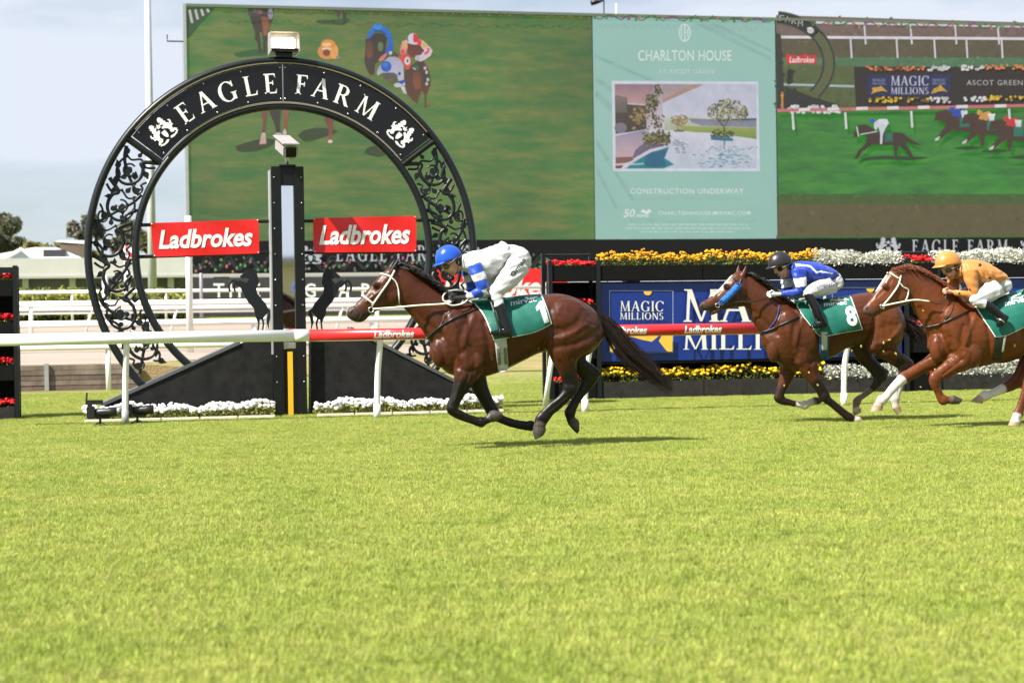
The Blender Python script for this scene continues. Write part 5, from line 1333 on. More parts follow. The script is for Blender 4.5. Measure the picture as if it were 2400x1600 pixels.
# ------------------------------------------------------------------ bodies
def sec(T, s, Y):
    """section traced as (upper x, y, lower x, y, half width in metres)"""
    U, L = P(*T(s[0], s[1]), Y), P(*T(s[2], s[3]), Y)
    return (np.array((U + L) / 2), np.array((U - L) / 2), s[4])
def chain(T, secs, Y, dys=None):
    out = []
    for i, s in enumerate(secs):
        dy = s[5] if len(s) > 5 else 0.0
        out.append(sec(T, s[:5], Y + dy))
    return out
def mirror(ch, Y0, dx=0.0, dz=0.0):
    return [(np.array((c[0] + dx, 2 * Y0 - c[1], c[2] + dz)), a.copy(), w) for c, a, w in ch]
def grow(ch, d):
    out = []
    for c, a, w in ch:
        l = np.linalg.norm(a); out.append((c, a * max(.2, (l + d) / l), max(.004, w + d)))
    return out
def loft(mb, ch, n=18, sub=4, yv=(0, 1, 0), ex=1.0):
    yv = np.array(yv, float)
    pack = [np.r_[c, a, w] for c, a, w in ch]
    pk = catmull(pack, sub)
    N = len(pk); vs = []
    for q in pk:
        c, a, w = q[:3], q[3:6], max(q[6], .003)
        for k in range(n):
            t = 2 * math.pi * k / n
            ct, st_ = math.cos(t), math.sin(t)
            if ex != 1.0: ct, st_ = math.copysign(abs(ct) ** ex, ct), math.copysign(abs(st_) ** ex, st_)
            vs.append(c + a * ct + yv * w * st_)
    fs = [(i * n + k, i * n + (k + 1) % n, (i + 1) * n + (k + 1) % n, (i + 1) * n + k) for i in range(N - 1) for k in range(n)]
    b = len(vs)
    for e, i0, i1 in ((0, 0, 1), (1, N - 1, N - 2)):
        c0, c1 = pk[i0][:3], pk[i1][:3]; d = c0 - c1; l = np.linalg.norm(d) or 1
        vs.append(c0 + d / l * min(np.linalg.norm(pk[i0][3:6]), pk[i0][6]) * .6)
        for k in range(n):
            f = (i0 * n + k, i0 * n + (k + 1) % n, b + e)
            fs.append(f if e else f[::-1])
    mb.add(vs, fs)
def remesh(mb, voxel, it=5, fac=.5):
    me = bpy.data.meshes.new('tmp'); me.from_pydata(mb.v, [], mb.f); me.update()
    bm = bmesh.new(); bm.from_mesh(me); bmesh.ops.recalc_face_normals(bm, faces=bm.faces); bm.to_mesh(me); bm.free()
    o = bpy.data.objects.new('tmp', me); COL.objects.link(o)
    m = o.modifiers.new('r', 'REMESH'); m.mode = 'VOXEL'; m.voxel_size = voxel
    if it:
        s = o.modifiers.new('s', 'SMOOTH'); s.factor = fac; s.iterations = it
    dg = bpy.context.evaluated_depsgraph_get(); dg.update()
    ev = o.evaluated_get(dg); r = bpy.data.meshes.new_from_object(ev)
    bpy.data.objects.remove(o); bpy.data.meshes.remove(me)
    n = len(r.vertices); v = np.zeros(n * 3, np.float32); r.vertices.foreach_get('co', v)
    f = [tuple(p.vertices) for p in r.polygons]
    bpy.data.meshes.remove(r)
    return v.reshape(-1, 3), f
def seg_dist(v, a, b):
    a, b = np.array(a), np.array(b); d = b - a; l2 = max(d @ d, 1e-9)
    t = np.clip(((v - a) @ d) / l2, 0, 1)
    return np.linalg.norm(v - (a + t[:, None] * d), axis=1)
def paint(v, base, ops):
    c = np.repeat(np.array([base], float), len(v), 0)
    for op in ops:
        if op[0] == 'cap':
            _, a, b, r, soft, col = op
            d = seg_dist(v, a, b); k = np.clip((r + soft - d) / max(soft, 1e-4), 0, 1)
        elif op[0] == 'slab':
            _, a, b, R, col = op
            a, b = np.array(a), np.array(b); d = b - a; l = np.linalg.norm(d); d = d / l
            t = (v - a) @ d; rad = np.linalg.norm(v - a - t[:, None] * d, axis=1)
            k = ((t > 0) & (t < l) & (rad < R)).astype(float)
        elif op[0] == 'fn':
            k, col = op[1](v), op[2]
        c = c * (1 - k[:, None]) + np.array([col]) * k[:, None]
    return c
def body_obj(name, vf, m, parent, cols=None, smooth=True, bvh=False):
    v, f = vf
    me = bpy.data.meshes.new(name); me.from_pydata(v.tolist(), [], f); me.materials.append(m)
    me.polygons.foreach_set('use_smooth', [smooth] * len(f))
    if cols is not None:
        at = me.color_attributes.new('Col', 'FLOAT_COLOR', 'POINT')
        at.data.foreach_set('color', np.concatenate([cols, np.ones((len(cols), 1))], 1).astype(np.float32).ravel())
    me.update()
    return link(name, me, parent)
def hit(bvh, px, py, off, Yfall):
    d = ray(px, py).normalized()
    loc, nrm, i, dist = bvh.ray_cast(EYE, d)
    if loc is None: return P(px, py, Yfall)
    return loc + (-d) * off
def drape_line(T, pts, bvh, Yf, off, sub=6):
    out = []
    for x, y in smoothline(pts, sub):
        px, py = T(x, y); d = ray(px, py).normalized(); loc = bvh.ray_cast(EYE, d)[0]
        if loc is not None: out.append(loc - d * off)
    return out
def drape_patch(mb, T, rows, bvh, Yf, off, nu, nv, ridge=None, wrinkle=0.0, thick=.006, border=None, smooth_it=2, mirrorY=None):
    """rows: polylines from top to bottom; the sheet lies on the body seen behind it"""
    R = [resample(smoothline(r, 5), nu + 1) for r in rows]
    g = np.zeros((nv + 1, nu + 1, 3))
    col = catmull([r.ravel() for r in R], 24); K = len(col) - 1
    for j in range(nv + 1):
        q = col[round(j / nv * K)].reshape(-1, 2)
        for i in range(nu + 1):
            if j == 0 and ridge is not None: p = P(*T(*q[i]), ridge) + Vector((0, 0, .004))
            else: p = hit(bvh, *T(*q[i]), off, Yf)
            g[j, i] = p
    for _ in range(smooth_it):
        h = g.copy(); j0 = 1 if ridge is not None else 0
        h[1:-1] = g[1:-1] * .5 + (g[:-2] + g[2:]) * .25
        h[:, 1:-1] = h[:, 1:-1] * .5 + (h[:, :-2] + h[:, 2:]) * .25
        g[1:, :, 1] = h[1:, :, 1]
    if wrinkle:
        for j in range(nv + 1):
            for i in range(nu + 1):
                u, v = i / nu, j / nv
                g[j, i, 1] -= wrinkle * v * (math.sin(u * 13 + v * 3) + .6 * math.sin(u * 29 - v * 5) + .5 * math.sin(v * 11 + u * 7))
    def emit(g, flip):
        vs = [tuple(p) for p in g.reshape(-1, 3)]
        for j in range(nv):
            for i in range(nu):
                f = (j * (nu + 1) + i, (j + 1) * (nu + 1) + i, (j + 1) * (nu + 1) + i + 1, j * (nu + 1) + i + 1)
                yield f[::-1] if flip else f, border(i, j, nu, nv) if border else 0
    for k, fl in ((0, False), (1, True)):
        if k and mirrorY is None: break
        gg = g.copy()
        if k: gg[:, :, 1] = 2 * mirrorY - gg[:, :, 1]
        base = len(mb.v); mb.v.extend([tuple(p) for p in gg.reshape(-1, 3)]); mb.c.extend([(1, 1, 1)] * (gg.shape[0] * gg.shape[1]))
        for f, b in emit(gg, fl): mb.f.append(tuple(q + base for q in f)); mb.mi.append(b)
    return g
def solid(o, t):
    s = o.modifiers.new('thickness', 'SOLIDIFY'); s.thickness = t; s.offset = 0
def hair(name, strands, m, parent, r=.004, segs=8):
    mb = MB()
    for pts in strands:
        q = resample(smoothline(pts, 5), segs); n = len(q)
        rr = r * random.uniform(.7, 1.3)
        mb.tube([tuple(p) for p in q], [rr * (1 - .8 * (i / (n - 1)) ** 2) for i in range(n)], 3, cap=False)
    o = mb.build(name, m, parent, smooth=True)
    return tag(o, kind='stuff')

def normals(v, f):
    n = np.zeros_like(v); q = np.array([t if len(t) == 4 else (*t, t[0]) for t in f])
    a, b = v[q[:, 2]] - v[q[:, 0]], v[q[:, 3]] - v[q[:, 1]]; fn = np.cross(a, b)
    for k in range(4): np.add.at(n, q[:, k], fn)
    return n / np.maximum(np.linalg.norm(n, axis=1, keepdims=True), 1e-9)
def sculpt(vf, T, Y0, lines):
    """grooves (positive depth) and ridges (negative) along traced lines, on both flanks"""
    v, f = vf; v = v.astype(float); n = normals(v, f); d = np.zeros(len(v))
    side = np.abs(n[:, 1])
    for pts, depth, width, dy in lines:
        q = [P(*T(x, y), Y0 + dy) for x, y in smoothline(pts, 4)]
        dist = np.full(len(v), 9.0)
        for a, b in zip(q[:-1], q[1:]): dist = np.minimum(dist, seg_dist(v[:, [0, 2]], (a.x, a.z), (b.x, b.z)))
        k = np.exp(-(dist / width) ** 2) * np.clip(side * 1.6 - .2, 0, 1)
        if abs(dy) > .1: k = k * (np.abs(v[:, 1] - Y0 - dy) < .13) * (v[:, 1] < Y0 + dy + .02)
        d -= depth * k
    # fine unevenness of muscle under skin
    d += .0009 * np.sin(v[:, 0] * 37 + v[:, 2] * 21 + 3 * np.sin(v[:, 2] * 17)) * np.sin(v[:, 2] * 33 - v[:, 0] * 15 + 2 * np.sin(v[:, 0] * 23))
    return (v + n * d[:, None]).astype(np.float32), f

M_coat = mat('horse_coat', attr=True, rough=.42, spec=.32, var=.20, vscale=4, bump=.10, bscale=22)
def rough_noise(m, lo, hi, scale):
    nt = m.node_tree; b = nt.nodes['Principled BSDF']; n = nt.nodes.new('ShaderNodeTexNoise'); n.inputs['Scale'].default_value = scale; n.inputs['Detail'].default_value = 6
    tc = nt.nodes.new('ShaderNodeTexCoord'); r = nt.nodes.new('ShaderNodeMapRange'); r.inputs['From Min'].default_value = .3; r.inputs['From Max'].default_value = .7; r.inputs['To Min'].default_value = lo; r.inputs['To Max'].default_value = hi
    nt.links.new(tc.outputs['Object'], n.inputs['Vector']); nt.links.new(n.outputs['Fac'], r.inputs['Value']); nt.links.new(r.outputs['Result'], b.inputs['Roughness'])
rough_noise(M_coat, .28, .52, 11)
M_hoofd = mat('dark_hoof', (.045, .038, .032), .55, var=.3, vscale=40)
M_hoofp = mat('pale_hoof', (.36, .25, .17), .55, var=.25, vscale=40)
M_cloth = mat('silks', attr=True, rough=.42, spec=.45, bump=.30, bscale=20, sheen=.1)
M_breech = mat('breeches', (.50, .50, .52), .6, bump=.28, bscale=16, sheen=.1)
M_skin = mat('skin', attr=True, rough=.5, spec=.4)
M_boot = mat('boot_leather', (.006, .006, .007), .2, bump=.12, bscale=14, spec=.4)
M_tackw = mat('white_tack', (.70, .69, .60), .45, var=.08, vscale=20)
M_tackk = mat('black_tack', (.014, .013, .013), .4)
M_green = mat('green_cloth', (.002, .112, .082), .6, var=.10, vscale=3, bump=.2, bscale=9)
M_whitecl = mat('white_cloth', (.78, .79, .77), .6)
M_eye = mat('dark_eye', (.006, .004, .003), .06, spec=.8)
M_nostril = mat('nostril', (.02, .009, .008), .7)
M_hairk = mat('black_hair', (.011, .008, .007), .42, spec=.45)
M_tail = mat('tail_hair', (.020, .011, .008), .42, spec=.45, var=.5, vscale=30)
M_hairr = mat('chestnut_hair', (.16, .045, .016), .45, spec=.4)
M_pad = mat('girth_pad', (.42, .43, .38), .6, var=.1, vscale=15)
M_padgrey = mat('girth_inset', (.13, .135, .13), .6)

def build_horse(name, label, T, Y0, sp):
    g0 = P(*T(*sp['mid']), Y0)
    root = empty(name, (g0.x, Y0, 0), label, 'horse', 'race horses galloping to the post')
    mb = MB()
    ch = {}
    for nm, (dy, secs, n) in sp['chains'].items():
        ch[nm] = chain(T, secs, Y0 + dy); cut = [k for h, k, _ in sp['hooves'] if h == nm]; loft(mb, ch[nm][:-(cut[0] - 1)] if cut and cut[0] > 1 else ch[nm], n)
    for (x, y, dy, rx, ry, w, rot) in sp.get('blobs', []):
        c = P(*T(x, y), Y0 + dy); ex = P(*T(x + rx, y), Y0 + dy) - c; s_ = ex.length / rx
        mb.ball(c, (rx * s_, w, ry * s_), 18, 12, rot=Matrix.Rotation(rot, 3, 'Y'))
    for (x, y, dy, r, w) in sp.get('joints', []):
        c = P(*T(x, y), Y0 + dy); s_ = (P(*T(x + 10, y), Y0 + dy) - c).length / 10
        mb.ball(c, (r * s_, w, r * s_), 14, 10)
    vf = remesh(mb, sp.get('voxel', .0135), sp.get('smooth', 5))
    vf = sculpt(vf, T, Y0, sp.get('sculpt', []))
    v = vf[0].astype(float)
    ops = []
    for op in sp['paint']:
        if op[0] == 'cap':
            _, nm, i0, i1, r, soft, col = op
            cs = ch[nm][i0:i1 + 1]
            for p, q in zip(cs[:-1], cs[1:]): ops.append(('cap', p[0], q[0], r, soft, col))
        elif op[0] == 'pt':
            _, (x, y, dy), (x2, y2), r, soft, col = op
            ops.append(('cap', P(*T(x, y), Y0 + dy), P(*T(x2, y2), Y0 + dy), r, soft, col))
    cols = paint(v, sp['coat'], ops)
    body = body_obj('body', vf, M_coat, root, cols)
    bvh = BVHTree.FromPolygons([tuple(p) for p in vf[0]], vf[1])
    for nm, k, hc in sp['hooves']:
        hs = grow(ch[nm][-k:], .003); t_ = MB()
        n_ = 16; pk = catmull([np.r_[c, a, w] for c, a, w in hs], 3); vs_ = []
        for q in pk:
            for i in range(n_):
                t = 2 * math.pi * i / n_; vs_.append(q[:3] + q[3:6] * math.cos(t) + np.array((0, 1, 0)) * q[6] * math.sin(t))
        N_ = len(pk); t_.add(vs_, [(i * n_ + j, i * n_ + (j + 1) % n_, (i + 1) * n_ + (j + 1) % n_, (i + 1) * n_ + j) for i in range(N_ - 1) for j in range(n_)] + [tuple(range(n_))[::-1], tuple(range((N_ - 1) * n_, N_ * n_))])
        t_.build('hoof', hc, root)
    # ears are part of the body's outline; eyes and nostrils are set into it
    ex, ey = sp['eye']; e = hit(bvh, *T(ex, ey), -.012, Y0 - .08)
    MB().ball(e, (.026, .016, .019), 12, 8, rot=Matrix.Rotation(-.5, 3, 'Y')).build('eye', M_eye, root, smooth=True)
    MB().ball((e.x, 2 * Y0 - e.y, e.z), (.024, .016, .018), 12, 8).build('eye', M_eye, root, smooth=True)
    nx, ny = sp['nostril']; q = hit(bvh, *T(nx, ny), -.007, Y0 - .05)
    MB().ball(q, (.020, .012, .028), 10, 7, rot=Matrix.Rotation(.5, 3, 'Y')).build('nostril', M_nostril, root, smooth=True)
    MB().ball((q.x, 2 * Y0 - q.y, q.z), (.020, .012, .028), 10, 7).build('nostril', M_nostril, root, smooth=True)
    # hair
    cr = resample(smoothline(sp['crest'], 6), 200); st = []
    for k in range(sp.get('nmane', 330)):
        i = random.randrange(200); x, y = cr[i]; t = i / 199
        dx, dy_ = sp['mane_dir'](t); L = random.uniform(.5, 1.1)
        x += random.uniform(-8, 8); y += random.uniform(-6, 14)
        sd = random.choice((-1, -1, -1, 1)); y0_ = Y0 + random.uniform(-.03, .03)
        w1, w2 = random.uniform(-16, 10), random.uniform(-14, 14)
        a = P(*T(x, y), y0_); b = P(*T(x + dx * .45 * L, y + dy_ * .3 * L + w1), y0_ + sd * random.uniform(.02, .06)); c = P(*T(x + dx * L + w2, y + dy_ * L + w2), y0_ + sd * random.uniform(.05, .13))
        st.append([tuple(a), tuple(b), tuple(c)])
    hair('mane', st, sp['hair'], root, .0042)
    if 'tail' in sp:
        up, lo = [resample(smoothline(sp['tail'][k], 6), 24) for k in (0, 1)]
        st = []
        for k in range(sp.get('ntail', 420)):
            u = min(1.15, max(-.15, random.gauss(.5, .21))); w = random.gauss(0, .5); fl_ = random.gauss(0, .13); e_ = random.uniform(.55, 1.0) if random.random() < .6 else random.uniform(.85, 1.04)
            pts = []
            nn = 7
            for j in range(nn):
                t = min(1.0, j / (nn - 1) * e_); i = t * 23; i0 = int(i); fr = i - i0; i1 = min(i0 + 1, 23)
                A_ = up[i0] * (1 - fr) + up[i1] * fr; B_ = lo[i0] * (1 - fr) + lo[i1] * fr
                uu = u + .07 * math.sin(t * 5 + k) * t + fl_ * max(0, t - .4) * 2.2 + .06 * math.sin(9 * t + k * 1.7) * t
                q_ = A_ * (1 - uu) + B_ * uu
                pts.append(tuple(P(*T(q_[0] + random.uniform(-3, 3), q_[1] + random.uniform(-3, 3)), Y0 + w * .045 * (1 + 1.6 * t))))
            st.append(pts)
        hair('tail', st, sp['tailhair'] if 'tailhair' in sp else sp['hair'], root, .0034, 12)
        dk_ = [P(*T(*((up[i] + lo[i]) / 2)), Y0) for i in (0, 2, 4, 7)]
    # straps that lie on the coat
    for nm, pts, r, m, both in sp['straps']:
        L = drape_line(T, pts, bvh, Y0 - .1, r * .7)
        r *= .85
        t_ = MB(); t_.tube(L, r, 8); o = t_.build(nm, m, root, smooth=True)
        if both:
            t_ = MB(); t_.tube([(p.x, 2 * Y0 - p.y, p.z) for p in L], r, 8); t_.build(nm, m, root, smooth=True)
    for nm, pts, r, m in sp['free']:
        L = [P(*T(x, y), Y0 + dy) for x, y, dy in pts]
        MB().tube(smoothline([tuple(p) for p in L], 6), r, 8).build(nm, m, root, smooth=True)
    # girth
    for nm, rows, m, off in sp['girth']:
        t_ = MB(); drape_patch(t_, T, rows, bvh, Y0 - .2, off, 6, 14)
        o = t_.build(nm, m, root, smooth=True); solid(o, .008)
    # saddle cloth with a white border, its far half mirrored over the back
    t_ = MB()
    bd = sp['cloth_border']
    g = drape_patch(t_, T, sp['cloth'], bvh, Y0 - .26, .020, 56, 34, ridge=Y0, wrinkle=.0045, border=bd, smooth_it=4, mirrorY=Y0)
    cl = t_.build('saddle_cloth', [M_green, M_whitecl], root, smooth=True, merge=.0008); solid(cl, .007)
    v_ = [tuple(p) for p in g.reshape(-1, 3)]; nu = 56
    fs_ = [(j * (nu + 1) + i, (j + 1) * (nu + 1) + i, (j + 1) * (nu + 1) + i + 1, j * (nu + 1) + i + 1) for j in range(34) for i in range(nu)]
    cb = BVHTree.FromPolygons(v_, fs_)
    for s_, quad, kw in sp['cloth_text']:
        tq, tf = text_fine(s_, **kw)
        (ax, ay), (bx_, by_), (cx_, cy_), (dx_, dy_) = quad       # bottom left, bottom right, top right, top left
        tv = []
        for u, k in tq:
            x = (ax * (1 - u) + bx_ * u) * (1 - k) + (dx_ * (1 - u) + cx_ * u) * k; y = (ay * (1 - u) + by_ * u) * (1 - k) + (dy_ * (1 - u) + cy_ * u) * k
            tv.append(hit(cb, *T(x, y), .009, Y0 - .25))
        t_ = MB(); t_.add(tv, tf); t_.build('number' if s_.isdigit() else 'lettering', M_letter, cl)
    for pl in sp.get('cloth_polys', []):
        t_ = MB()
        q = resample(list(pl) + [pl[0]], 40)[:-1]
        cc = q.mean(0)
        vs_ = [hit(cb, *T(*cc), .009, Y0 - .25)] + [hit(cb, *T(*p), .009, Y0 - .25) for p in q]
        t_.add(vs_, [(0, i + 1, (i + 1) % len(q) + 1) for i in range(len(q))]); t_.build('emblem', M_letter, cl)
    # saddle seat between cloth and rider
    c_ = chain(T, sp['saddle'], Y0); t_ = MB(); loft(t_, c_, 14); t_.build('saddle', M_tackk, root, smooth=True)
    return root, bvh

# ------------------------------------------------------------------ riders
def fist(mb, c, fwd, up, side, s=1.0, r=.0085):
    """closed hand: palm, four curled fingers of unequal length, thumb lying over them"""
    c, fwd, up, side = [np.array(x, float) for x in (c, fwd, up, side)]
    def tb(pts, rs): mb.tube([tuple(c + (fwd * p[0] + up * p[1] + side * p[2]) * s) for p in pts], [q * s for q in rs], 8)
    tb([(-.105, 0, 0), (-.06, 0, 0), (-.02, 0, 0), (.015, .004, 0), (.03, .004, 0)], [.021, .022, .027, .030, .024])
    for k, (o, L) in enumerate(((.027, .9), (.009, 1.05), (-.010, 1.0), (-.028, .8))):
        tb([(.018, o, .012), (.044 * L, o, .014), (.060 * L, o, -.002), (.050 * L, o, -.022), (.026 * L, o, -.026)], [r * 1.15, r * 1.12, r * 1.05, r, r * .85])
    tb([(-.02, .026, -.004), (.008, .042, -.016), (.034, .036, -.028), (.048, .024, -.030)], [r * 1.25, r * 1.15, r * 1.05, r * .85])

def build_rider(label, T, Y0, sp):
    hp = P(*T(*sp['mid']), Y0)
    root = empty('person', (hp.x, Y0, hp.z), label, 'person', 'jockeys in racing silks')
    C = {}
    for nm, secs in sp['chains'].items(): C[nm] = chain(T, secs, Y0)
    far = sp.get('far_shift', {})
    for nm in ('arm', 'forearm', 'thigh', 'shin', 'boot', 'foot'):
        if nm in sp.get('far', {}): C[nm + '_f'] = chain(T, sp['far'][nm], Y0)
        else: C[nm + '_f'] = mirror(C[nm], Y0, *far.get(nm, (0, 0)))
    limbs = lambda *a: [C[x + s] for x in a for s in ('', '_f')]
    # one continuous body
    mb = MB()
    loft(mb, C['head'], 16); loft(mb, C['neck'], 14)
    for c in C.get('face', []) and []: pass
    for (x, y, dy, rx, ry, w, rot) in sp['face']:
        q = P(*T(x, y), Y0 + dy); s_ = (P(*T(x + 10, y), Y0) - P(*T(x, y), Y0)).length / 10
        mb.ball(q, (rx * s_, w, ry * s_), 12, 9, rot=Matrix.Rotation(rot, 3, 'Y'))
    loft(mb, grow(C['torso'], -.016), 16); loft(mb, grow(C['hips'], -.014), 16)
    for c in limbs('arm', 'forearm', 'thigh', 'shin', 'boot', 'foot'): loft(mb, grow(c, -.009), 12)
    hands = []
    for k, h in enumerate(sp['hands']):
        c = P(*T(h[0], h[1]), Y0 + h[2]); d = P(*T(h[3], h[4]), Y0 + h[2]) - c; d.normalize()
        sd = Vector((0, -1 if h[2] < 0 else 1, 0)); up = d.cross(sd) * (1 if h[2] < 0 else -1); up.normalize()
        if up.z < 0: up = -up
        hands.append((c, d, up, -sd))
        fist(mb, c, d, up, -sd, 1.0)
    vf = remesh(mb, .0075, 2)
    sk = sp.get('skin', (.60, .32, .225))
    ops = [('cap', P(*T(*sp['lip']), Y0), P(*T(*sp['lip']), Y0 + .001), .016, .006, (.36, .12, .09))]
    if 'hairc' in sp: ops.append(('cap', P(*T(*sp['hairpos']), Y0 - .08), P(*T(*sp['hairpos']), Y0 + .08), .05, .008, sp['hairc']))
    body_obj('body', vf, M_skin, root, paint(vf[0].astype(float), sk, ops))
    # jacket
    mb = MB(); loft(mb, C['torso'], 20); loft(mb, C['collar'], 14)
    for c in limbs('arm', 'forearm'): loft(mb, c, 14)
    vf = remesh(mb, .0085, 3)
    v = vf[0].astype(float)
    ang = np.sin(v[:, 0] * 31 + v[:, 2] * 23) * np.sin(v[:, 0] * 13 - v[:, 2] * 47 + v[:, 1] * 19)
    n_ = normals(v, vf[1])
    w_ = .004 * ang + .011 * (.45 - np.abs(np.sin(v[:, 0] * 21 + v[:, 2] * 30 + 2.2 * np.sin(v[:, 0] * 13 - v[:, 2] * 9)))) * np.clip(np.sin(v[:, 0] * 9 - v[:, 2] * 6 + v[:, 1] * 8) + .35, 0, 1)
    vf = ((v + n_ * w_[:, None]).astype(np.float32), vf[1])
    ops = []
    for (x0, y0, x1, y1, dy, R, col) in sp.get('bands', []):
        ops.append(('slab', P(*T(x0, y0), Y0 + dy), P(*T(x1, y1), Y0 + dy), R, col)); a_, b_ = P(*T(x0, y0), Y0 + dy), P(*T(x1, y1), Y0 + dy)
        ops.append(('slab', (a_.x, 2 * Y0 - a_.y, a_.z), (b_.x, 2 * Y0 - b_.y, b_.z), R, col))
    for (pts, dy, r, col) in sp.get('seams', []):
        q = [P(*T(x, y), Y0 + dy) for x, y in pts]
        for a_, b_ in zip(q[:-1], q[1:]):
            ops.append(('fn', (lambda vv, a_=a_, b_=b_, r=r, dy=dy: ((seg_dist(vv[:, [0, 2]], (a_.x, a_.z), (b_.x, b_.z)) < r) & (vv[:, 1] < Y0 - .03)).astype(float)), col))
    body_obj('silk_jacket', vf, M_cloth, root, paint(vf[0].astype(float), sp['silk'], ops))
    jb = BVHTree.FromPolygons([tuple(p) for p in vf[0]], vf[1])
    # breeches
    mb = MB(); loft(mb, C['hips'], 20)
    for c in limbs('thigh', 'shin'): loft(mb, c, 14)
    vf = remesh(mb, .0085, 2)
    v = vf[0].astype(float); n_ = normals(v, vf[1])
    w_ = .010 * (.45 - np.abs(np.sin(v[:, 0] * 24 - v[:, 2] * 19 + 2 * np.sin(v[:, 2] * 15)))) * np.clip(np.sin(v[:, 0] * 8 + v[:, 2] * 12 + v[:, 1] * 5) + .1, 0, 1) + .002 * np.sin(v[:, 2] * 90 - v[:, 0] * 30)
    vf = ((v + n_ * w_[:, None]).astype(np.float32), vf[1])
    body_obj('breeches', vf, M_breech, root)
    bb = BVHTree.FromPolygons([tuple(p) for p in vf[0]], vf[1])
    for k, s in enumerate(('', '_f')):
        mb = MB(); loft(mb, C['boot' + s], 14); loft(mb, C['foot' + s], 14)
        b_ = body_obj('boot', remesh(mb, .0075, 2), M_boot, root)
        f0 = C['foot' + s]; e0, e1 = f0[0][0], f0[-1][0]
        # stirrup iron and leather round the ball of the foot
        mid = e0 * .45 + e1 * .55; side = np.array((0, 1, 0.)); dn = np.cross((e1 - e0) / np.linalg.norm(e1 - e0), side); dn = dn if dn[2] < 0 else -dn
        ring = [tuple(mid + side * .062 * math.cos(t) + dn * (.045 * math.sin(t) - .012)) for t in np.linspace(0, 2 * math.pi, 17)]
        MB().tube(ring, .008, 6).build('stirrup', M_steel if sp.get('steel') else M_tackk, root, smooth=True)
        top = P(*T(*sp['leather']), Y0 + (-.24 if not s else .24))
        MB().tube([tuple(mid - dn * .06), tuple((np.array(top) * .6 + (mid - dn * .06) * .4) + np.array((0, -.02 if not s else .02, 0))), tuple(top)], .012, 6, flat=(Vector((0, 1, 0)), .4)).build('stirrup_leather', M_tackk, root)
    if sp.get('glove') is not None:
        for c, d, up, sd in hands:
            mb = MB(); fist(mb, c, d, up, sd, 1.10, .0092)
            body_obj('glove', remesh(mb, .0055, 2), sp['glove'], root)
    # helmet
    hx, hy, rx, ry, rot = sp['helmet']
    c = P(*T(hx, hy), Y0); s_ = (P(*T(hx + 10, hy), Y0) - c).length / 10
    mb = MB()
    R3 = Matrix.Rotation(rot, 3, 'Y'); nu, nv = 28, 14; vs = []
    for j in range(nv + 1):
        th = math.radians(100) * j / nv
        for i in range(nu):
            ph = 2 * math.pi * i / nu
            p = Vector((math.sin(th) * math.cos(ph) * rx * s_, math.sin(th) * math.sin(ph) * .115, math.cos(th) * ry * 1.25 * s_ - ry * .25 * s_))
            vs.append(c + R3 @ p)
    mb.add(vs, [(j * nu + i, j * nu + (i + 1) % nu, (j + 1) * nu + (i + 1) % nu, (j + 1) * nu + i) for j in range(nv) for i in range(nu)])
    hm = mb.build('helmet', sp['helmat'], root, smooth=True, merge=.0005); solid(hm, .006)
    # peak
    pts = []
    for i in range(13):
        t = math.radians(-65 + 130 * i / 12)
        e = Vector((-math.cos(t) * rx * s_ * .99, math.sin(t) * .114, -ry * .34 * s_)); o = Vector((-math.cos(t) * rx * s_ * 1.0 - .045 * math.cos(t) ** .7, math.sin(t) * .118, -ry * .56 * s_))
        pts.append((c + R3 @ e, c + R3 @ o))
    mb = MB(); mb.add([p for q in pts for p in q], [(2 * i, 2 * i + 1, 2 * i + 3, 2 * i + 2) for i in range(12)])
    pk = mb.build('peak', sp['helmat'], hm, smooth=True); solid(pk, .005)
    if 'spots' in sp:
        pass
    # goggles : strap, frame and lens
    gx, gy, gr = sp['goggle']
    q = P(*T(gx, gy), Y0)
    for sd in (-1, 1):
        mb = MB(); mb.ball((q.x, Y0 + sd * .050, q.z), (gr * s_ * 1.15, .034, gr * s_), 14, 9, rot=R3); mb.build('goggle_lens', M_gloss if not sp.get('lens') else sp['lens'], root, smooth=True)
    sx, sy = sp['strap_end']; e = P(*T(sx, sy), Y0)
    cen = P(*T(hx, hy), Y0)
    for sd in (-1, 1):
        L = []
        for t in np.linspace(0, 1, 9):
            p = q * (1 - t) + e * t; yy = .075 + .050 * math.sin(math.pi * (.12 + .80 * t))
            L.append((p.x, Y0 + sd * yy, p.z))
        MB().tube(L, .010, 6, flat=(Vector((0, 1, 0)), .5)).build('goggle_strap', sp.get('strapmat', M_tackk), root, smooth=True)
        cs = [P(*T(*p_), Y0) for p_ in sp['chin']]
        MB().tube([(p.x, Y0 + sd * w, p.z) for p, w in zip(cs, (.098, .086, .058, .02))], .004, 6).build('chin_strap', M_tackk, root, smooth=True)
    # name lettering on the thigh
    if 'name' in sp:
        s2, quad, kw = sp['name']; v2, f2, _ = text_geo(s2, **kw)
        (ax, ay), (bx_, by_), (cx_, cy_), (dx_, dy_) = quad; tv = []
        for u, k in v2:
            x = (ax * (1 - u) + bx_ * u) * (1 - k) + (dx_ * (1 - u) + cx_ * u) * k; y = (ay * (1 - u) + by_ * u) * (1 - k) + (dy_ * (1 - u) + cy_ * u) * k
            tv.append(hit(bb, *T(x, y), .007, Y0 - .2))
        mb = MB(); mb.add(tv, f2); mb.build('lettering', M_tackk, root)
    for (x, y, r) in sp.get('stars', []):
        pp = []
        for i in range(10):
            t = math.pi * 2 * i / 10; rr = r if i % 2 == 0 else r * .45
            pp.append(hit(jb, *T(x + rr * math.cos(t), y + rr * math.sin(t)), .006, Y0 - .15))
        MB().poly(pp).build('star', M_tackk, root)
    return root
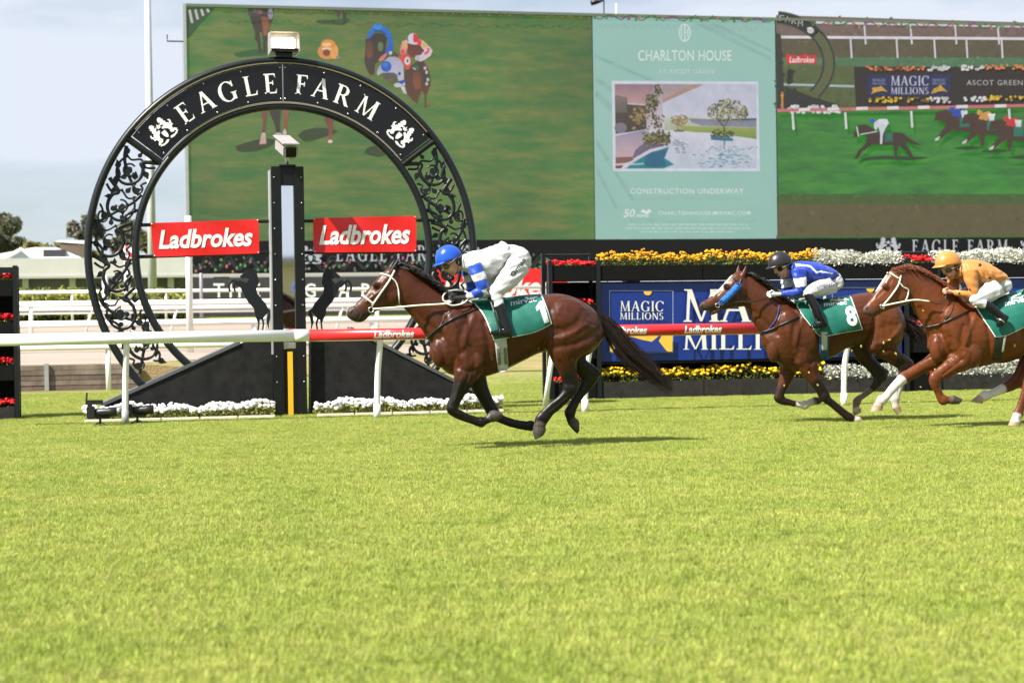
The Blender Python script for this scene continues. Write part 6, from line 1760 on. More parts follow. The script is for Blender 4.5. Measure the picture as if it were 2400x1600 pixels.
# ------------------------------------------------------------------ the three runners
T1 = lambda x, y: (780 + x * .357143, 540 + y * .357143)
T2 = lambda x, y: (1600 + x * .340136, 560 + y * .340136)
both = lambda L: [b for b in L] + [(x, y, -dy, rx, ry, w, r) for (x, y, dy, rx, ry, w, r) in L if dy != 0]
DARK = (.0050, .0032, .0026)
border = lambda i, j, nu, nv: 1 if (i < 1 or i >= nu - 1 or j >= nv - 1) else 0

Y1 = 18.45
H1 = dict(mid=(1150, 1450), coat=(.058, .0145, .0046), hair=M_hairk, voxel=.0095, smooth=2,
  chains={
    'torso': (0, [(640, 740, 690, 880, .11), (705, 600, 760, 940, .19), (800, 500, 850, 962, .23), (900, 478, 950, 968, .25), (1010, 470, 1040, 948, .27), (1150, 452, 1150, 905, .285), (1280, 428, 1260, 850, .285), (1380, 420, 1370, 800, .27), (1480, 414, 1480, 800, .265), (1580, 437, 1570, 830, .25), (1680, 492, 1650, 830, .215), (1740, 555, 1710, 790, .16), (1768, 620, 1755, 730, .09)], 26),
    'neck': (0, [(880, 490, 690, 800, .19), (800, 462, 640, 740, .165), (725, 415, 590, 665, .13), (640, 350, 545, 600, .11), (560, 290, 500, 545, .095), (490, 248, 460, 505, .085), (430, 222, 440, 480, .075)], 20),
    'head': (0, [(420, 220, 455, 470, .07), (385, 232, 430, 490, .088), (345, 258, 395, 505, .097), (300, 302, 345, 512, .100), (245, 368, 295, 528, .078), (195, 428, 250, 552, .062), (150, 482, 218, 585, .052), (112, 508, 188, 602, .052), (95, 528, 155, 602, .044), (90, 550, 122, 588, .028)], 20),
    'ear': (-.055, [(368, 275, 420, 268, .024), (385, 240, 428, 232, .022), (408, 208, 434, 204, .015), (430, 182, 438, 182, .008)], 10),
    'ear_far': (.055, [(345, 270, 395, 262, .024), (360, 238, 402, 228, .022), (385, 212, 410, 206, .014), (404, 192, 412, 192, .008)], 10),
    'fore_near': (-.14, [(790, 700, 1000, 800, .10), (785, 800, 985, 890, .105), (795, 900, 965, 955, .095), (790, 1000, 900, 1035, .072), (770, 1085, 850, 1110, .056), (748, 1145, 822, 1165, .050), (750, 1190, 828, 1178, .050), (785, 1222, 845, 1178, .042), (845, 1248, 875, 1196, .035), (915, 1272, 930, 1216, .034), (962, 1288, 985, 1224, .042), (1010, 1272, 1008, 1214, .038), (1045, 1256, 1030, 1186, .042), (1085, 1244, 1060, 1180, .048), (1118, 1216, 1100, 1190, .040)], 14),
    'fore_far': (.14, [(830, 780, 1010, 820, .10), (865, 900, 1005, 905, .09), (905, 1030, 1015, 1005, .07), (960, 1120, 1045, 1090, .055), (1005, 1195, 1085, 1165, .050), (1040, 1240, 1100, 1190, .046), (1100, 1265, 1115, 1210, .037), (1175, 1292, 1188, 1236, .034), (1240, 1306, 1262, 1248, .036), (1285, 1312, 1312, 1250, .042), (1335, 1300, 1340, 1252, .036), (1375, 1290, 1372, 1238, .042), (1400, 1268, 1398, 1244, .03)], 14),
    'hind_near': (-.15, [(1430, 560, 1740, 640, .11), (1395, 690, 1725, 760, .13), (1405, 780, 1660, 810, .115), (1440, 860, 1610, 850, .09), (1480, 930, 1600, 915, .068), (1505, 985, 1612, 975, .056), (1508, 1040, 1612, 1035, .050), (1478, 1085, 1575, 1090, .043), (1425, 1128, 1497, 1168, .037), (1385, 1165, 1445, 1210, .036), (1348, 1198, 1418, 1250, .044), (1328, 1232, 1402, 1272, .040), (1318, 1278, 1396, 1288, .045), (1315, 1325, 1394, 1318, .050), (1328, 1372, 1382, 1338, .044)], 16),
    'hind_far': (.15, [(1450, 640, 1740, 660, .11), (1480, 760, 1700, 770, .11), (1545, 850, 1660, 840, .085), (1590, 925, 1720, 890, .065), (1625, 975, 1755, 935, .052), (1610, 1030, 1722, 1010, .045), (1575, 1090, 1660, 1078, .037), (1542, 1145, 1620, 1130, .036), (1520, 1190, 1596, 1190, .043), (1530, 1232, 1590, 1222, .038), (1545, 1270, 1612, 1242, .045), (1578, 1308, 1616, 1272, .045), (1602, 1330, 1616, 1308, .035)], 14),
  },
  blobs=both([(840, 700, -.16, 105, 190, .085, -.35), (930, 860, -.17, 75, 95, .085, 0), (700, 800, -.085, 52, 100, .075, 0), (1530, 600, -.14, 170, 150, .14, .2), (1640, 700, -.14, 100, 110, .10, 0), (1430, 730, -.15, 52, 60, .085, 0), (395, 430, -.045, 58, 62, .055, 0), (1100, 680, -.02, 230, 200, .275, 0), (285, 360, -.080, 26, 20, .022, .4)]),
  paint=[('cap', 'ear', 1, 3, .035, .03, DARK), ('cap', 'ear_far', 1, 3, .035, .03, DARK), ('cap', 'fore_near', 2, 3, .05, .10, (.030, .010, .006)), ('cap', 'fore_near', 3, 14, .075, .04, DARK), ('cap', 'fore_far', 2, 12, .09, .06, DARK), ('cap', 'hind_near', 4, 5, .05, .10, (.030, .010, .006)), ('cap', 'hind_near', 5, 14, .085, .05, DARK), ('cap', 'hind_far', 1, 12, .10, .07, DARK),
         ('cap', 'fore_near', 12, 14, .05, .01, (.07, .055, .045)), ('cap', 'hind_near', 12, 14, .06, .012, (.075, .058, .045)), ('cap', 'hind_far', 10, 12, .05, .01, (.05, .04, .032)),
         ('pt', (120, 545, 0), (190, 580), .055, .07, (.034, .019, .015)), ('pt', (1340, 830, 0), (1440, 870), .06, .10, (.016, .007, .005)), ('pt', (1420, 415, 0), (1300, 422), .03, .05, (.03, .012, .008)), ('pt', (285, 352, -.09), (290, 356), .018, .03, (.013, .0065, .005))],
  joints=[(785, 1165, -.14, 40, .055), (974, 1256, -.14, 35, .047), (1050, 1205, .14, 42, .054), (1298, 1280, .14, 35, .046), (1560, 1030, -.15, 54, .056), (1602, 1008, -.15, 22, .030), (1382, 1226, -.15, 40, .048), (1680, 965, .15, 50, .054), (1742, 942, .15, 18, .028), (1556, 1192, .15, 37, .047)],
  hooves=[('fore_near', 3, M_hoofd), ('fore_far', 2, M_hoofd), ('hind_near', 3, M_hoofd), ('hind_far', 3, M_hoofd)],
  sculpt=[([(702, 560), (735, 680), (760, 790), (805, 880)], .016, .035, 0), ([(965, 600), (990, 740), (992, 860), (945, 935)], .020, .035, 0), ([(905, 560), (860, 660), (830, 760)], -.010, .03, 0), ([(830, 620), (800, 720), (815, 800)], .010, .03, 0), ([(880, 760), (905, 840), (890, 910)], .010, .028, 0), ([(800, 900), (870, 925), (945, 905)], .010, .025, 0),
          ([(880, 950), (850, 1040), (820, 1110)], .010, .016, -.14), ([(840, 960), (815, 1040), (795, 1120)], -.006, .014, -.14),
          ([(1390, 700), (1470, 702), (1560, 655), (1640, 600)], -.014, .032, 0), ([(1430, 765), (1540, 745), (1650, 695), (1730, 640)], .015, .034, 0), ([(1400, 640), (1480, 645), (1560, 600), (1600, 540)], .010, .035, 0), ([(1390, 520), (1388, 640), (1352, 770)], .020, .036, 0), ([(1735, 570), (1735, 660), (1690, 770), (1610, 840)], .010, .03, 0), ([(1480, 860), (1530, 940), (1560, 1010)], .010, .018, -.15), ([(1560, 850), (1590, 930), (1600, 1000)], -.008, .014, -.15),
          ([(520, 515), (610, 612), (700, 690)], .012, .03, 0), ([(560, 330), (660, 440), (770, 560)], .008, .05, 0), ([(330, 415), (345, 475), (395, 492), (430, 440)], .009, .018, 0), ([(310, 395), (250, 440), (215, 470)], -.007, .014, 0), ([(330, 300), (300, 330), (250, 400)], .006, .016, 0), ([(195, 566), (240, 548)], .008, .010, 0), ([(150, 500), (175, 540), (165, 570)], .006, .012, 0), ([(255, 350), (310, 350)], -.006, .012, 0),
          ([(640, 760), (680, 830), (720, 900)], -.005, .009, 0), ([(760, 720), (800, 780), (790, 860)], -.004, .008, 0), ([(1480, 760), (1500, 830), (1530, 880)], -.005, .009, 0), ([(1090, 900), (1180, 868), (1290, 815)], -.004, .010, 0), ([(250, 400), (275, 430), (270, 470)], -.004, .007, 0), ([(1330, 740), (1350, 800)], .008, .014, 0), ([(480, 500), (520, 560)], .006, .012, 0), ([(690, 640), (640, 690)], .006, .014, 0),
          ([(845, 1222), (925, 1246)], .006, .009, -.14), ([(1545, 1072), (1410, 1185)], .007, .010, -.15), ([(810, 1120), (800, 1180)], .005, .010, -.14), ([(1530, 1000), (1560, 1050)], .006, .012, -.15),
          ([(1185, 730), (1170, 860)], .005, .016, 0), ([(1230, 720), (1215, 845)], .005, .016, 0), ([(1275, 710), (1262, 820)], .005, .016, 0), ([(1040, 740), (1050, 920)], .006, .018, 0), ([(1470, 440), (1560, 500), (1650, 560)], .006, .05, 0)],
  eye=(281, 355), nostril=(122, 534), crest=[(425, 222), (500, 250), (570, 292), (650, 350), (735, 420)], nmane=560, mane_dir=lambda t: (125 - 20 * t, 30 + 30 * t),
  tail=([(1738, 532), (1810, 566), (1880, 632), (1960, 722), (2060, 812), (2150, 905), (2245, 1015)], [(1750, 615), (1785, 690), (1830, 750), (1890, 840), (1985, 930), (2090, 1000), (2225, 1068)]), ntail=500, tailhair=M_tail,
  straps=[('cheek_strap', [(406, 262), (372, 328), (322, 400), (258, 492)], .0115, M_tackw, True), ('browband', [(312, 284), (345, 290), (388, 306)], .0115, M_tackw, True), ('noseband', [(200, 428), (230, 452), (270, 484)], .0125, M_tackw, True), ('throat_lash', [(388, 312), (418, 345), (432, 400), (436, 488)], .009, M_tackw, True), ('chin_strap', [(246, 500), (222, 545), (235, 560)], .007, M_tackk, True),
          ('breastplate', [(612, 716), (685, 645), (790, 578), (870, 545), (945, 512)], .0135, M_tackk, True), ('neck_strap', [(775, 520), (735, 575), (702, 628)], .007, M_tackk, True), ('neck_strap', [(772, 545), (795, 590), (815, 632)], .006, M_tackk, False)],
  free=[('rein', [(262, 515, -.085), (400, 506, -.13), (560, 492, -.16), (740, 480, -.16), (800, 452, -.13)], .0095, M_tackw), ('rein', [(262, 505, .085), (400, 492, .13), (560, 470, .16), (740, 440, .14), (790, 412, .10)], .0095, M_tackw),
        ('rein_loop', [(800, 452, -.14), (735, 465, -.15), (724, 430, -.13), (765, 398, -.05), (850, 392, .02), (895, 425, -.08), (862, 474, -.16), (790, 492, -.17), (735, 476, -.17)], .008, M_tackw), ('bit_ring', [(258, 500, -.09), (236, 512, -.09), (240, 534, -.09), (262, 534, -.09), (270, 515, -.09), (258, 500, -.09)], .006, M_steel)],
  girth=[('girth', [[(1050, 560), (1098, 560)], [(1058, 690), (1138, 705)], [(1070, 790), (1145, 790)], [(1080, 880), (1150, 878)], [(1085, 930), (1140, 925)]], M_pad, .010), ('girth_inset', [[(1074, 770), (1098, 770)], [(1084, 880), (1104, 880)]], M_padgrey, .018), ('girth_inset', [[(1122, 770), (1140, 770)], [(1128, 876), (1146, 874)]], M_padgrey, .018)],
  cloth=[[(908, 462), (1000, 452), (1130, 445), (1250, 428), (1372, 420)], [(988, 556), (1080, 570), (1180, 570), (1290, 545), (1408, 512)], [(1055, 722), (1120, 710), (1200, 697), (1330, 667), (1440, 612)]], cloth_border=border,
  cloth_text=[('mirvac', [(1170, 494), (1338, 464), (1334, 432), (1166, 458)], dict(bold=.0)), ('1', [(1368, 614), (1420, 600), (1378, 458), (1322, 478)], dict(bold=.03))],
  cloth_polys=[[(1258, 446), (1278, 428), (1302, 437), (1322, 424), (1348, 438), (1302, 452)]],
  saddle=[(960, 438, 985, 500, .09), (1040, 428, 1050, 485, .13), (1120, 436, 1125, 480, .13)])
h1, bv1 = build_horse('race_horse', 'dark bay horse with white bridle wearing number 1, leading the race', T1, Y1, H1)

J1 = dict(mid=(1080, 420), silk=(.52, .52, .545), helmat=mat('blue_satin', (.012, .075, .46), .25, bump=.3, bscale=14), glove=mat('black_glove', (.02, .02, .021), .7), leather=(1040, 470),
  chains={
    'head': [(705, 150, 828, 120, .066), (695, 190, 838, 170, .076), (706, 225, 838, 210, .073), (724, 252, 838, 238, .064), (754, 276, 832, 262, .052), (784, 290, 820, 284, .034)],
    'neck': [(800, 175, 800, 270, .055), (850, 168, 850, 262, .06), (890, 170, 890, 262, .07)],
    'collar': [(842, 158, 848, 268, .085), (875, 150, 880, 275, .11), (905, 145, 910, 285, .14)],
    'torso': [(885, 145, 890, 285, .14), (935, 132, 940, 300, .185), (1000, 118, 1010, 330, .195), (1065, 92, 1085, 290, .17), (1115, 72, 1140, 220, .15), (1138, 88, 1165, 200, .14)],
    'hips': [(1120, 92, 1130, 210, .13), (1155, 94, 1165, 215, .145), (1212, 98, 1205, 262, .16), (1265, 122, 1230, 282, .155), (1296, 170, 1258, 268, .12)],
    'arm': [(882, 232, 975, 212, .058, -.19), (905, 300, 1000, 275, .056, -.22), (930, 350, 1015, 330, .050, -.235), (948, 388, 1028, 378, .047, -.235)],
    'forearm': [(965, 365, 1025, 420, .046, -.235), (930, 385, 985, 440, .042, -.22), (897, 402, 915, 448, .037, -.19), (876, 414, 886, 452, .031, -.165)],
    'thigh': [(1165, 165, 1290, 268, .095, -.12), (1110, 255, 1225, 345, .09, -.19), (1060, 335, 1150, 405, .075, -.235), (1028, 378, 1105, 430, .06, -.25)],
    'shin': [(1022, 395, 1110, 405, .058, -.25), (1045, 450, 1120, 455, .050, -.27), (1062, 505, 1125, 495, .044, -.285)],
    'boot': [(1058, 490, 1128, 480, .050, -.28), (1068, 522, 1132, 512, .05, -.29), (1090, 580, 1150, 570, .045, -.31), (1108, 640, 1168, 625, .043, -.33), (1122, 680, 1178, 670, .042, -.335)],
    'foot': [(1150, 640, 1176, 705, .035, -.335), (1110, 645, 1135, 700, .04, -.335), (1060, 655, 1075, 690, .04, -.335), (1024, 662, 1030, 682, .03, -.33)]},
  face=[(737, 262, 0, 13, 10, .012, .5), (720, 238, 0, 10, 14, .012, 0), (795, 286, 0, 16, 10, .026, 0), (768, 281, 0, 11, 7, .020, .5), (816, 225, -.074, 11, 17, .012, .3), (816, 225, .074, 11, 17, .012, .3), (775, 262, -.045, 20, 16, .02, 0), (775, 262, .045, 20, 16, .02, 0)],
  lip=(764, 282), hairc=(.05, .025, .012), hairpos=(838, 200),
  hands=[(802, 446, -.125, 760, 449), (792, 412, .10, 750, 413)],
  helmet=(757, 168, 88, 70, -.27), goggle=(740, 238, 19), strap_end=(836, 150), chin=[(815, 205), (812, 240), (812, 275), (798, 292)], lens=mat('goggle_lens', (.10, .09, .02), .1, var=.3, vscale=30),
  bands=[(922, 222, 944, 282, -.205, .085, (.012, .06, .42)), (966, 326, 984, 388, -.235, .08, (.012, .06, .42)), (968, 392, 918, 428, -.215, .07, (.012, .06, .42))],
  name=('Orman', [(1188, 306), (1270, 196), (1244, 174), (1160, 286)], dict(bold=.02)))
build_rider('jockey in white silks with blue sleeve hoops and blue cap, riding number 1', T1, Y1, J1)

Y8 = 21.1
SOCK = (.55, .50, .46)
H8 = dict(mid=(1040, 1270), coat=(.072, .0205, .0070), hair=M_hairk, voxel=.0105, smooth=2,
  chains={
    'torso': (0, [(540, 640, 620, 820, .11), (620, 560, 685, 880, .19), (700, 480, 760, 915, .23), (780, 440, 850, 905, .255), (880, 428, 920, 868, .27), (1000, 420, 1010, 815, .28), (1100, 402, 1105, 765, .28), (1200, 378, 1210, 740, .27), (1300, 370, 1310, 760, .26), (1400, 398, 1400, 770, .24), (1480, 462, 1455, 755, .19), (1528, 560, 1500, 690, .10)], 26),
    'neck': (0, [(770, 440, 640, 780, .185), (700, 420, 585, 715, .155), (640, 385, 525, 640, .125), (570, 320, 480, 560, .105), (500, 268, 455, 500, .09), (440, 240, 430, 470, .075)], 20),
    'head': (0, [(428, 228, 455, 455, .068), (395, 222, 425, 465, .085), (360, 232, 385, 470, .092), (318, 268, 345, 474, .096), (260, 335, 290, 472, .075), (205, 388, 245, 478, .060), (160, 418, 205, 488, .050), (130, 436, 170, 496, .050), (116, 456, 135, 492, .035)], 20),
    'jaw': (0, [(330, 420, 345, 478, .05), (265, 455, 280, 490, .040), (220, 482, 235, 512, .034), (180, 505, 195, 528, .026)], 12),
    'ear': (-.05, [(385, 275, 425, 285, .022), (402, 240, 436, 245, .02), (420, 208, 440, 210, .014), (434, 182, 441, 183, .007)], 10),
    'ear_far': (.05, [(360, 248, 395, 255, .022), (366, 220, 398, 225, .02), (376, 195, 394, 198, .012), (384, 174, 390, 174, .007)], 10),
    'fore_near': (-.14, [(730, 740, 900, 780, .10), (775, 840, 930, 870, .09), (820, 930, 945, 930, .072), (885, 1010, 975, 995, .055), (928, 1070, 1008, 1050, .048), (950, 1112, 1022, 1090, .045), (1010, 1152, 1060, 1122, .035), (1080, 1210, 1120, 1172, .033), (1125, 1248, 1168, 1205, .041), (1155, 1262, 1192, 1220, .038), (1178, 1270, 1222, 1226, .044), (1205, 1274, 1240, 1250, .042)], 14),
    'fore_far': (.14, [(680, 800, 840, 840, .09), (672, 880, 795, 900, .08), (662, 970, 755, 975, .06), (640, 1050, 706, 1058, .05), (632, 1095, 695, 1090, .047), (660, 1135, 700, 1088, .042), (740, 1150, 758, 1108, .034), (800, 1162, 812, 1118, .034), (838, 1168, 848, 1116, .041), (885, 1150, 880, 1098, .038), (925, 1140, 905, 1088, .043), (955, 1128, 940, 1092, .040)], 14),
    'hind_near': (-.15, [(1260, 540, 1520, 600, .12), (1270, 660, 1520, 680, .13), (1290, 760, 1490, 740, .105), (1360, 820, 1510, 785, .075), (1430, 865, 1555, 815, .056), (1485, 900, 1592, 850, .050), (1480, 950, 1572, 920, .043), (1462, 1000, 1530, 990, .036), (1442, 1050, 1510, 1045, .035), (1428, 1092, 1495, 1102, .043), (1440, 1138, 1490, 1140, .038), (1448, 1170, 1500, 1152, .044), (1478, 1210, 1503, 1180, .038)], 16),
    'hind_far': (.15, [(1120, 640, 1330, 660, .10), (1150, 740, 1310, 760, .09), (1200, 830, 1320, 815, .075), (1270, 900, 1370, 868, .058), (1312, 960, 1412, 912, .050), (1290, 1010, 1385, 985, .043), (1235, 1062, 1310, 1055, .036), (1195, 1085, 1268, 1085, .038), (1176, 1120, 1225, 1118, .041), (1172, 1165, 1216, 1155, .038), (1172, 1200, 1226, 1165, .045), (1185, 1214, 1228, 1190, .04)], 14)},
  blobs=both([(760, 660, -.16, 95, 165, .085, -.3), (830, 800, -.16, 65, 85, .08, 0), (628, 760, -.08, 46, 85, .075, 0), (1370, 560, -.14, 150, 140, .14, .2), (1320, 730, -.15, 50, 55, .085, 0), (380, 415, -.04, 52, 52, .05, 0), (960, 640, -.02, 200, 175, .27, 0), (300, 325, -.078, 24, 18, .02, .4)]),
  paint=[('cap', 'fore_near', 3, 9, .07, .05, (.013, .0065, .005)), ('cap', 'fore_far', 3, 7, .07, .05, (.022, .009, .006)), ('cap', 'hind_far', 2, 6, .085, .06, (.02, .010, .008)), ('cap', 'hind_near', 4, 6, .075, .05, (.013, .0065, .005)), ('cap', 'fore_far', 7, 9, .062, .012, SOCK), ('cap', 'fore_near', 10, 11, .055, .012, SOCK), ('cap', 'hind_near', 7, 12, .07, .015, SOCK), ('cap', 'hind_far', 6, 9, .06, .02, (.16, .125, .10)), ('cap', 'hind_far', 10, 11, .055, .012, (.46, .36, .28)), ('cap', 'hind_near', 11, 12, .045, .012, (.40, .28, .19)), ('cap', 'fore_far', 10, 11, .05, .012, (.20, .16, .12)),  # far hind dark mixes bay points with painted shade beneath the belly
         ('pt', (125, 470, 0), (185, 500), .05, .06, (.05, .026, .02)), ('pt', (335, 262, 0), (210, 384), .022, .01, (.62, .58, .55)), ('pt', (1220, 720, .05), (1280, 780), .06, .10, (.04, .016, .010)), ('pt', (1420, 560, -.2), (1440, 640), .10, .16, (.135, .042, .014))],  # dark inner flank is shade under the belly, put into the coat colour
  joints=[(975, 1080, -.14, 41, .052), (1150, 1228, -.14, 31, .045), (665, 1090, .14, 37, .05), (842, 1142, .14, 31, .045), (1540, 878, -.15, 48, .054), (1462, 1098, -.15, 37, .047), (1365, 940, .15, 48, .054), (1404, 915, .15, 18, .028), (1200, 1120, .15, 29, .044)],
  hooves=[('fore_near', 2, M_hoofp), ('fore_far', 2, M_hoofd), ('hind_near', 2, M_hoofp), ('hind_far', 2, M_hoofp)],
  sculpt=[([(640, 520), (660, 640), (690, 740), (740, 830)], .015, .035, 0), ([(860, 560), (890, 690), (880, 800), (840, 850)], .020, .035, 0), ([(790, 540), (750, 640), (730, 730)], -.010, .03, 0), ([(720, 600), (705, 690), (720, 760)], .010, .03, 0), ([(860, 900), (920, 1000), (960, 1060)], .009, .016, -.14), ([(1030, 1130), (1120, 1205)], .006, .009, -.14), ([(1500, 960), (1475, 1060)], .006, .010, -.15),
          ([(1285, 720), (1350, 700), (1420, 640), (1470, 570)], -.012, .032, 0), ([(1330, 770), (1420, 720), (1500, 640)], .014, .034, 0), ([(1270, 520), (1262, 620), (1240, 720)], .020, .034, 0), ([(1470, 880), (1520, 850)], .008, .018, -.15), ([(480, 500), (560, 590), (620, 660)], .011, .03, 0), ([(330, 380), (340, 445), (385, 465)], .008, .018, 0), ([(300, 370), (240, 420)], -.006, .014, 0), ([(320, 290), (280, 330), (230, 385)], .006, .015, 0),
          ([(1060, 640), (1050, 760)], .005, .016, 0), ([(1105, 630), (1095, 740)], .005, .016, 0), ([(1150, 620), (1142, 720)], .005, .016, 0)],
  eye=(297, 322), nostril=(137, 458), crest=[(425, 232), (500, 268), (570, 320), (640, 380), (740, 428)], nmane=420, mane_dir=lambda t: (110 - 10 * t, 20 + 40 * t),
  tail=([(1525, 530), (1580, 545), (1640, 580), (1710, 640)], [(1520, 620), (1580, 690), (1630, 735), (1700, 750)]), ntail=340, tailhair=M_tail,
  straps=[('cheek_strap', [(405, 270), (385, 320), (330, 395), (245, 458)], .009, M_tackk, True), ('browband', [(338, 258), (352, 272), (385, 302)], .010, M_tackk, True), ('throat_lash', [(392, 300), (405, 350), (398, 440)], .007, M_tackk, True), ('breastplate', [(530, 645), (600, 625), (700, 580), (800, 535)], .012, M_tackk, True), ('neck_strap', [(668, 455), (640, 560), (560, 655)], .008, mat('blue_strap', (.02, .03, .22), .5), True), ('neck_strap', [(680, 470), (672, 540), (650, 600)], .006, M_tackk, False)],
  free=[('rein', [(245, 458, -.08), (390, 432, -.12), (480, 432, -.15), (600, 400, -.13)], .008, M_tackk), ('rein', [(245, 450, .08), (400, 425, .12), (600, 390, .11)], .008, M_tackk), ('bit_ring', [(250, 440, -.08), (228, 448, -.08), (232, 468, -.08), (252, 468, -.08), (250, 440, -.08)], .006, M_steel)],
  girth=[('girth', [[(930, 560), (985, 560)], [(938, 640), (1008, 640)], [(942, 740), (1008, 735)], [(945, 835), (1000, 830)]], mat('girth_blue', (.01, .06, .16), .5), .010), ('girth_inset', [[(955, 640), (998, 640)], [(958, 740), (996, 735)], [(960, 765), (994, 762)]], M_pad, .018)],
  cloth=[[(765, 420), (850, 428), (950, 425), (1060, 405), (1158, 390)], [(820, 520), (900, 540), (990, 535), (1090, 515), (1195, 490)], [(925, 652), (960, 672), (1020, 665), (1120, 645), (1242, 624)]], cloth_border=border,
  cloth_text=[('mirvac', [(975, 464), (1132, 450), (1128, 422), (972, 434)], dict(bold=.02)), ('8', [(1140, 602), (1212, 596), (1182, 456), (1112, 466)], dict(bold=.035))],
  cloth_polys=[[(1010, 425), (1030, 405), (1060, 415), (1095, 400), (1150, 418), (1080, 428)]],
  saddle=[(820, 415, 830, 470, .09), (880, 405, 890, 460, .13), (950, 412, 955, 455, .13)])
h8, bv8 = build_horse('race_horse', 'bay horse with fluffy blue cheek pads wearing number 8', T2, Y8, H8)
# fluffy blue cheek pieces
for sd in (0, 1):
    mb = MB()
    L = drape_line(T2, [(382, 322), (345, 365), (305, 405), (272, 435)], bv8, Y8 - .1, .02)
    L = L if not sd else [Vector((p.x, 2 * Y8 - p.y, p.z)) for p in L]
    mb.tube(L, [.022] + [.042] * (len(L) - 2) + [.026], 14)
    for p in L:
        for k in range(60):
            d = Vector(rng.normal(size=3)).normalized(); q = p + d * .036
            mb.tube([q, q + d * .012], [.004, .002], 3, cap=False)
    mb.build('cheek_fleece', mat('blue_fleece', (.02, .13, .44), .9, var=.2, vscale=60), h8, smooth=True)

J8 = dict(mid=(900, 400), silk=(.010, .040, .34), helmat=mat('black_cap', (.016, .016, .018), .35, bump=.1, bscale=20), glove=mat('white_glove', (.78, .78, .77), .7), leather=(870, 450),
  chains={
    'head': [(622, 130, 732, 105, .066), (614, 165, 742, 150, .076), (628, 200, 742, 190, .073), (647, 228, 742, 218, .064), (668, 250, 735, 243, .052), (690, 264, 722, 260, .034)],
    'neck': [(700, 192, 700, 260, .055), (745, 182, 745, 255, .06), (790, 182, 790, 260, .07)],
    'collar': [(738, 165, 730, 265, .09), (770, 158, 775, 272, .12), (800, 155, 805, 285, .15)],
    'torso': [(772, 157, 772, 285, .15), (830, 151, 840, 300, .19), (900, 156, 920, 315, .195), (970, 176, 990, 312, .18), (1025, 203, 1035, 300, .155), (1048, 220, 1055, 295, .14)],
    'hips': [(1010, 208, 1000, 330, .14), (1055, 222, 1030, 360, .155), (1085, 257, 1045, 370, .15), (1098, 292, 1060, 355, .11)],
    'arm': [(752, 212, 850, 205, .058, -.19), (760, 270, 855, 270, .056, -.215), (775, 325, 852, 335, .05, -.23), (790, 355, 845, 380, .046, -.23)],
    'forearm': [(802, 335, 842, 390, .046, -.225), (760, 345, 775, 400, .042, -.2), (715, 350, 725, 402, .038, -.17), (685, 356, 690, 400, .03, -.15)],
    'thigh': [(1000, 262, 1060, 370, .095, -.12), (930, 285, 975, 395, .09, -.18), (870, 315, 905, 405, .078, -.225), (828, 352, 850, 410, .06, -.245)],
    'shin': [(818, 360, 872, 392, .058, -.245), (835, 395, 895, 395, .05, -.26)],
    'boot': [(830, 380, 897, 378, .05, -.26), (852, 420, 915, 410, .05, -.275), (885, 480, 945, 460, .046, -.30), (915, 540, 965, 520, .043, -.32), (940, 580, 985, 560, .042, -.325)],
    'foot': [(962, 555, 1000, 602, .035, -.33), (925, 575, 950, 615, .04, -.33), (890, 592, 905, 615, .038, -.33), (876, 602, 880, 613, .028, -.325)]},
  face=[(641, 230, 0, 12, 9, .012, .3), (632, 208, 0, 9, 12, .012, 0), (692, 262, 0, 14, 9, .025, 0), (660, 250, 0, 10, 6, .020, .4), (722, 195, -.074, 10, 15, .012, .2), (722, 195, .074, 10, 15, .012, .2), (682, 235, -.045, 17, 14, .02, 0), (682, 235, .045, 17, 14, .02, 0)],
  lip=(658, 251), hairc=(.04, .02, .01), hairpos=(742, 185), hands=[(618, 382, -.125, 580, 384), (622, 366, .10, 584, 368)],
  helmet=(668, 152, 80, 62, -.18), goggle=(662, 206, 17), strap_end=(740, 160), chin=[(712, 185), (710, 215), (712, 245), (698, 263)],
  bands=[(806, 268, 814, 328, -.225, .085, (.76, .76, .78))], seams=[([(765, 178), (845, 190), (882, 236)], 0, .010, (.72, .73, .78)), ([(882, 236), (905, 226), (1000, 240)], 0, .009, (.72, .73, .78))],
  name=('S.CORMACK', [(930, 355), (1052, 320), (1047, 294), (925, 327)], dict(bold=.0)))
build_rider('jockey in royal blue silks with black cap and white gloves, riding number 8', T2, Y8, J8)

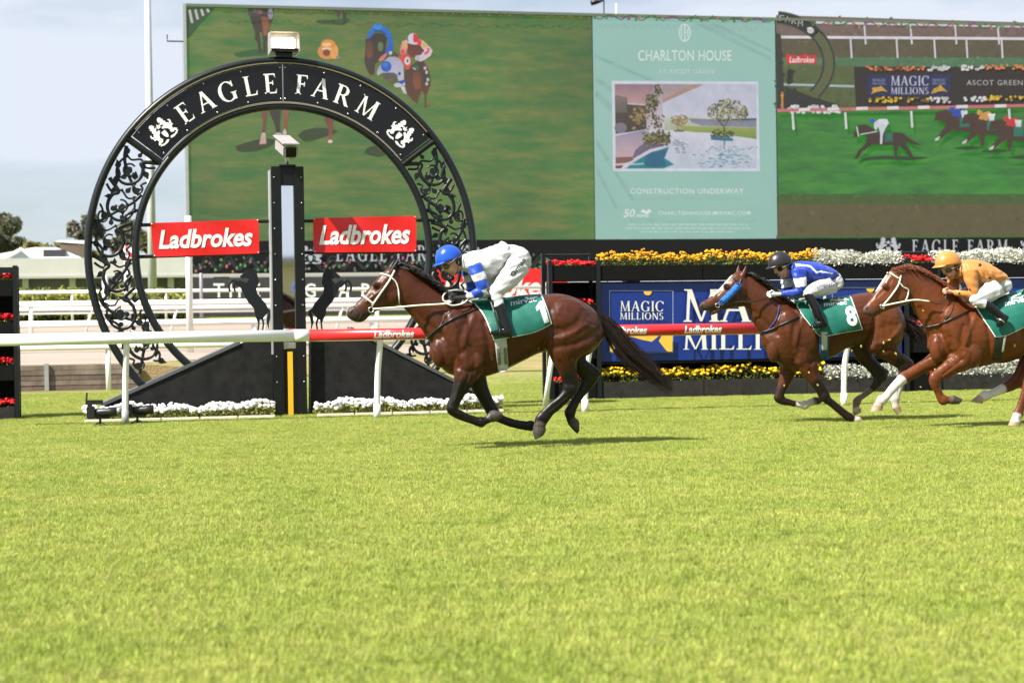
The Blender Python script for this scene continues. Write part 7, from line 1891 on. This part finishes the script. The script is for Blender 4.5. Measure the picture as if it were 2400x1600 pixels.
Y3 = 19.45
H3 = dict(mid=(2250, 1270), coat=(.116, .0305, .0082), hair=M_hairr, voxel=.0105, smooth=2,
  chains={
    'torso': (0, [(1700, 650, 1735, 815, .11), (1790, 550, 1805, 850, .19), (1880, 480, 1905, 882, .23), (1970, 452, 2010, 885, .255), (2080, 440, 2110, 868, .27), (2200, 398, 2220, 822, .28), (2340, 352, 2350, 778, .28), (2480, 336, 2470, 740, .27), (2600, 352, 2590, 750, .25), (2690, 420, 2670, 740, .2), (2740, 530, 2720, 680, .12)], 26),
    'neck': (0, [(1990, 448, 1790, 800, .20), (1930, 425, 1740, 735, .175), (1850, 380, 1690, 655, .145), (1755, 288, 1645, 580, .12), (1665, 228, 1605, 515, .10), (1590, 196, 1575, 455, .085), (1530, 185, 1560, 430, .075)], 20),
    'head': (0, [(1520, 188, 1590, 420, .07), (1475, 195, 1550, 448, .088), (1435, 212, 1510, 462, .095), (1395, 258, 1465, 475, .098), (1345, 335, 1415, 492, .078), (1300, 405, 1375, 508, .062), (1265, 448, 1342, 528, .053), (1243, 476, 1312, 540, .053), (1238, 498, 1272, 530, .036)], 20),
    'ear': (-.05, [(1470, 245, 1515, 255, .022), (1500, 222, 1535, 235, .02), (1530, 202, 1550, 212, .013), (1556, 192, 1562, 196, .007)], 10),
    'fore_near': (-.15, [(1850, 720, 2020, 800, .11), (1850, 790, 1985, 890, .10), (1800, 845, 1890, 928, .072), (1745, 895, 1825, 960, .056), (1706, 930, 1775, 985, .05), (1696, 978, 1772, 992, .048), (1712, 1022, 1775, 1015, .042), (1736, 1062, 1785, 1040, .035), (1752, 1105, 1800, 1070, .035), (1772, 1136, 1822, 1080, .043), (1812, 1136, 1838, 1082, .039), (1852, 1138, 1868, 1076, .046), (1898, 1135, 1922, 1100, .044)], 14),
    'fore_far': (.15, [(1740, 730, 1860, 830, .10), (1690, 800, 1790, 890, .08), (1615, 855, 1690, 915, .06), (1545, 898, 1610, 955, .052), (1495, 925, 1560, 985, .048), (1470, 960, 1522, 1005, .040), (1425, 1010, 1478, 1042, .036), (1385, 1062, 1435, 1092, .035), (1348, 1090, 1402, 1128, .043), (1325, 1122, 1385, 1142, .039), (1308, 1152, 1380, 1152, .046), (1296, 1186, 1372, 1178, .048)], 14),
    'hind_near': (-.14, [(2440, 560, 2720, 640, .12), (2420, 700, 2640, 740, .11), (2400, 800, 2520, 820, .08), (2370, 900, 2450, 920, .056), (2345, 990, 2420, 1010, .046), (2330, 1060, 2385, 1070, .037), (2305, 1140, 2355, 1160, .036), (2282, 1195, 2345, 1215, .043), (2268, 1230, 2325, 1240, .039), (2255, 1258, 2330, 1262, .046), (2247, 1282, 2328, 1280, .046)], 16),
    'hind_far': (.14, [(2380, 600, 2640, 640, .11), (2345, 740, 2520, 780, .09), (2320, 830, 2420, 850, .07), (2290, 905, 2390, 935, .055), (2262, 945, 2352, 998, .048), (2218, 985, 2285, 1040, .040), (2165, 1015, 2210, 1065, .036), (2115, 1040, 2150, 1085, .036), (2065, 1052, 2100, 1108, .043), (2035, 1072, 2072, 1118, .040), (2008, 1095, 2066, 1128, .046), (1988, 1120, 2062, 1134, .046)], 14)},
  blobs=both([(1900, 640, -.17, 105, 180, .085, -.3), (1990, 790, -.17, 75, 95, .085, 0), (1755, 755, -.085, 50, 88, .08, 0), (2560, 560, -.14, 160, 150, .14, .2), (1510, 395, -.045, 55, 55, .05, 0), (2180, 650, -.02, 230, 190, .27, 0), (1400, 325, -.08, 25, 19, .021, .4)]),
  paint=[('cap', 'fore_far', 5, 11, .075, .012, (.62, .58, .56)), ('cap', 'fore_far', 10, 11, .065, .01, (.46, .31, .22)), ('cap', 'hind_far', 6, 10, .07, .012, (.60, .55, .52)), ('cap', 'hind_far', 10, 11, .06, .01, (.44, .30, .21)), ('cap', 'hind_near', 8, 10, .07, .012, (.62, .57, .54)), ('cap', 'fore_near', 11, 12, .06, .015, (.10, .07, .055)),
         ('pt', (1395, 262, 0), (1330, 345), .026, .008, (.66, .62, .60)), ('pt', (1255, 500, 0), (1310, 520), .05, .07, (.07, .028, .02)), ('pt', (2150, 850, 0), (2300, 800), .05, .12, (.07,.02,.009))],
  joints=[(1738, 968, -.15, 42, .054), (1797, 1108, -.15, 35, .047), (1528, 955, .15, 41, .052), (1372, 1110, .15, 35, .047), (2310, 965, .14, 50, .054), (2082, 1080, .14, 35, .047), (2312, 1205, -.14, 37, .047)],
  hooves=[('fore_near', 2, M_hoofd), ('fore_far', 2, M_hoofp), ('hind_near', 2, M_hoofp), ('hind_far', 2, M_hoofp)],
  sculpt=[([(1760, 560), (1790, 660), (1800, 760), (1850, 830)], .016, .035, 0), ([(2030, 600), (2050, 720), (2040, 820), (1990, 880)], .018, .035, 0), ([(1960, 540), (1910, 640), (1880, 730)], -.011, .03, 0), ([(1870, 600), (1850, 690), (1870, 770)], .011, .03, 0), ([(1730, 720), (1750, 790), (1800, 850)], .012, .025, 0), ([(1900, 830), (1840, 880), (1780, 930)], .009, .016, -.15), ([(1745, 1020), (1780, 1085)], .006, .009, -.15), ([(1620, 480), (1700, 590), (1770, 680)], .012, .032, 0), ([(1660, 300), (1760, 420), (1860, 520)], .008, .05, 0), ([(1440, 380), (1460, 450), (1510, 455)], .008, .018, 0), ([(1420, 375), (1360, 430)], -.006, .014, 0), ([(1420, 285), (1390, 330), (1330, 400)], .006, .015, 0), ([(1310, 520), (1350, 500)], .007, .010, 0),
          ([(2260, 640), (2240, 800)], .005, .018, 0), ([(2310, 630), (2295, 780)], .005, .018, 0)],
  eye=(1402, 330), nostril=(1268, 480), crest=[(1440, 208), (1520, 186), (1600, 196), (1670, 230), (1760, 290), (1860, 382)], nmane=560, mane_dir=lambda t: (70 + 40 * t, 10 + 70 * t),
  straps=[('browband', [(1428, 232), (1452, 248), (1488, 272)], .0115, M_tackw, True), ('cheek_strap', [(1505, 250), (1485, 320), (1430, 400), (1375, 462)], .0115, M_tackw, True), ('throat_lash', [(1490, 290), (1520, 330), (1555, 350), (1548, 400), (1535, 425)], .009, M_tackw, True), ('breastplate', [(1672, 608), (1760, 590), (1860, 545), (2000, 482)], .0125, M_tackk, True), ('neck_strap', [(1868, 455), (1845, 510), (1800, 570)], .007, M_tackk, True)],
  free=[('rein', [(1375, 462, -.085), (1480, 440, -.13), (1600, 420, -.16), (1700, 430, -.17)], .0095, M_tackw), ('rein', [(1700, 430, -.17), (1770, 448, -.18), (1805, 420, -.16), (1822, 365, -.13)], .006, M_tackk), ('rein', [(1375, 455, .085), (1600, 400, .14), (1830, 340, .09)], .008, M_tackw), ('bit_ring', [(1385, 448, -.085), (1364, 455, -.085), (1366, 475, -.085), (1388, 476, -.085), (1385, 448, -.085)], .006, M_steel)],
  girth=[('girth', [[(2150, 600), (2228, 590)], [(2150, 700), (2225, 690)], [(2140, 835), (2195, 828)]], M_tackk, .010), ('girth_edge', [[(2218, 660), (2232, 655)], [(2200, 780), (2212, 775)]], M_pad, .016)],
  cloth=[[(2005, 448), (2100, 442), (2200, 402), (2340, 350), (2480, 335)], [(2075, 560), (2160, 560), (2260, 525), (2380, 482), (2500, 455)], [(2152, 676), (2225, 668), (2300, 635), (2390, 592), (2520, 555)]], cloth_border=border,
  cloth_text=[('mirvac', [(2222, 462), (2380, 425), (2376, 388), (2218, 428)], dict(bold=.02))],
  cloth_polys=[[(2262, 412), (2285, 372), (2318, 378), (2345, 345), (2400, 350), (2330, 405)]],
  saddle=[(2060, 420, 2070, 490, .09), (2130, 400, 2150, 470, .13), (2210, 380, 2230, 440, .13)])
h3, bv3 = build_horse('race_horse', 'chestnut horse with white blaze and stockings at the right edge', T2, Y3, H3)
J3 = dict(mid=(2120, 430), silk=(.50, .200, .046), helmat=mat('orange_satin', (.52, .215, .050), .3, bump=.3, bscale=14), leather=(2100, 440), steel=True,
  chains={
    'head': [(1780, 130, 1890, 105, .066), (1770, 160, 1900, 150, .076), (1786, 200, 1900, 192, .073), (1806, 235, 1895, 225, .064), (1826, 261, 1885, 250, .05), (1847, 276, 1872, 270, .033)],
    'neck': [(1850, 182, 1850, 270, .055), (1892, 178, 1895, 272, .06), (1930, 175, 1930, 275, .07)],
    'collar': [(1888, 160, 1885, 275, .09), (1920, 150, 1925, 285, .12), (1945, 146, 1950, 300, .15)],
    'torso': [(1925, 146, 1925, 300, .15), (1990, 138, 2000, 330, .20), (2070, 155, 2090, 345, .20), (2150, 195, 2160, 330, .175), (2200, 235, 2205, 320, .15)],
    'hips': [(2160, 214, 2150, 350, .15), (2205, 242, 2190, 380, .16), (2240, 282, 2205, 385, .15), (2253, 316, 2220, 365, .11)],
    'arm': [(1922, 212, 2035, 212, .06, -.2), (1943, 290, 2035, 290, .056, -.225), (1970, 345, 2035, 350, .05, -.24), (1985, 375, 2030, 395, .046, -.24)],
    'forearm': [(1988, 360, 2022, 412, .046, -.235), (1945, 355, 1960, 408, .042, -.21), (1900, 350, 1905, 398, .038, -.18), (1872, 348, 1876, 392, .03, -.155)],
    'thigh': [(2130, 275, 2215, 390, .1, -.13), (2060, 320, 2140, 430, .092, -.19), (2005, 365, 2070, 460, .08, -.235), (1978, 405, 2020, 460, .062, -.255)],
    'shin': [(1985, 398, 2000, 460, .06, -.255), (2050, 410, 2050, 475, .054, -.27), (2095, 425, 2085, 480, .05, -.285)],
    'boot': [(2085, 420, 2075, 478, .05, -.285), (2130, 440, 2105, 495, .05, -.3), (2175, 480, 2150, 530, .046, -.32), (2215, 515, 2180, 550, .043, -.335)],
    'foot': [(2248, 535, 2192, 520, .035, -.34), (2236, 565, 2172, 545, .04, -.34), (2206, 595, 2162, 575, .038, -.34), (2182, 608, 2164, 598, .028, -.335)]},
  face=[(1803, 232, 0, 13, 10, .012, .4), (1788, 210, 0, 9, 12, .012, 0), (1850, 272, 0, 15, 9, .025, 0), (1822, 256, 0, 11, 6, .020, .4), (1880, 205, -.074, 11, 17, .012, .2), (1880, 205, .074, 11, 17, .012, .2), (1840, 245, -.045, 19, 15, .02, 0), (1840, 245, .045, 19, 15, .02, 0)],
  lip=(1818, 257), hairc=(.06, .03, .015), hairpos=(1898, 195), hands=[(1826, 362, -.125, 1788, 358), (1834, 336, .09, 1796, 332)],
  helmet=(1826, 150, 84, 62, -.1), goggle=(1820, 216, 18), strap_end=(1896, 172), chin=[(1870, 200), (1868, 230), (1868, 255), (1850, 275)], lens=MATS['goggle_lens'],
  stars=[(2048, 178, 17), (1975, 350, 13), (1905, 372, 12), (2120, 270, 14)])
build_rider('jockey in orange silks and orange cap, riding the chestnut at the right edge', T2, Y3, J3)

# clods of turf kicked up by the runners
for k, (x, y, r) in enumerate(((1385, 715, 9), (1230, 738, 8), (1425, 695, 8), (1165, 770, 7), (2280, 730, 17), (1660, 495, 7), (1470, 790, 9), (1020, 960, 9), (930, 1005, 8), (870, 920, 7), (1740, 900, 8), (1385, 775, 6), (2190, 640, 9), (700, 1010, 6), (1120, 1130, 7), (1260, 1150, 6), (1560, 1120, 8), (1640, 1020, 6), (1830, 1180, 7), (1950, 1040, 6), (2120, 1160, 8))):
    p = P(*T2(x, y), 19.2); s_ = r / 600
    mb = MB(); mb.ball(p, (s_ * 1.3, s_ * .7, s_ * .7), 6, 5, rot=Matrix.Rotation(random.uniform(0, 3), 3, 'Y'), jit=.4)
    tag(mb.build('turf_clod', mat('turf_clod', (.42, .38, .10), .9, var=.4, vscale=40)), 'tiny yellow green scrap of turf flying beside the galloping horses', 'turf scrap', 'turf scraps in the air')
